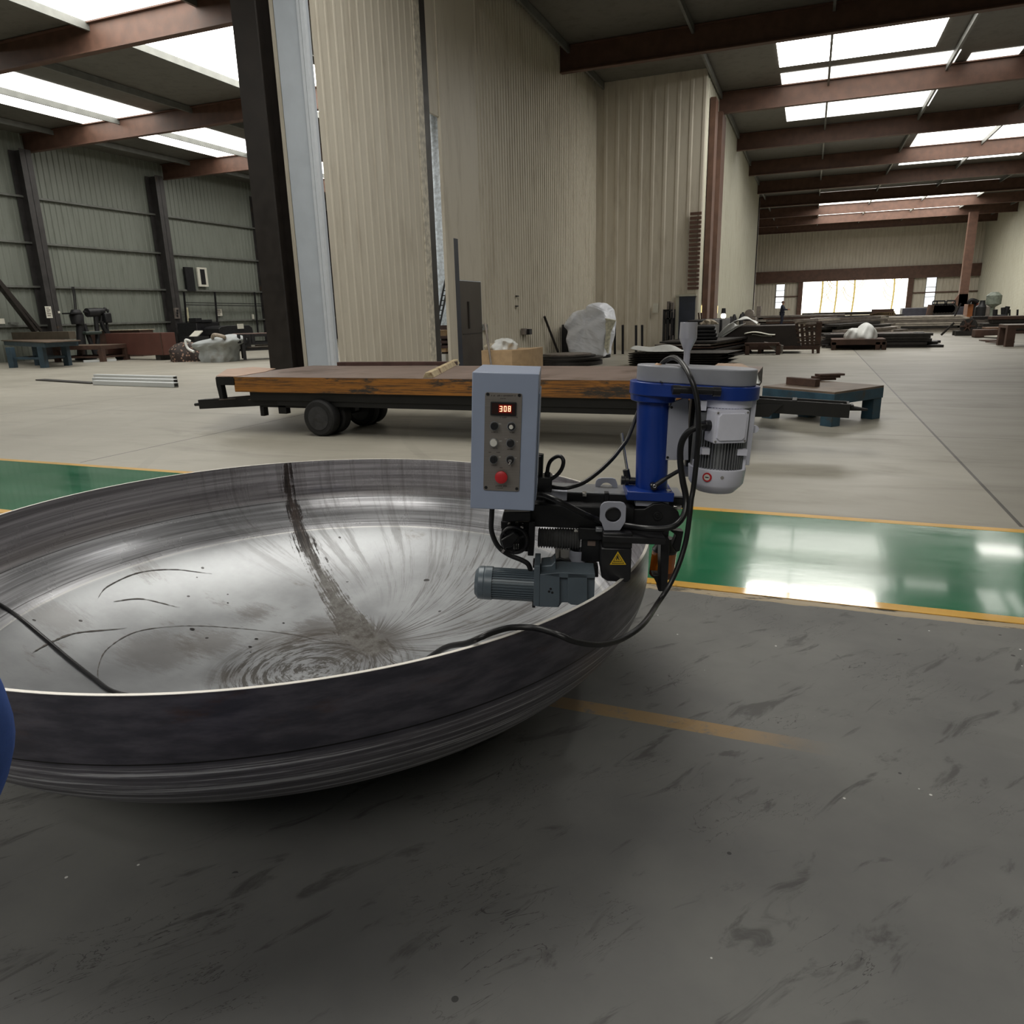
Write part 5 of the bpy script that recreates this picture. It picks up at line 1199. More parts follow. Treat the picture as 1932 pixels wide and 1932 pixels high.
# pallet of frames in front of the brown box
q = G(158, 683); yb_ = 0
table('steel_rack_base', (q.x-.3, q.y+.7, 0), .08, 2.7, 1.5, .70, .2, .18, 'low rusty steel frame table between the workbench and the brown box', 'table', m_bnch, m_rust, low=.2)
q = G(190, 674); mb = MB(); mb.obox((q.x+.5, q.y+1.0, .62), (3.0, .9, 1.24), .1); mb.build('plate_bench', m_rust, label='rusty bench with a pale plate top behind the low frame table', cat='bench', bevel=.01)
mb = MB(); mb.obox((q.x+.5, q.y+1.0, 1.258), (3.1, 1.1, .03), .1); mb.build('pale_plate', mat('pale_plate', (168, 158, 140), .55), label='pale plate lying on the rusty bench left of the brown box', cat='plate')
a = G(158, 684); b = G(220, 681); mb = MB(); mb.bar((a.x, a.y, .05), (b.x, b.y, .05), .18, .09); mb.build('floor_bar', m_brt, label='pale bar lying on the floor in front of the brown box', cat='bar')
# brown steel box on feet
a, b = G(206, 678), G(313, 680)
zt = Hh(270, 628, (a+b)/2).z; d = (b-a); d.z = 0; L = d.length; yaw = math.atan2(d.y, d.x); nn = Vector((-d.y, d.x, 0)).normalized(); c = (a+b)/2+nn*.3
bx = thing('steel_container', (c.x, c.y, 0), 'long plain brown steel box standing on feet by the left wall', 'box')
mb = MB(); mb.obox((c.x, c.y, (zt+.22)/2), (L, .6, zt-.22), yaw); mb.build('box_shell', m_box2, bx, bevel=.01)
for s in (-.36, .36):
    p = c+d.normalized()*L*s; mb = MB(); mb.obox((p.x, p.y, .11), (.35, .5, .22), yaw); mb.build('foot', m_dk, bx)
p = c+d.normalized()*L*.47-nn*.305; mb = MB(); mb.obox((p.x, p.y, (zt+.22)/2), (.06, .02, zt-.24), yaw); mb.build('seam_strip', m_rust, bx)
# net of scrap beside the bag
def lump(name, cen, sx, sy, sz, m, label, cat, seed=1, fold=.1, freq=3.0, nu=40, nv=24, parent=None, flat=.0, pinch=0.0, power=2.6):
    rnd = random.Random(seed); ph = [rnd.uniform(0, 6.3) for _ in range(8)]
    def fn(u, v):
        t = u*2*PI; f = v*PI*.5*1.0
        rr = math.sin(PI*.5*(1-v))**(2/power) if v < 1 else 0
        z = (math.sin(PI*.5*v))**(2/power)
        w_ = 1+fold*(math.sin(freq*t+ph[0]+4*v)+.6*math.sin(freq*2.3*t+ph[1]-7*v)+.5*math.sin(9*v+ph[2]+2*t))
        zz = z*sz*(1+fold*.8*math.sin(2*t+ph[3])*rr+fold*.5*math.sin(freq*1.7*t+ph[4]+6*v)*rr)
        return (cen[0]+sx*rr*w_*math.cos(t), cen[1]+sy*rr*w_*math.sin(t), cen[2]+zz)
    mb = MB(); R = mb.grid(fn, nu, nv, True); mb.face(R[-1])
    return mb.build(name, m, parent, label=label, cat=cat, sharp=70, sub=1)
q = G(332, 683); n = NT('rust_net'); vv = n.t.nodes.new('ShaderNodeTexVoronoi'); vv.inputs['Scale'].default_value = 9; tc = n.t.nodes.new('ShaderNodeTexCoord'); n.t.links.new(tc.outputs['Object'], vv.inputs['Vector'])
m_net = n.set(n.mix(n.ramp(vv.outputs['Distance'], .25, .4), lin3(140, 112, 96), lin3(40, 28, 24)), .7)
lump('scrap_bundle', (q.x+.1, q.y+.6, 0), .8, .7, .78, m_net, 'netted bundle of reddish scrap between the brown box and the bulk bag', 'bundle', 3, .08, 4)
# grey white bulk bag
q = G(385, 685); hw2 = (G(418, 685)-G(352, 685)).length/2
bgt = thing('bulk_bag', (q.x, q.y+.8, 0), 'big light grey bulk bag slumped on the floor beside the brown box', 'bag')
zb = Hh(385, 636, q).z
def bagfn(u, v):
    t = u*2*PI; prof = [(0, .86), (.15, .92), (.42, .90), (.56, .98), (.66, 1.18), (.80, 1.26), (.92, 1.0), (1.0, .55)]
    for (v0_, r0_), (v1_, r1_) in zip(prof, prof[1:]):
        if v <= v1_: r = r0_+(r1_-r0_)*(v-v0_)/(v1_-v0_); break
    sq = 1/max(abs(math.cos(t)), abs(math.sin(t)))**.55
    r *= hw2*sq*.9*(1+.03*math.sin(5*t+9*v)+.025*math.sin(11*t-14*v)+(.06 if .5 < v < .6 else 0)*math.sin(7*t))
    return (q.x+r*math.cos(t)+(.12 if v > .7 else 0), q.y+.9+r*math.sin(t)*.8, zb*v*(1+.10*math.cos(t-.4)*(v > .5))+.05*math.sin(6*t)*(v > .4)*(v < .95)*0+.001)
mb = MB(); R = mb.grid(bagfn, 64, 28, True); mb.face(R[-1]); mb.build('bag_body', mat('woven_bag', (158, 163, 164), .6, 0, .08, 3, bump=.1, dirt=(140, 138, 132)), bgt, sharp=70, sub=1)
mb = MB(); mb.tube([(q.x+.3, q.y+.3, zb*.96), (q.x+.6, q.y+.1, zb*1.08), (q.x+.95, q.y+.2, zb*1.0), (q.x+.7, q.y+.5, zb*.95)], .07, 10, 5); mb.build('bag_mouth', mat('tan_bag_rim', (150, 138, 124), .6), bgt)
mb = MB(); a = Hh(341, 645, q); mb.tube([(a.x, a.y+.5, a.z), (a.x-.15, a.y+.4, a.z+.05), (a.x-.1, a.y+.4, a.z-.25), (a.x+.2, a.y+.4, a.z-.4)], .05, 8, 5); mb.build('bag_loop', m_bagw, bgt)
# long tube rack / bench with legs, right of the bag
a, b = G(446, 681), G(600, 674)
rk = thing('conveyor_rack', ((a.x+b.x)/2, (a.y+b.y)/2, 0), 'long dark rack with square posts and an open upper rail behind the bulk bag', 'rack')
zr = Hh(480, 631, G(480, 681)).z; zr2 = Hh(480, 645.5, G(480, 681)).z
d = (b-a); d.z = 0; dn = d.normalized(); nn = Vector((-dn.y, dn.x, 0)); a = a-dn*.0; L = (b-a).length
mb = MB()
for off in (0, 1.3):
    for z, h in ((zr-.05, .1), (zr2-.06, .12), (.42, .08)): mb.bar(tuple(Vector((a.x, a.y, z))+nn*off), tuple(Vector((b.x, b.y, z))+nn*off), .08, h)
mb.build('rack_rails', m_dkb, rk)
for i, px in enumerate((463, 517, 541, 575)):
    p = G(px, 682-(px-430)*.02)
    for off in (0, 1.3):
        mb = MB(); qq = p+nn*off; mb.obox((qq.x, qq.y, zr2/2), (.12, .12, zr2-.1), math.atan2(dn.y, dn.x)); mb.build('rack_post', m_dkb, rk)
for px in (430, 456, 467, 478, 483, 514, 538, 560): p = G(px, 682); mb = MB(); mb.obox((p.x, p.y, (zr+zr2)/2), (.1, .08, zr-zr2+.05), 0); mb.build('rail_spacer', m_dkb, rk)
mb = MB(); mb.bar(tuple(Vector((a.x, a.y, zr+.015))+nn*.65), tuple(Vector((b.x, b.y, zr+.015))+nn*.65), 1.2, .03); mb.build('rack_top', mat('brown_top', (96, 74, 66), .6), rk)
for i, (z, m, s0, s1) in enumerate(((.50, m_dk2, .15, .95), (.56, m_strip, .25, .7), (.62, m_dk2, .3, .9))):
    mb = MB(); p0, p1 = a.lerp(b, s0)+nn*(.3+.2*i), a.lerp(b, s1)+nn*(.3+.2*i); mb.bar((p0.x, p0.y, z), (p1.x, p1.y, z), .14, .05); mb.build('steel_bar', m, label=('lowest', 'middle', 'uppermost')[i]+' steel bar lying on the lower rails of the long dark rack', cat='bar', group='bars in the long dark rack')
# dark cabinet machine and curved press behind the rack
def atwall(px, py, back=1.2): p = PX(px, py, XL+.7+back); return p
def cab(name, px0, px1, py0, X0, dep, m, label, cat, bev=.03, z0=0):
    a, b = PX(px0, 600, X0), PX(px1, 600, X0); z = PX((px0+px1)/2, py0, X0).z
    mb = MB(); mb.box(X0-dep, X0, min(a.y, b.y), max(a.y, b.y), z0, z); return mb.build(name, m, label=label, cat=cat, bevel=bev)
cab('machine_cabinet', 369, 413, 608, -31.5, 1.4, m_dkb, 'dark machine cabinet by the left wall behind the bulk bag', 'cabinet')
X0 = -31.4
for i, (p0, p1, y0, y1) in enumerate(((371, 383, 600, 608), (383, 402, 603, 608))):
    a, b = PX(p0, y0, X0), PX(p1, y1, X0); mb = MB(); mb.box(X0-.6, X0-.05, a.y, b.y, b.z, a.z); mb.build('tool_tray', m_dkb, label=('taller left', 'longer right')[i]+' black tool tray on top of the dark machine cabinet', cat='tool tray', bevel=.02)
P = [(415, 632), (413, 620), (417, 616), (430, 614), (470, 613.5), (476, 618), (479, 632)]
mb = MB(); X0 = -30.2; Q0 = [PX(a, b, X0) for a, b in P]
mb.hexa([(X0-1.1, q.y, q.z) for q in Q0], [(X0, q.y, q.z) for q in Q0]); mb.box(X0-1.0, X0-.1, Q0[0].y+.2, Q0[-1].y-.2, 0, Q0[0].z)
mb.build('rolling_press', m_dkb, label='low black rounded machine body behind the long rack', cat='machine', bevel=.03)
a, b = PX(448, 611, X0+.05), PX(460, 620, X0+.05); mb = MB(); mb.box(X0+.01, X0+.06, a.y, b.y, b.z, a.z); mb.build('paper_tag', m_paper, label='white paper sheet on the low black rounded machine', cat='paper')
a = PX(368, 632, -30.5); mb = MB(); mb.obox((a.x, a.y, a.z), (.5, .8, .05), .1, .5); mb.build('paper_sheet', m_paper, label='tilted white sheet sticking up behind the bulk bag', cat='paper')
mb = MB(); mb.obox((a.x, a.y, a.z/2-.02), (.8, 1.2, a.z-.1), .1); mb.build('low_cabinet', m_dkb, label='low dark stand carrying the tilted white sheet behind the bulk bag', cat='stand')
# pedestal drill pair against the left wall
def pix(px, py, X): return tuple(PX(px, py, X))
X0 = -31.0
pd = thing('pedestal_grinder', (X0, PX(150, 640, X0).y, 0), 'dark pedestal machine with a hooded drum head by the left wall', 'machine')
a = PX(145, 600, X0); z1 = PX(145, 584, X0).z; z2 = PX(145, 612, X0).z; hw3 = (PX(156, 600, X0).y-PX(134, 600, X0).y)/2
mb = MB(); mb.lathe((X0, a.y, z2), (0, 0, 1), [(0, hw3*.9), (z1-z2-.25, hw3), (z1-z2, hw3*.6)], 24); mb.build('drum_head', m_dkb, pd, bevel=.02)
mb = MB(); mb.cyl((X0-.1, a.y+.0, 0.05), (X0, a.y+.1, z2), .22, .16); mb.cyl((X0+.2, a.y+.5, 0.05), (X0, a.y+.3, z2), .1, .1); mb.lathe((X0, a.y+.1, 0), (0, 0, 1), [(0, .45), (.08, .45)], 20); mb.build('pedestal', m_dkb, pd)
mb = MB(); b = PX(135, 590, X0); mb.box(X0-.3, X0+.3, b.y-.25, b.y+.3, b.z-.06, b.z); mb.build('hood_flap', m_dkb, pd)
q = PX(180, 590, X0)
ra = thing('radial_arm_machine', (X0, q.y+.5, 0), 'dark arm machine with hoses and a cluttered head by the left wall', 'machine')
mb = MB(); mb.tube([pix(158, 588, X0), pix(166, 590, X0), pix(178, 588, X0), pix(196, 587.5, X0)], [.06, .14, .16, .12], 12, 4); mb.cyl(pix(164, 590, X0), pix(184, 589, X0), .2); mb.build('arm', m_dkb, ra)
mb = MB(); a, b = PX(190, 586, X0), PX(206, 609, X0); mb.box(X0-.35, X0+.25, a.y, b.y, b.z, a.z-.1); mb.cyl(pix(198, 587, X0), pix(198, 580, X0), .08); mb.cyl(pix(203, 590, X0), pix(204, 583, X0), .05); mb.build('arm_head', m_dkb, ra, bevel=.05)
mb = MB(); mb.tube([pix(180, 588, X0), pix(181, 604, X0), pix(184, 632, X0), pix(184, 662, X0)], .1, 10, 4); mb.tube([pix(186, 590, X0), pix(184, 604, X0), pix(190, 608, X0), pix(192, 596, X0)], .05, 8, 4)
mb.tube([pix(191, 606, X0), pix(196, 620, X0), pix(203, 632, X0), pix(205, 655, X0)], .1, 8, 4); mb.tube([pix(201, 606, X0), pix(203, 622, X0), pix(207, 632, X0), pix(208, 655, X0)], .06, 8, 4); mb.build('arm_legs', m_dkb, ra)
mb = MB(); a, b = PX(164, 632, X0+.4), PX(196, 642, X0+.4); mb.box(X0-.2, X0+.4, a.y, b.y, 1.27, a.z); mb.build('green_motor', mat('dark_green_motor', (44, 54, 50), .5), label='dark green motor on the bench under the arm machine', cat='motor', bevel=.05)
# drop cables on the left wall, diagonal brace, notices, boxes
mb = MB(); 
for d_ in (0, 5): mb.tube([pix(136+d_*.6, 541, XL+.3), pix(139+d_*.6, 560, XL+.3), pix(141+d_*.6, 584, XL+.3)], .03, 6, 3)
mb.build('wall_cables', m_blk, label='pair of thin dark cables hanging on the left wall above the pedestal machine', cat='cable')
mb = MB(); X1 = XL+.9
for o1, o2, wd in (((-2, 536), (66, 625), .3), ((6, 540), (78, 625), .1)): mb.bar(pix(o1[0]-14, o1[1]-18, X1), pix(*o2, X1), .12, wd, (1, 0, 0))
for i in range(8):
    t = i/7.5; a = (4+70*t, 542+86*t); mb.bar(pix(a[0]-6, a[1]+1, X1), pix(a[0]+2, a[1]-3, X1), .08, .06, (1, 0, 0))
mb.build('diagonal_ladder_brace', m_DK if 'm_DK' in globals() else M_BLKCOL, label='dark diagonal ladder-like brace against the left wall at the photo edge', cat='brace')
def wallbox(name, p0, p1, q0, q1, X, dep, m, label, cat, parent=None):
    a, b = PX(p0, q0, X), PX(p1, q1, X); mb = MB(); mb.box(X-dep, X, min(a.y, b.y), max(a.y, b.y), min(a.z, b.z), max(a.z, b.z)); return mb.build(name, m, parent, label=label, cat=cat, bevel=.004)
def notice(name, p0, p1, q0, q1, X, label, dep=.02):
    o = wallbox(name, p0, p1, q0, q1, X, dep, m_paper, label, 'notice'); a, b = PX(p0, q0, X), PX(p1, q1, X); mb = MB()
    for i in range(5):
        z = a.z+(b.z-a.z)*(.15+.16*i); w_ = (b.y-a.y)
        mb.box(X, X+.003, a.y+w_*.15, a.y+w_*random.uniform(.6, .85), z-.02, z+.02)
    mb.build('print_lines', m_dk2, o)
XC = XL+.45+.352
notice('notice_board', 84.5, 100, 578, 600, XC+.01, 'white printed notice on the leftmost wall column')
wallbox('switch_box', 109, 114, 587, 591, XC, .04, m_paper, 'small pale box on the edge of the leftmost wall column', 'box')
wallbox('paper_label', -2, 10, 601, 611, XL+.3, .2, m_paper, 'white sheet standing on the girt at the far left', 'paper')
wallbox('grey_tray', 20, 36, 608, 611.5, XL+.3, .2, M_GIRT, 'small grey tray lying on the girt left of the first column', 'tray')
o = wallbox('control_station', 330, 340, 581, 601, XC+.12, .13, m_dk2, 'grey push-button station on the second wall column', 'control box')
for i in range(3): wallbox('station_button', 333, 337, 584+5*i, 588+5*i, XC+.14, .02, m_blk, None, None, o)
notice('wall_notice', 407, 420, 583, 596, XL+.12, 'white notice on the left wall behind the dark cabinet')
wallbox('rolled_sheet', 350, 358, 580, 606, XL+.3, .1, mat('pale_yellow_sheet', (196, 192, 160), .6), 'pale yellow sheet standing on the girt right of the second column', 'sheet')
wallbox('spray_bottle', 477, 480, 593, 602, XL+.3, .1, m_paper, 'small white bottle standing on the girt between second and third column', 'bottle')
mb = MB()
a, b = PX(375, 531, XL+.2), PX(394, 541, XL+.2); mb.box(XL+.1, XL+.2, a.y, b.y, b.z, a.z+.8); o = mb.build('wall_panel', m_paper, label='white framed switch panel high on the left wall', cat='panel')
mb = MB(); mb.box(XL+.2, XL+.22, a.y+.2, b.y-.2, b.z+.12, a.z+.7); mb.build('panel_window', m_dkb, o)
a, b = PX(352, 531, XL+.25), PX(370, 549, XL+.25); mb = MB(); mb.box(XL+.1, XL+.25, a.y, b.y, b.z, a.z+.8); mb.build('wall_cabinet', m_dkb, label='dark cabinet high on the left wall beside the second column', cat='cabinet')
mb = MB()
for px in (347, 405, 480): mb.bar(pix(px, 551, XL+.35), pix(px+7, 630, XL+.35), .06, .1, (1, 0, 0))
for py in (571, 575): mb.bar(pix(348, py, XL+.35), pix(505, py+2.5, XL+.35), .03, .04)
mb.build('pipe_frame', m_dkb, label='thin dark pipe frame on the left wall between the second and third column', cat='frame')
mb = MB(); mb.tube([pix(517, 578, XL+.3), pix(530, 580, XL+.3), pix(545, 578.5, XL+.3), pix(556, 578, XL+.3)], .05, 6, 3); mb.build('wall_hose', m_blk, label='dark hose strung on the wall right of the third column', cat='hose')
# welder
q = PX(532, 640, -27.0)
dd = math.hypot(q.x, q.y)
wp = person('person.001', (q.x, q.y, 0), math.radians(100), 'person in blue workwear with a reddish cap holding a mask behind the long rack',
       {'elR': (.24, .2, 1.38), 'wrR': (.10, .30, 1.66), 'elL': (-.24, .10, 1.12), 'wrL': (-.12, .32, 1.05)}, (m_skin, mat('bright_blue_workwear', (48, 92, 150), .8), m_navy, m_shoe, m_hair), hat=mat('reddish_cap', (168, 84, 74), .6), scale=1.08, lean=.06)
m_spark = emis('weld_glow', (1.0, .75, .6), 12.0)
def on_rack(px):
    p = G(px, 677.5)+nn*.55; p.z = zr+.031; return p
p = on_rack(545); mb = MB(); mb.lathe((p.x, p.y, p.z), (0, 0, 1), [(0, .01), (.04, .10), (.12, .12), (.18, .05), (.2, .001)], 12); mb.build('weld_flare', m_spark, label='small glowing weld spot on the long rack beside the person in blue', cat='weld')
p = on_rack(540); p.z += .36; mb = MB(); mb.tube([(p.x, p.y, p.z-.35), (p.x+.05, p.y-.05, p.z), (p.x-.05, p.y-.1, p.z+.2)], .1, 8, 4); mb.build('red_torch', mat('red_torch', (170, 70, 66), .5), label='red torch handle beside the glowing weld spot', cat='torch')
lump('workpiece', tuple(on_rack(552)), .35, .35, .75, m_rust, 'rusty rounded workpiece on the long rack beside the dark column', 'workpiece', 5, .1)

# ---- seen through the gap in the partition
gx = WX-2.4
a, b = PX(827, 545, gx-4), PX(845, 545, gx-4)
X2 = -13.5
def mid(px, py): return tuple(PY(px, py, 28.6))
ld = thing('leaning_ladder', mid(828, 610), 'thin dark ladder leaning on the pale wall seen through the gap', 'ladder')
p0, p1, p2, p3 = Vector(mid(823, 612)), Vector(mid(842, 520)), Vector(mid(830, 612)), Vector(mid(849, 520))
_t = -(p0.z-.01)/(p1.z-p0.z); p0 = p0.lerp(p1, _t); _t = -(p2.z-.01)/(p3.z-p2.z); p2 = p2.lerp(p3, _t)
for a_, b_ in ((p0, p1), (p2, p3)): mb = MB(); mb.bar(tuple(a_), tuple(b_), .05, .08, (0, 1, 0)); mb.build('rail', m_dkb, ld)
for i in range(16): t = i/16; mb = MB(); mb.bar(tuple(p0.lerp(p1, t)), tuple(p2.lerp(p3, t)), .04, .04); mb.build('rung', m_dkb, ld)
rk2 = thing('storage_rack', mid(834, 650), 'dark red-brown storage rack seen through the gap', 'rack')
YR = 21.0
def gp(px, py, Y=YR): return PY(px, py, Y)
mb = MB(); a, b = gp(843, 604), gp(849, 604); mb.box(a.x, b.x, YR, YR+.1, 0, a.z); a, b = gp(822, 614), gp(849, 614); mb.box(a.x-.8, b.x, YR, YR+.08, a.z-.12, a.z)
for py in (636, 645, 654): q = gp(834, py); mb.box(gp(815, py).x, b.x, YR+.1, YR+.6, q.z-.05, q.z+.03)
mb.box(gp(815, 640).x, b.x, YR+.62, YR+.66, 0, gp(834, 616).z); mb.build('rack_frame', mat('dark_red_rack', (66, 48, 46), .5), rk2)
for i, (y0, y1, m) in enumerate(((623, 636, m_wood), (655, 664, m_wood), (668, 690, m_bagw))):
    a, b = gp(826, y0, YR+.2), gp(843, y1, YR+.2); mb = MB(); mb.box(a.x-.5, b.x, YR+.15, YR+.5, max(b.z, 0.001), a.z); mb.build('carton', m, label=('tan carton on the top shelf of the rack in the gap', 'tan carton on the lower shelf of the rack in the gap', 'white sack on the floor under the rack in the gap')[i], cat=('carton', 'carton', 'sack')[i])

# ---- in front of the partition
# pale crate with white plastic
a, b = G(908, 694), G(985, 694); Yc = 14.4
p0, p1, p2 = PY(908, 661, Yc), PY(985, 660, Yc), PY(965, 661, Yc)
mb = MB(); mb.box(p0.x, p2.x, Yc, Yc+1.0, 0, p0.z); cr = None
mb.hexa([(p2.x, Yc, 0), (p1.x, Yc+.35, 0), (p1.x, Yc+1.3, 0), (p2.x, Yc+1.0, 0)], [(p2.x, Yc, p0.z), (p1.x, Yc+.35, p0.z), (p1.x, Yc+1.3, p0.z), (p2.x, Yc+1.0, p0.z)])
mb.build('wooden_crate', m_wood, label='pale brown wooden crate by the partition wall behind the trailer', cat='crate', bevel=.006)
q = PY(957, 659, Yc+.4)
lump('plastic_wrap', (q.x-.05, q.y, p0.z+.002), .27, .28, .22, m_bagw, 'crumpled white plastic heaped on the wooden crate', 'plastic sheet', 11, .22, 4)
q = PY(930, 659, Yc+.4); lump('paper_wrap', (q.x, q.y, p0.z+.002), .14, .22, .13, mat('beige_wrap', (182, 172, 152), .6), 'beige crumpled wrap left of the white plastic on the crate', 'wrap', 14, .2, 5)
q0, q1 = PY(893, 612, 13.9), PY(922, 686, 13.9); mb = MB(); mb.cyl(tuple(q1-(q0-q1)*.25), tuple(q0+Vector((0, .6, 0))), .022); mb.build('leaning_rod', m_dk2, label='thin brown rod leaning in front of the grey door', cat='rod')
# rod leaning at the wall
q0 = PX(1027, 597, WX+.08); q1 = min((G(1058, y) for y in range(665, 760)), key=lambda p: abs(p.x-(WX+.35))); mb = MB(); mb.cyl(tuple(q1), tuple(q0), .04); mb.build('leaning_rod', m_dk, label='long dark rod leaning on the ribbed wall left of the covered machine', cat='rod')
# stack of thin dark round plates with heap
pb = G(1066, 690); 
for i, (rx, px, dz, hh) in enumerate(((1.16, 0, 0, .12), (1.12, -.04, .125, .05), (1.14, .03, .18, .05), (.95, 0, .235, .05), (.74, .08, .29, .04))):
    mb = MB(); mb.lathe((-7.02+px, 22.3, dz), (0, 0, 1), [(0, rx), (hh, rx), (hh, .001)], 40)
    mb.build('round_plate', m_dk if i < 4 else m_dk2, label=('thick dark bottom', 'second', 'middle', 'fourth', 'small brownish topmost')[i]+' round plate of the stack in front of the covered machine', cat='round plate', group='round plates in front of the covered machine')
# covered machine
qb = G(1118, 676); zc = Hh(1125, 572, qb).z; wl = (G(1150, 676)-G(1080, 676)).length/2
cm = thing('covered_machine', (qb.x, qb.y+.6, 0), 'tall machine under a crumpled grey-white tarpaulin by the ribbed wall', 'covered machine')
out = [(1086, 674), (1082, 662), (1076, 640), (1075, 622), (1078, 606), (1085, 592), (1094, 587), (1112, 582), (1120, 573), (1136, 571.5), (1146, 575), (1152, 590), (1158, 603), (1155, 625), (1150, 650), (1146, 672)]
Yc = qb.y+.5
pl = [PY(a, b, Yc) for a, b in out]; cx0 = sum(p.x for p in pl)/len(pl); cz0 = sum(p.z for p in pl)/len(pl)
mb = MB()
cl = smooth_path(pl, 5)+[pl[-1].lerp(pl[0], k/8) for k in range(1, 8)]
M_ = len(cl)
def fold(x, z, q):
    return .045*math.sin(7*z+3.2*x+2.0*q)+.03*math.sin(13*z-5*x+1+3*q)+.022*math.sin(19*x+6*z+q)+.03*math.sin(4*x-9*z)
prof_c = [(-1.0, .0), (-1.0, .35), (-1.0, .7), (-.97, .88), (-.85, .97), (-.5, 1.0), (0, 1.0), (.5, 1.0), (.85, .96), (1.0, .8)]
rings = []
for s, sh in prof_c:
    ring = []
    for p in cl:
        x = cx0+(p.x-cx0)*sh; z = cz0+(p.z-cz0)*(sh if p.z > cz0 else (sh if s < -.9 else 1)); f = fold(x-cx0, z, s)
        ring.append((x+f*.5*(sh > .8), Yc+s*.75+f*(1.3 if s < -.8 else .3), max(.006, z+f*.4*(sh > .8)*(z > .3))))
    if sh == 0: c0_ = mb.vs([(cx0, ring[0][1], cz0)])[0]; rings.append(None)
    else: rings.append(mb.vs(ring))
for k in range(M_): mb.face([c0_, rings[1][k], rings[1][(k+1) % M_]])
for a, b in zip(rings[1:], rings[2:]):
    for k in range(M_): mb.face([a[k], a[(k+1) % M_], b[(k+1) % M_], b[k]])
mb.face(rings[-1])
mb.build('tarpaulin', m_tarp, cm, sharp=60, sub=1)
mb = MB(); q = PY(1150, 600, Yc-.78); P = [(1141, 600), (1160, 604), (1150, 628), (1146, 668), (1140, 655), (1143, 625)]
P3 = [PY(a, b, Yc-.72) for a, b in P]; mb.hexa([(p.x, Yc-.5, p.z) for p in P3], [(p.x, Yc-.73, p.z) for p in P3]); mb.build('clear_wrap', mat('pale_clear_wrap', (206, 204, 186), .3), cm, bevel=.02)
mb = MB(); a, b = PY(1068, 612, Yc+.5), PY(1082, 668, Yc+.5); mb.box(a.x, b.x, Yc+.0, Yc+.6, .0, a.z); mb.build('machine_side', m_dkb, cm)
mb = MB(); mb.lathe((qb.x, Yc, 0), (0, 0, 1), [(0, .5), (.1, .5)], 20); mb.build('machine_foot', m_dkb, cm)
# thin posts right of it
for px, y0, y1, lab in ((1160, 614, 662, 'leftmost of the thin dark posts beside the covered machine'), (1175, 613, 664, 'second of the thin dark posts beside the covered machine'), (1200, 613.5, 650, 'third of the thin dark posts, in front of the plain wall'), (1211.5, 613, 650, 'rightmost of the thin dark posts before the plate pile')):
    b_ = G(px, 668); t_ = Hh(px, y0, b_); mb = MB(); mb.cyl((b_.x, b_.y, 0), (t_.x, t_.y, t_.z), .045); mb.build('post', m_dkb, label=lab, cat='post')
# marks and outlets on the partition
def wx(name, p0, p1, q0, q1, dep, m, label, cat, X=WX): 
    a, b = PX(p0, q0, X), PX(p1, q1, X); mb = MB(); mb.box(X+.03, X+.03+dep, min(a.y, b.y), max(a.y, b.y), min(a.z, b.z), max(a.z, b.z)); return mb.build(name, m, label=label, cat=cat, bevel=.004)
wx('socket_box', 981, 986, 620, 631, .12, m_dk2, 'grey socket box on the ribbed partition wall', 'socket box'); wx('cable_hook', 986, 991, 621, 631, .2, m_blk, 'black hook beside the grey socket box', 'hook')
wx('wall_clip', 970.5, 974.5, 557.5, 560, .05, m_blk, 'upper of two small black clips high on the partition wall', 'clip'); wx('wall_clip', 970, 974, 576.5, 579, .05, m_blk, 'lower of two small black clips high on the partition wall', 'clip')
a, b = PY(1232, 573, WY1-.06), PY(1241, 590, WY1-.06); mb = MB(); mb.box(a.x, b.x, WY1-.08, WY1-.03, b.z, a.z); mb.build('wall_notice', m_paper, label='small white notice on the plain wall left of the blue door', cat='notice')
# ================================================================ stacks on the right side of the partition
a, b = G(1189, 690), G(1358, 688); Yq = 21.6
x0, x1 = PY(1189, 688, Yq).x, PY(1350, 686, Yq).x
for i in range(6):
    z = .02+i*.062; o_ = random.uniform(-.03, .03); x2 = x1+.02*i+ (.10 if i % 2 else 0)
    mb = MB(); mb.hexa([(x0+o_, Yq, z), (x2, Yq, z), (x2+.25, Yq+1.5, z), (x0+.1, Yq+1.5, z)], [(x0+o_-.05, Yq-.03, z+.035), (x2+.12, Yq-.03, z+.035), (x2+.4, Yq+1.5, z+.035), (x0+.05, Yq+1.5, z+.035)])
    mb.build('folded_plate', m_dk, label=('bottom', 'second', 'third', 'fourth', 'fifth', 'topmost')[i]+' dark folded plate of the low stack behind the silver funnel', cat='plate', group='folded plates behind the silver funnel')
zt_ = .02+6*.062
def cloth(name, fn, m, label, cat, nu=28, nv=16):
    mb = MB(); mb.grid(fn, nu, nv); return mb.build(name, m, label=label, cat=cat, sol=.012, sharp=80, normals=False)
xa, xb = PY(1188, 660, Yq).x, PY(1287, 660, Yq).x
cloth('white_sheet', lambda u, v: (xa+(xb-xa)*u, Yq+.05+.9*v, zt_+.012+max(0, .12*math.sin(PI*u)**.7*math.sin(PI*v)+.03*math.sin(9*u+3*v))*(.3+math.sin(PI*v))+ (.10*(1-u)**6)), m_bagw, 'white plastic sheet lying on the low stack of folded plates', 'sheet')
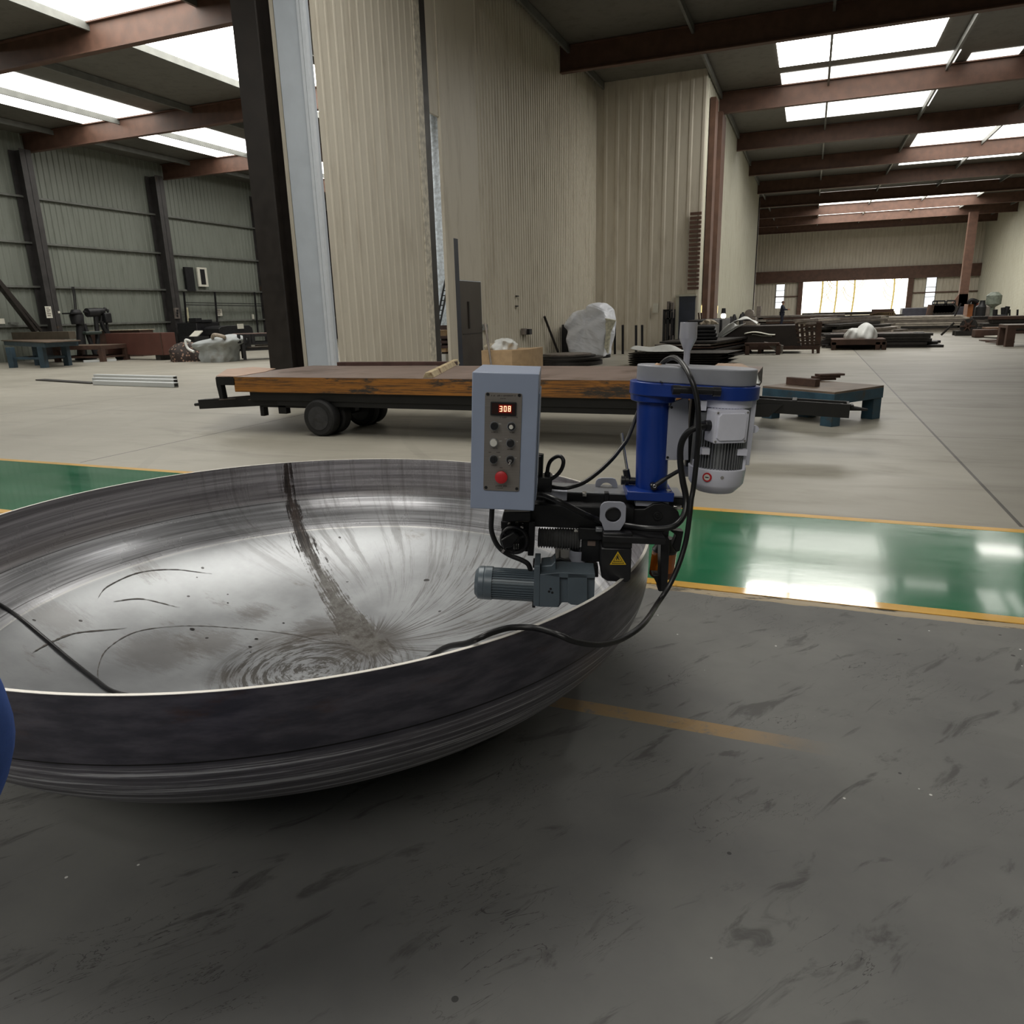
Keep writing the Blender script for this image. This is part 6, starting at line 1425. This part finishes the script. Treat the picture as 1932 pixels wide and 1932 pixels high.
# wider heap of plates behind
Y2 = 24.2
for i in range(7):
    xa, xb = PY(1190+i*9, 655, Y2).x, PY(1352-(i % 3)*6, 655, Y2).x; z = .02+i*.085
    mb = MB(); mb.hexa([(xa, Y2, z), (xb, Y2-.1*(i % 2), z), (xb+.8, Y2+4, z), (xa+.5, Y2+4, z)], [(xa, Y2, z+.05), (xb, Y2-.1*(i % 2), z+.05), (xb+.8, Y2+4, z+.05), (xa+.5, Y2+4, z+.05)])
    mb.build('steel_plate', (m_dk, m_rust, m_dk2)[i % 3], label=('lowest', 'second', 'third', 'fourth', 'fifth', 'sixth', 'uppermost')[i]+' steel plate of the wide heap by the blue door', cat='plate', group='plate heap by the blue door')
for i in range(4):
    z = .65+i*.11; xa, xb = PY(1298, 650, 26).x, PY(1353-2*i, 650, 26).x; mb = MB(); mb.bar((xa, 26, z), (xb, 26.1, z), 2.2, .1); mb.build('black_profile', m_dkb, label=('lowest', 'second', 'third', 'uppermost')[i]+' black profile stacked on the plate heap behind the silver funnel', cat='profile', group='black profiles on the plate heap', bevel=.03)
lump('rag', (PY(1337, 625, 25.4).x, 25.4, 1.07), .22, .2, .16, mat('beige_rag', (176, 164, 146), .7), 'beige crumpled rag on the black profiles', 'rag', 8, .25, 4)
# dark pallet with upended frame
YP = 27.6
def pp(px, py, Y=None): return PY(px, py, Y or YP)
pt = thing('loaded_pallet', (pp(1455, 660).x, YP+.8, 0), 'big dark steel stillage with upright plates and a lattice end in front of the worker', 'stillage')
P = [(1372, 655), (1357, 645), (1377, 616), (1500, 613), (1512, 656)]; q = [pp(*s) for s in P]
mb = MB(); mb.hexa([(s.x, YP+1.3, s.z) for s in q], [(s.x, YP, s.z) for s in q]); mb.build('plate_bundle', mat('dark_brown_bundle', (52, 45, 42), .55, .25, .25, 3), pt, bevel=.02)
mb = MB(); a, b = pp(1368, 655), pp(1546, 657); mb.box(a.x, b.x, YP-.05, YP+.05, a.z-.1, a.z+.03); mb.box(a.x, b.x, YP+1.3, YP+1.4, a.z-.1, a.z+.03); mb.build('base_beam', m_rust, pt, bevel=.01)
for px0, px1 in ((1369, 1377), (1405, 1412), (1430, 1437), (1532, 1536), (1541, 1547)):
    a, b = pp(px0, 660), pp(px1, 660)
    for yy in (YP-.06, YP+1.28): mb = MB(); mb.box(a.x, b.x, yy, yy+.14, 0, pp(px0, 652).z); mb.build('leg', m_rust, pt, bevel=.006)
for yy in (YP-.02, YP+1.2): mb = MB(); a, b = pp(1541, 608), pp(1547, 660); mb.box(a.x, b.x, yy, yy+.12, pp(1545, 650).z, a.z); mb.build('corner_post', m_rust, pt)
mb = MB()
for i in range(5):
    t = i/4; p0, p1 = pp(1501+4*t, 620+34*t), pp(1543, 612+42*t); mb.bar((p0.x, YP, p0.z), (p1.x, YP, p1.z), .05, .06)
for i in range(5):
    t = i/4; p0, p1 = pp(1503+38*t, 610+4*t), pp(1507+34*t, 655-2*t); mb.bar((p0.x, YP+.05, p0.z), (p1.x, YP+.05, p1.z), .06, .1)
mb.build('lattice_end', mat('brown_lattice', (70, 52, 42), .6, .1, .3, 6), pt)
xa, xb = pp(1352, 640).x, pp(1372, 640).x; za, zb_ = pp(1375, 613).z, pp(1357, 652).z
cloth('draped_sheet', lambda u, v: (pp(1375, 613).x+.55*u*(1-v)-(.62)*v+.03*math.sin(8*u), YP-.10-.03*math.sin(12*u+3*v), za+.03-(za-zb_)*v+.04*math.sin(7*u+4*v)), m_bagw, 'off-white sheet hanging over the left end of the dark stillage', 'sheet')
xa, xb = pp(1378, 610).x, pp(1428, 610).x
cloth('white_sheet', lambda u, v: (xa+(xb-xa)*u, YP+.05+.9*v, za+.03+.22*max(0, math.sin(PI*u))*math.sin(PI*(.25+.6*v))+.02*math.sin(11*u+5*v)), m_bagw, 'white sheet peaked on top of the dark stillage', 'sheet')
xa, xb = pp(1405, 630).x, pp(1463, 630).x; zc = pp(1430, 628).z
cloth('torn_paper', lambda u, v: (xa+(xb-xa)*u, YP-.06-.1*v, zc+.05*math.sin(5*u)-.03*v), m_paper, 'thin torn white paper on the front of the dark stillage, upper piece', 'paper', 12, 4)
xa, xb = pp(1419, 630).x, pp(1457, 630).x; zc2 = pp(1430, 634.5).z
cloth('torn_paper', lambda u, v: (xa+(xb-xa)*u, YP-.06-.08*v, zc2+.06*(1-u)+.01*math.sin(9*u)), m_paper, 'thin torn white paper on the front of the dark stillage, lower piece', 'paper', 12, 4)
q = [pp(*s, YP-.7) for s in ((1441, 645), (1478, 652), (1476, 668), (1462, 662))]
mb = MB(); mb.hexa([(s.x, YP-.5, max(.02, s.z)) for s in q], [(s.x, YP-.66, max(.02, s.z)) for s in q]); mb.build('bent_sheet', mat('grey_bent_sheet', (128, 122, 116), .45, .3, .2, 8), label='bent grey sheet hanging off the front of the dark stillage', cat='sheet', bevel=.01)
mb = MB(); a, b = pp(1405, 647, YP-.8), pp(1470, 652, YP-.8); mb.box(a.x, b.x, YP-.85, YP-.65, a.z-.1, a.z)
for px in (1406, 1464): c = pp(px, 660, YP-.8); mb.box(c.x, c.x+.14, YP-.85, YP-.68, 0, a.z-.05)
mb.build('small_stand', m_rust, label='low rusty stand in front of the dark stillage', cat='stand', bevel=.01)
# worker on the pile
q = PY(1474, 613, 56.0)
zq = .2
zq = .2; MB().box(q.x-1.2, q.x+1.2, q.y-.7, q.y+.7, 0, zq).build('plate_stack', m_dk, label='dark stack of plates under the feet of the person in navy workwear', cat='plate stack')
person('person.002', (q.x, q.y, zq), math.radians(-100), 'person in dark navy workwear standing behind the dark stillage holding a paper out', {'elR': (.24, .16, 1.14), 'wrR': (.16, .42, 1.16), 'elL': (-.24, .14, 1.15), 'wrL': (-.12, .40, 1.14)}, (m_skin, m_navy, m_navy, m_glove, m_hair), hat=mat('pinkish_cap', (150, 120, 112), .6), scale=.98)
a, b = PY(1487, 586, 55.6), PY(1495, 581, 55.6); mb = MB(); mb.bar(tuple(a), tuple(b), .25, .015, (.3, 0, 1)); mb.build('held_paper', m_paper, label='white paper held out by the person in navy workwear', cat='paper')
# red-brown low pallet with the white bag
YB2 = 29.4
pb_ = thing('low_pallet', (PY(1620, 660, YB2).x, YB2+.8, 0), 'low red-brown steel pallet in front of the long profile pile', 'pallet')
a, b = PY(1569, 640, YB2), PY(1672, 640, YB2); z1 = PY(1620, 640, YB2).z
mb = MB(); mb.box(a.x, b.x, YB2, YB2+1.6, z1-.04, z1); mb.box(a.x, b.x, YB2, YB2+.08, z1-.2, z1-.04); mb.box(a.x, b.x, YB2+1.52, YB2+1.6, z1-.2, z1-.04); mb.build('pallet_top', m_rust, pb_, bevel=.01)
for px in (1569, 1652, 1664): 
    c = PY(px, 650, YB2)
    for yy in (YB2, YB2+1.46): mb = MB(); mb.box(c.x, c.x+.15, yy, yy+.14, 0, z1-.1); mb.build('leg', m_rust, pb_, bevel=.006)
a, b = PY(1598, 638, YB2+.4), PY(1655, 638, YB2+.4); z2 = PY(1634, 609, YB2+.6).z
c = (a+b)/2; lump('white_bag', (c.x+.12, YB2+.8, z1+.005), (b.x-a.x)*.40, .55, z2-z1, m_bagw, 'white bag slumped on the low red-brown pallet', 'bag', 21, .07, 3, power=1.7)
lump('bag_lobe', (a.x+.22, YB2+.7, z1+.005), .30, .3, .36, m_bagw, 'small white bag lobe left of the big white bag on the pallet', 'bag', 22, .1, 3)
# long profile piles
rnd = random.Random(12)
def pile(n_lay, per, y0, dy, x0, x1, zstep, label, group, jig=.4, rise=0.0, mats=(None,), yaw=0.0):
    for k in range(n_lay):
        for j in range(per):
            lab_ = (('bottom', 'second', 'third', 'fourth', 'fifth', 'sixth', 'seventh', 'eighth', 'ninth')[k]+' layer, '+('front', 'back', 'rear')[j] if per < 3 else ('bottom', 'second', 'third', 'fourth', 'fifth', 'sixth', 'seventh', 'eighth', 'ninth')[k]+' layer, '+('front', 'middle', 'back')[j])+' row: '+label
            y = y0+j*dy+rnd.uniform(-.05, .05); xa = x0+rnd.uniform(-jig, jig); xb = x1+rnd.uniform(-jig, jig)-k*.12
            z = zstep*.42+k*zstep; ya = rnd.uniform(-.25, .25)
            m = rnd.choice(mats); mb = MB(); mb.bar((xa, y+ya*.3, z), (xb, y-ya*.3+yaw*(.4+.6*k/n_lay), z), dy*.9, zstep*.84)
            mb.build('steel_profile', m, label=lab_, cat='profile', group=group)
m_pale_lit = mat('pale_lit_steel', (182, 174, 164), .5, .2, .2, 4); pm = (m_dk, m_dk, m_dk2, m_rust, m_dk); pm2 = (m_dk, m_dk2, m_pale_lit, m_dk2, m_dk)  # pale bars mixed in stand for tops lit by the skylights
pile(5, 3, 31.1, .6, PY(1552, 655, 31).x, PY(1772, 655, 31).x, .105, 'profile in the near low pile', 'near low profile pile', .35, mats=pm)
pile(9, 3, 34.6, .7, PY(1548, 640, 35).x, PY(1722, 640, 35).x, .115, 'profile in the pile behind the white bag', 'middle profile pile', .9, .10, pm2, 5.0)
pile(6, 2, 61.0, 1.1, PY(1432, 605, 60).x, PY(1600, 605, 60).x, .15, 'profile in the pile by the person in navy', 'profile pile behind the stillage', .8, .1, pm)
pile(8, 2, 47, 1.0, PY(1560, 610, 47).x, PY(1850, 610, 47).x, .11, 'profile in the far pale pile before the door', 'far profile pile', 1.2, .05, (m_dk2, m_pale_lit, m_pale_lit, m_dk))
pile(5, 2, 43.5, .9, PY(1845, 625, 43.5).x, PY(1990, 625, 43.5).x, .17, 'profile in the pile behind the cable drum', 'profile pile at the right', .6, .1, pm)
pile(4, 2, 66, 1.2, PY(1520, 606, 66).x, PY(1700, 606, 66).x, .25, 'profile in the farthest pile before the door', 'farthest profile pile', 1.0, 0, pm)
# cage basket
YC = 50.0; a, b = PY(1640, 605, YC), PY(1687, 603, YC); z0_, z1_ = PY(1660, 606, YC).z, PY(1660, 590, YC).z
bk = thing('wire_basket', ((a.x+b.x)/2, YC, max(0, z0_)), 'tapered brownish wire basket in front of the bright door opening', 'basket')
m_bk = mat('brown_wire', (112, 92, 64), .6, .1, .2, 6); z0_ = max(.9, z0_)
mb = MB()
for yy in (YC-.5, YC+.5):
    for z in (z0_, (z0_+z1_)/2, z1_): mb.bar((a.x+(.0 if z < z1_ else .35), yy, z), (b.x-(.0 if z < z1_ else .1), yy, z), .05, .06)
    for i in range(11): t = i/10; mb.bar((a.x+(b.x-a.x)*t, yy, z0_), (a.x+.35+(b.x-a.x-.45)*t, yy, z1_), .05, .05, (0, 1, 0))
mb.build('basket_mesh', m_bk, bk); mb = MB(); mb.box(a.x+.1, b.x-.1, YC-.4, YC+.4, z0_, z0_+.35); mb.build('basket_load', m_rust, bk)
mb = MB(); mb.box(a.x, b.x, YC-.6, YC+.6, 0, z0_-.03); mb.build('base_stack', m_dk, bk)
# machine drum on a dolly
YD = 41.6; q = PY(1828, 615, YD); r_ = (PY(1843, 615, YD).x-PY(1812, 615, YD).x)/2
dm = thing('cable_drum', (q.x, YD, 0), 'dark rusty cable-drum machine standing alone on the floor at the right', 'drum')
zc = r_+.1; mb = MB(); mb.lathe((q.x-.1, YD-.35, zc), (.25, 1, 0), [(0, r_), (.08, r_), (.08, r_*.6), (.6, r_*.6), (.6, r_), (.7, r_)], 30); mb.build('drum_body', m_dk, dm)
mb = MB(); mb.lathe((q.x-.12, YD-.38, zc), (.25, 1, 0), [(-.02, r_*.35), (.05, r_*.5)], 20); 
for k in range(6): t = k*PI/3; mb.bar((q.x-.12, YD-.4, zc), (q.x-.12+r_*.9*math.cos(t), YD-.4, zc+r_*.9*math.sin(t)), .05, .09, (0, 1, 0))
mb.build('drum_spokes', m_rust, dm)
mb = MB(); mb.box(q.x-.6, q.x+.6, YD-.5, YD-.3, 0, .22); mb.box(q.x-.6, q.x+.6, YD+.2, YD+.4, 0, .22); mb.bar((q.x-.7, YD-.4, .6), (q.x-1.2, YD-.6, .05), .06, .08); mb.bar((q.x-.7, YD-.3, .9), (q.x-.5, YD-.3, 1.5), .06, .06, (0, 1, 0)); mb.build('drum_stand', m_dk, dm)
# right edge table, plates and scraps
YT = 30.9; a = PY(1896, 655, YT)
t, T = table('rusty_stand', (a.x+1.55, YT+.7, 0), .0, 3.1, 1.4, PY(1900, 613, YT).z, .26, .12, 'dark rusty steel stand cut by the right edge of the photo', 'stand', m_dk2, m_rust)
lump('rusty_scrap', (a.x+1.7, YT+.6, .02), .85, .5, .72, mat('green_brown_scrap', (92, 88, 66), .7, 0, .35, 9), 'greenish brown scrap heap under the stand at the right edge', 'scrap', 31, .2, 4)
for i, (p0, p1, m) in enumerate((((1856, 644), (1898, 643), m_rust), ((1872, 649), (1900, 648), m_rust), ((1868, 639), (1897, 638), m_paper))):
    a, b = G(*p0), G(*p1); mb = MB(); mb.bar((a.x, a.y, .03+.03*i), (b.x, b.y, .03+.03*i), .7, .035); mb.build('floor_plate', m, label=('rusty plate on the floor left of the right-edge stand, farther one', 'rusty plate on the floor nearest the right-edge stand', 'white plate lying on the rusty plates beside the right-edge stand')[i], cat='plate')
a = PY(1857, 634, 39); mb = MB(); mb.box(a.x-.4, a.x+.5, 38.8, 39.6, 0, .35); mb.build('rusty_block', m_rust, label='small rusty block on the floor right of the drum machine', cat='block', bevel=.04)
a, b = PY(1861, 618, 40.6), PY(1896, 628, 40.6); mb = MB(); mb.box(a.x, b.x, 40.6, 41.6, .0, a.z); mb.build('brown_bin', mat('brown_bin_paint', (112, 84, 64), .6, 0, .15, 3), label='long brown bin behind the small rusty block at the right', cat='bin', bevel=.02)
# far right machinery by the wall
def fbox(name, p0, p1, q0, q1, Y, dep, m, label, cat, bev=.03, ground=True, parent=None):
    a, b = PY(p0, q0, Y), PY(p1, q1, Y); mb = MB(); mb.box(a.x, b.x, Y, Y+dep, 0 if ground else b.z, a.z); return mb.build(name, m, parent, label=label, cat=cat, bevel=bev)
m_org = mat('orange_brown_cabinet', (150, 92, 50), .55, 0, .15, 3); m_rd = mat('red_brown_cabinet', (136, 70, 54), .55, 0, .15, 3)
fbox('orange_cabinet', 1827, 1836, 574, 592, 60, 1.5, m_org, 'orange-brown cabinet side by the right wall', 'cabinet')
fbox('dark_cabinet', 1836.2, 1844, 573, 592, 60, 2, m_dk, 'dark cabinet between the orange one and the red-brown one', 'cabinet')
fbox('red_cabinet', 1848, 1868, 572, 595, 59, 2, m_rd, 'wide red-brown cabinet by the right wall', 'cabinet')
mb = MB(); mb.tube([tuple(PY(1828, 574, 59.8)), tuple(PY(1829, 568, 59.8)), tuple(PY(1836, 566, 59.8)), tuple(PY(1846, 570, 59.8))], .12, 10, 4); mb.box(PY(1833, 570, 60).x, PY(1843, 570, 60).x, 60, 60.6, PY(1838, 573, 60).z, PY(1838, 566, 60).z); mb.build('cabinet_pipework', m_dkb, label='dark bent pipework on top of the orange and dark cabinets', cat='pipework')
for i, px in enumerate((1850, 1863)): 
    q = PY(px, 597, 56); mb = MB(); mb.lathe((q.x, 56, 0), (0, 0, 1), [(0, .35), (1.2, .35), (1.35, .2), (1.5, .15), (1.6, .15)], 18); mb.build('gas_cylinder', (m_dkb, m_dk2)[i], label=('dark', 'greyish')[i]+' gas bottle standing before the red-brown cabinet', cat='gas bottle')
mb = MB(); q = PY(1873, 598, 54); mb.cyl((q.x, 54, 0), tuple(PY(1872, 580, 54)), .12); mb.lathe(tuple(PY(1873, 580, 54)), (0, 0, 1), [(0, .1), (.2, .42), (.7, .42), (.9, .2)], 16); mb.build('fan_post', mat('grey_green_post', (120, 128, 118), .5), label='grey-green round-headed post before the right wall', cat='post')
for px, y0, x2, lab in ((1878, 584, 1878, 'short thick dark post near the grey-green post'), (1896, 580, 1893, 'dark post leaning left of the slanted rod'), (1895, 597, 1901.5, 'slanted dark rod by the right wall'), (1907, 584, 1905, 'thin rod standing by the right wall, left one'), (1921, 584, 1920, 'thin rod standing by the right wall, right one')):
    if 'slanted' in lab and 'left of' not in lab: a, b = PY(1893, 598, 50), PY(1901.5, 578, 50)
    else: a, b = PY(px, 600, 50), PY(x2, y0, 50)
    a.z = 0; mb = MB(); mb.cyl(tuple(a), tuple(b), .12 if px in (1878, 1895, 1896) else .05); mb.build('standing_rod', m_dkb, label=lab, cat='rod')
fbox('rod_base', 1883, 1901, 594, 603, 49.5, 1, m_dkb, 'low dark base carrying the slanted rods by the right wall', 'base')
# long dark conveyor and rails near the far wall
fbox('far_bench', 1703, 1827, 581.5, 590, 75, 2, mat('dark_bluish_beam', (54, 54, 64), .5, .1, .2, 4), 'long dark bench before the far wall right of the door opening', 'bench')
fr_ = thing('rail_trolley', (PY(1775, 590, 74).x, 74, 0), 'dark trolley with hooped rails on the long far bench', 'trolley')
mb = MB(); za = PY(1775, 582, 74).z; zb2 = PY(1775, 568, 74).z; xs = [PY(p, 570, 74).x for p in (1760, 1768, 1783, 1786, 1802)]
for i in (0, 1, 2, 3, 4): mb.bar((xs[i], 74, 0.8), (xs[i], 74, zb2), .1, .1, (0, 1, 0))
mb.bar((xs[0], 74, zb2), (xs[2], 74, zb2), .1, .12); mb.bar((xs[3], 74, zb2), (xs[4], 74, zb2), .1, .12); mb.bar((xs[0], 74, za+.3), (xs[4], 74, za+.3), .1, .2); mb.build('hoop_rails', m_dkb, fr_)
mb = MB()
for i in range(8): x = xs[0]+(xs[4]-xs[0])*(i+.5)/8; mb.lathe((x, 73.8, za-.05), (0, 1, 0), [(0, .35), (.2, .35)], 16)
mb.box(xs[0], xs[4], 73.85, 74.2, .4, .85); mb.build('rollers', m_dk, fr_)
mb = MB(); mb.cyl((PY(1752, 590, 73).x, 73, 0), (PY(1757, 575, 73).x, 73, PY(1757, 575, 73).z), .25); mb.build('bench_strut', m_rust, fr_)
# stuff by the middle wall (px 1250..1420)
def col2(name, p0, p1, q0, Y, dep, m, label, cat): return fbox(name, p0, p1, q0, q0+10, Y, dep, m, label, cat)
sh = thing('tool_rack', (PY(1258, 640, 29.6).x, 29.6, 0), 'tall black tool rack left of the blue door', 'rack')
mb = MB(); a, b = PY(1253, 584, 29.6), PY(1268, 584, 29.6)
for x in (a.x, (a.x+b.x)/2, b.x): mb.box(x-.04, x+.04, 29.6, 29.68, 0, a.z-(.0 if x < b.x else .1)); mb.box(x-.04, x+.04, 30.1, 30.18, 0, a.z)
for z in (.3, 1.2, a.z-.05): mb.box(a.x, b.x, 29.6, 30.18, z, z+.05)
mb.build('rack_frame', m_dkb, sh)
rn = random.Random(2)
for i in range(6): x = a.x+(b.x-a.x)*(i % 3+.5)/3; z = (.35, 1.25)[i//3]; mb = MB(); mb.box(x-.07, x+.07, 29.7, 30.0, z, z+rn.uniform(.2, .7)); mb.build('rack_tool', m_dk2, sh)
X4 = -4.1
def sb(name, p0, p1, q0, Xf, m, label, cat, q1=None):   # box against the middle wall, seen side on: front plane X=Xf
    a, b = PX(p0, q0, Xf), PX(p1, q0, Xf); z0 = 0 if q1 is None else PX(p0, q1, Xf).z; mb = MB(); mb.box(X4+.05, Xf, min(a.y, b.y), max(a.y, b.y), z0, a.z); return mb.build(name, m, label=label, cat=cat, bevel=.03)
sb('black_cabinet', 1337, 1358, 604, -3.3, m_dkb, 'wide black cabinet against the pale middle wall', 'cabinet')
sb('black_cabinet', 1363, 1378, 602, -3.3, m_dkb, 'black cabinet carrying the round lamp against the middle wall', 'cabinet')
sb('low_chest', 1320, 1331, 620, -3.4, m_dkb, 'low dark chest right of the blue door', 'chest')
m_strip2 = emis('reflective_strip_glow', (1.0, .78, .35), 2.2)  # strips only reflect; the emission stands in for their brightness
for p0, q0, q1, lab in ((1330, 576, 594, 'taller reflective yellow vertical strip, glow added, on the brown column'), (1351, 577, 591, 'shorter reflective yellow vertical strip, glow added, on the middle wall')):
    a, b = PX(p0+2, q0, X4+.15), PX(p0+2, q1, X4+.15); mb = MB(); mb.box(X4+.02, X4+.15, a.y-.3, a.y+.3, b.z, a.z); mb.build('glow_strip', m_strip2, label=lab, cat='reflective strip')
p = PX(1370, 602, -3.36); p.x = -3.48; p.z = PX(1363, 602, -3.3).z; mb = MB(); mb.lathe((p.x, p.y, p.z), (0, 0, 1), [(0, .06), (.05, .11), (.15, .11), (.2, .06)], 16); mb.build('round_lamp', emis('lamp_glow', (1.0, .95, .75), 3), label='small round glowing lamp on the black cabinet', cat='lamp')
mb = MB(); mb.cyl((p.x, p.y, p.z+.205), (p.x, p.y, p.z+.42), .1, .08); mb.build('lamp_hood', m_dkb, label='dark can above the small round lamp', cat='can')
for i, (px, y0, y1) in enumerate(((1385, 593, 606), (1398, 592, 606), (1401, 589, 604), (1379, 597, 606))):
    a = PX(px, y1, -3.75); zt_ = max(.9, PX(px, y0, -3.75).z); mb = MB(); mb.lathe((a.x, a.y, 0), (0, 0, 1), [(0, .13), (zt_-.2, .13), (zt_, .05)], 14); mb.build('gas_bottle', m_dkb, label=('second', 'third', 'rightmost', 'leftmost')[i]+' dark slim gas bottle along the pale middle wall', cat='gas bottle', group='gas bottles along the middle wall')
p = PX(1414, 592, -3.4); mb = MB(); mb.lathe((p.x, p.y-.3, p.z), (0, 1, 0), [(0, .26), (.6, .26), (.7, .15)], 18); mb.box(p.x-.4, p.x+.4, p.y-.5, p.y+.7, 0, p.z-.2); mb.build('small_compressor', m_dk2, label='grey round-bodied machine at the far corner of the middle wall', cat='machine')
for i, (px, Y) in enumerate(((1318, 29.5), (1323, 29.8))):
    a = PY(px+8, 640, Y); b = PY(px, 590, Y); mb = MB(); a.z = 0; mb.bar(tuple(a), tuple(b), .1, .05); mb.build('leaning_board', m_rust, label=('left', 'right')[i]+' of two rusty boards leaning right of the blue door', cat='board')
fbox('tall_panel', 1428, 1435, 578, 600, 88, .3, m_dk2, 'tall grey panel standing before the far wall left of the window strip', 'panel')
# trees outside
m_tr = mat('sunlit_twigs', (120, 108, 60), .8, 0, .1, 3)
for i, (px, py) in enumerate(((1546, 545), (1606, 545), (1573, 560), (1680, 550))):
    q = PY(px, 590, 112+4*i); mb = MB(); mb.tube([(q.x, q.y, -.02), (q.x+.15, q.y, 3.5), (q.x-.1, q.y, 7.5)], .12, 8, 4); rn = random.Random(i)
    for k in range(9):
        z = 1.8+k*.6; s = rn.choice((-1, 1)); mb.tube([(q.x, q.y, z), (q.x+s*.8, q.y+rn.uniform(-.5, .5), z+.5), (q.x+s*1.3, q.y, z+1.5)], .045, 6, 3)
    mb.build('bare_tree', m_tr, label=('first', 'third', 'second', 'fourth')[i]+' pale bare tree from the left in the yard beyond the door opening', cat='tree', group='trees outside the door')
# high-bay lamps mirrored in the dish
def refl_lamp(px, py, z, col, pw, r, label):
    P = dish_hit(px, py); e = .01
    q = P-DC; rad = (q+_n*(-q.dot(_n))).length/RD; th = math.atan2(q.y, q.x)
    a = dpt(rad-.01, th); b = dpt(min(rad+.01, .999), th); c = dpt(rad, th+.01); d = dpt(rad, th-.01)
    n_ = (b-a).cross(c-d).normalized(); d0 = (P-O3).normalized()
    if n_.dot(d0) > 0: n_ = -n_
    rr = d0-2*d0.dot(n_)*n_
    if rr.z <= .05: return
    t = (z-P.z)/rr.z; L = P+rr*t
    if not (XL < L.x < XR and YB < L.y < YE):
        return
    lt = thing('high_bay_lamp', tuple(L), label, 'lamp')
    mb = MB(); mb.lathe((L.x, L.y, L.z+.05), (0, 0, 1), [(0, r), (.25, r*.55), (.42, r*.3), (.6, r*.3)], 28, capped=False); mb.build('lamp_shade', M_GIRT, lt)
    mb = MB(); mb.lathe((L.x, L.y, L.z+.06), (0, 0, 1), [(0, r*.9), (.03, r*.9)], 28); mb.build('lamp_diffuser', emis('lamp_%d' % px, col, pw), lt)
    mb = MB(); mb.cyl((L.x, L.y, L.z+.6), (L.x, L.y, ROOF-.24), .02); mb.build('lamp_rod', M_GIRT, lt)
refl_lamp(215, 1040, 8.2, (1, .98, .92), 60, .4, 'round high lamp with a pale light hanging under the roof')
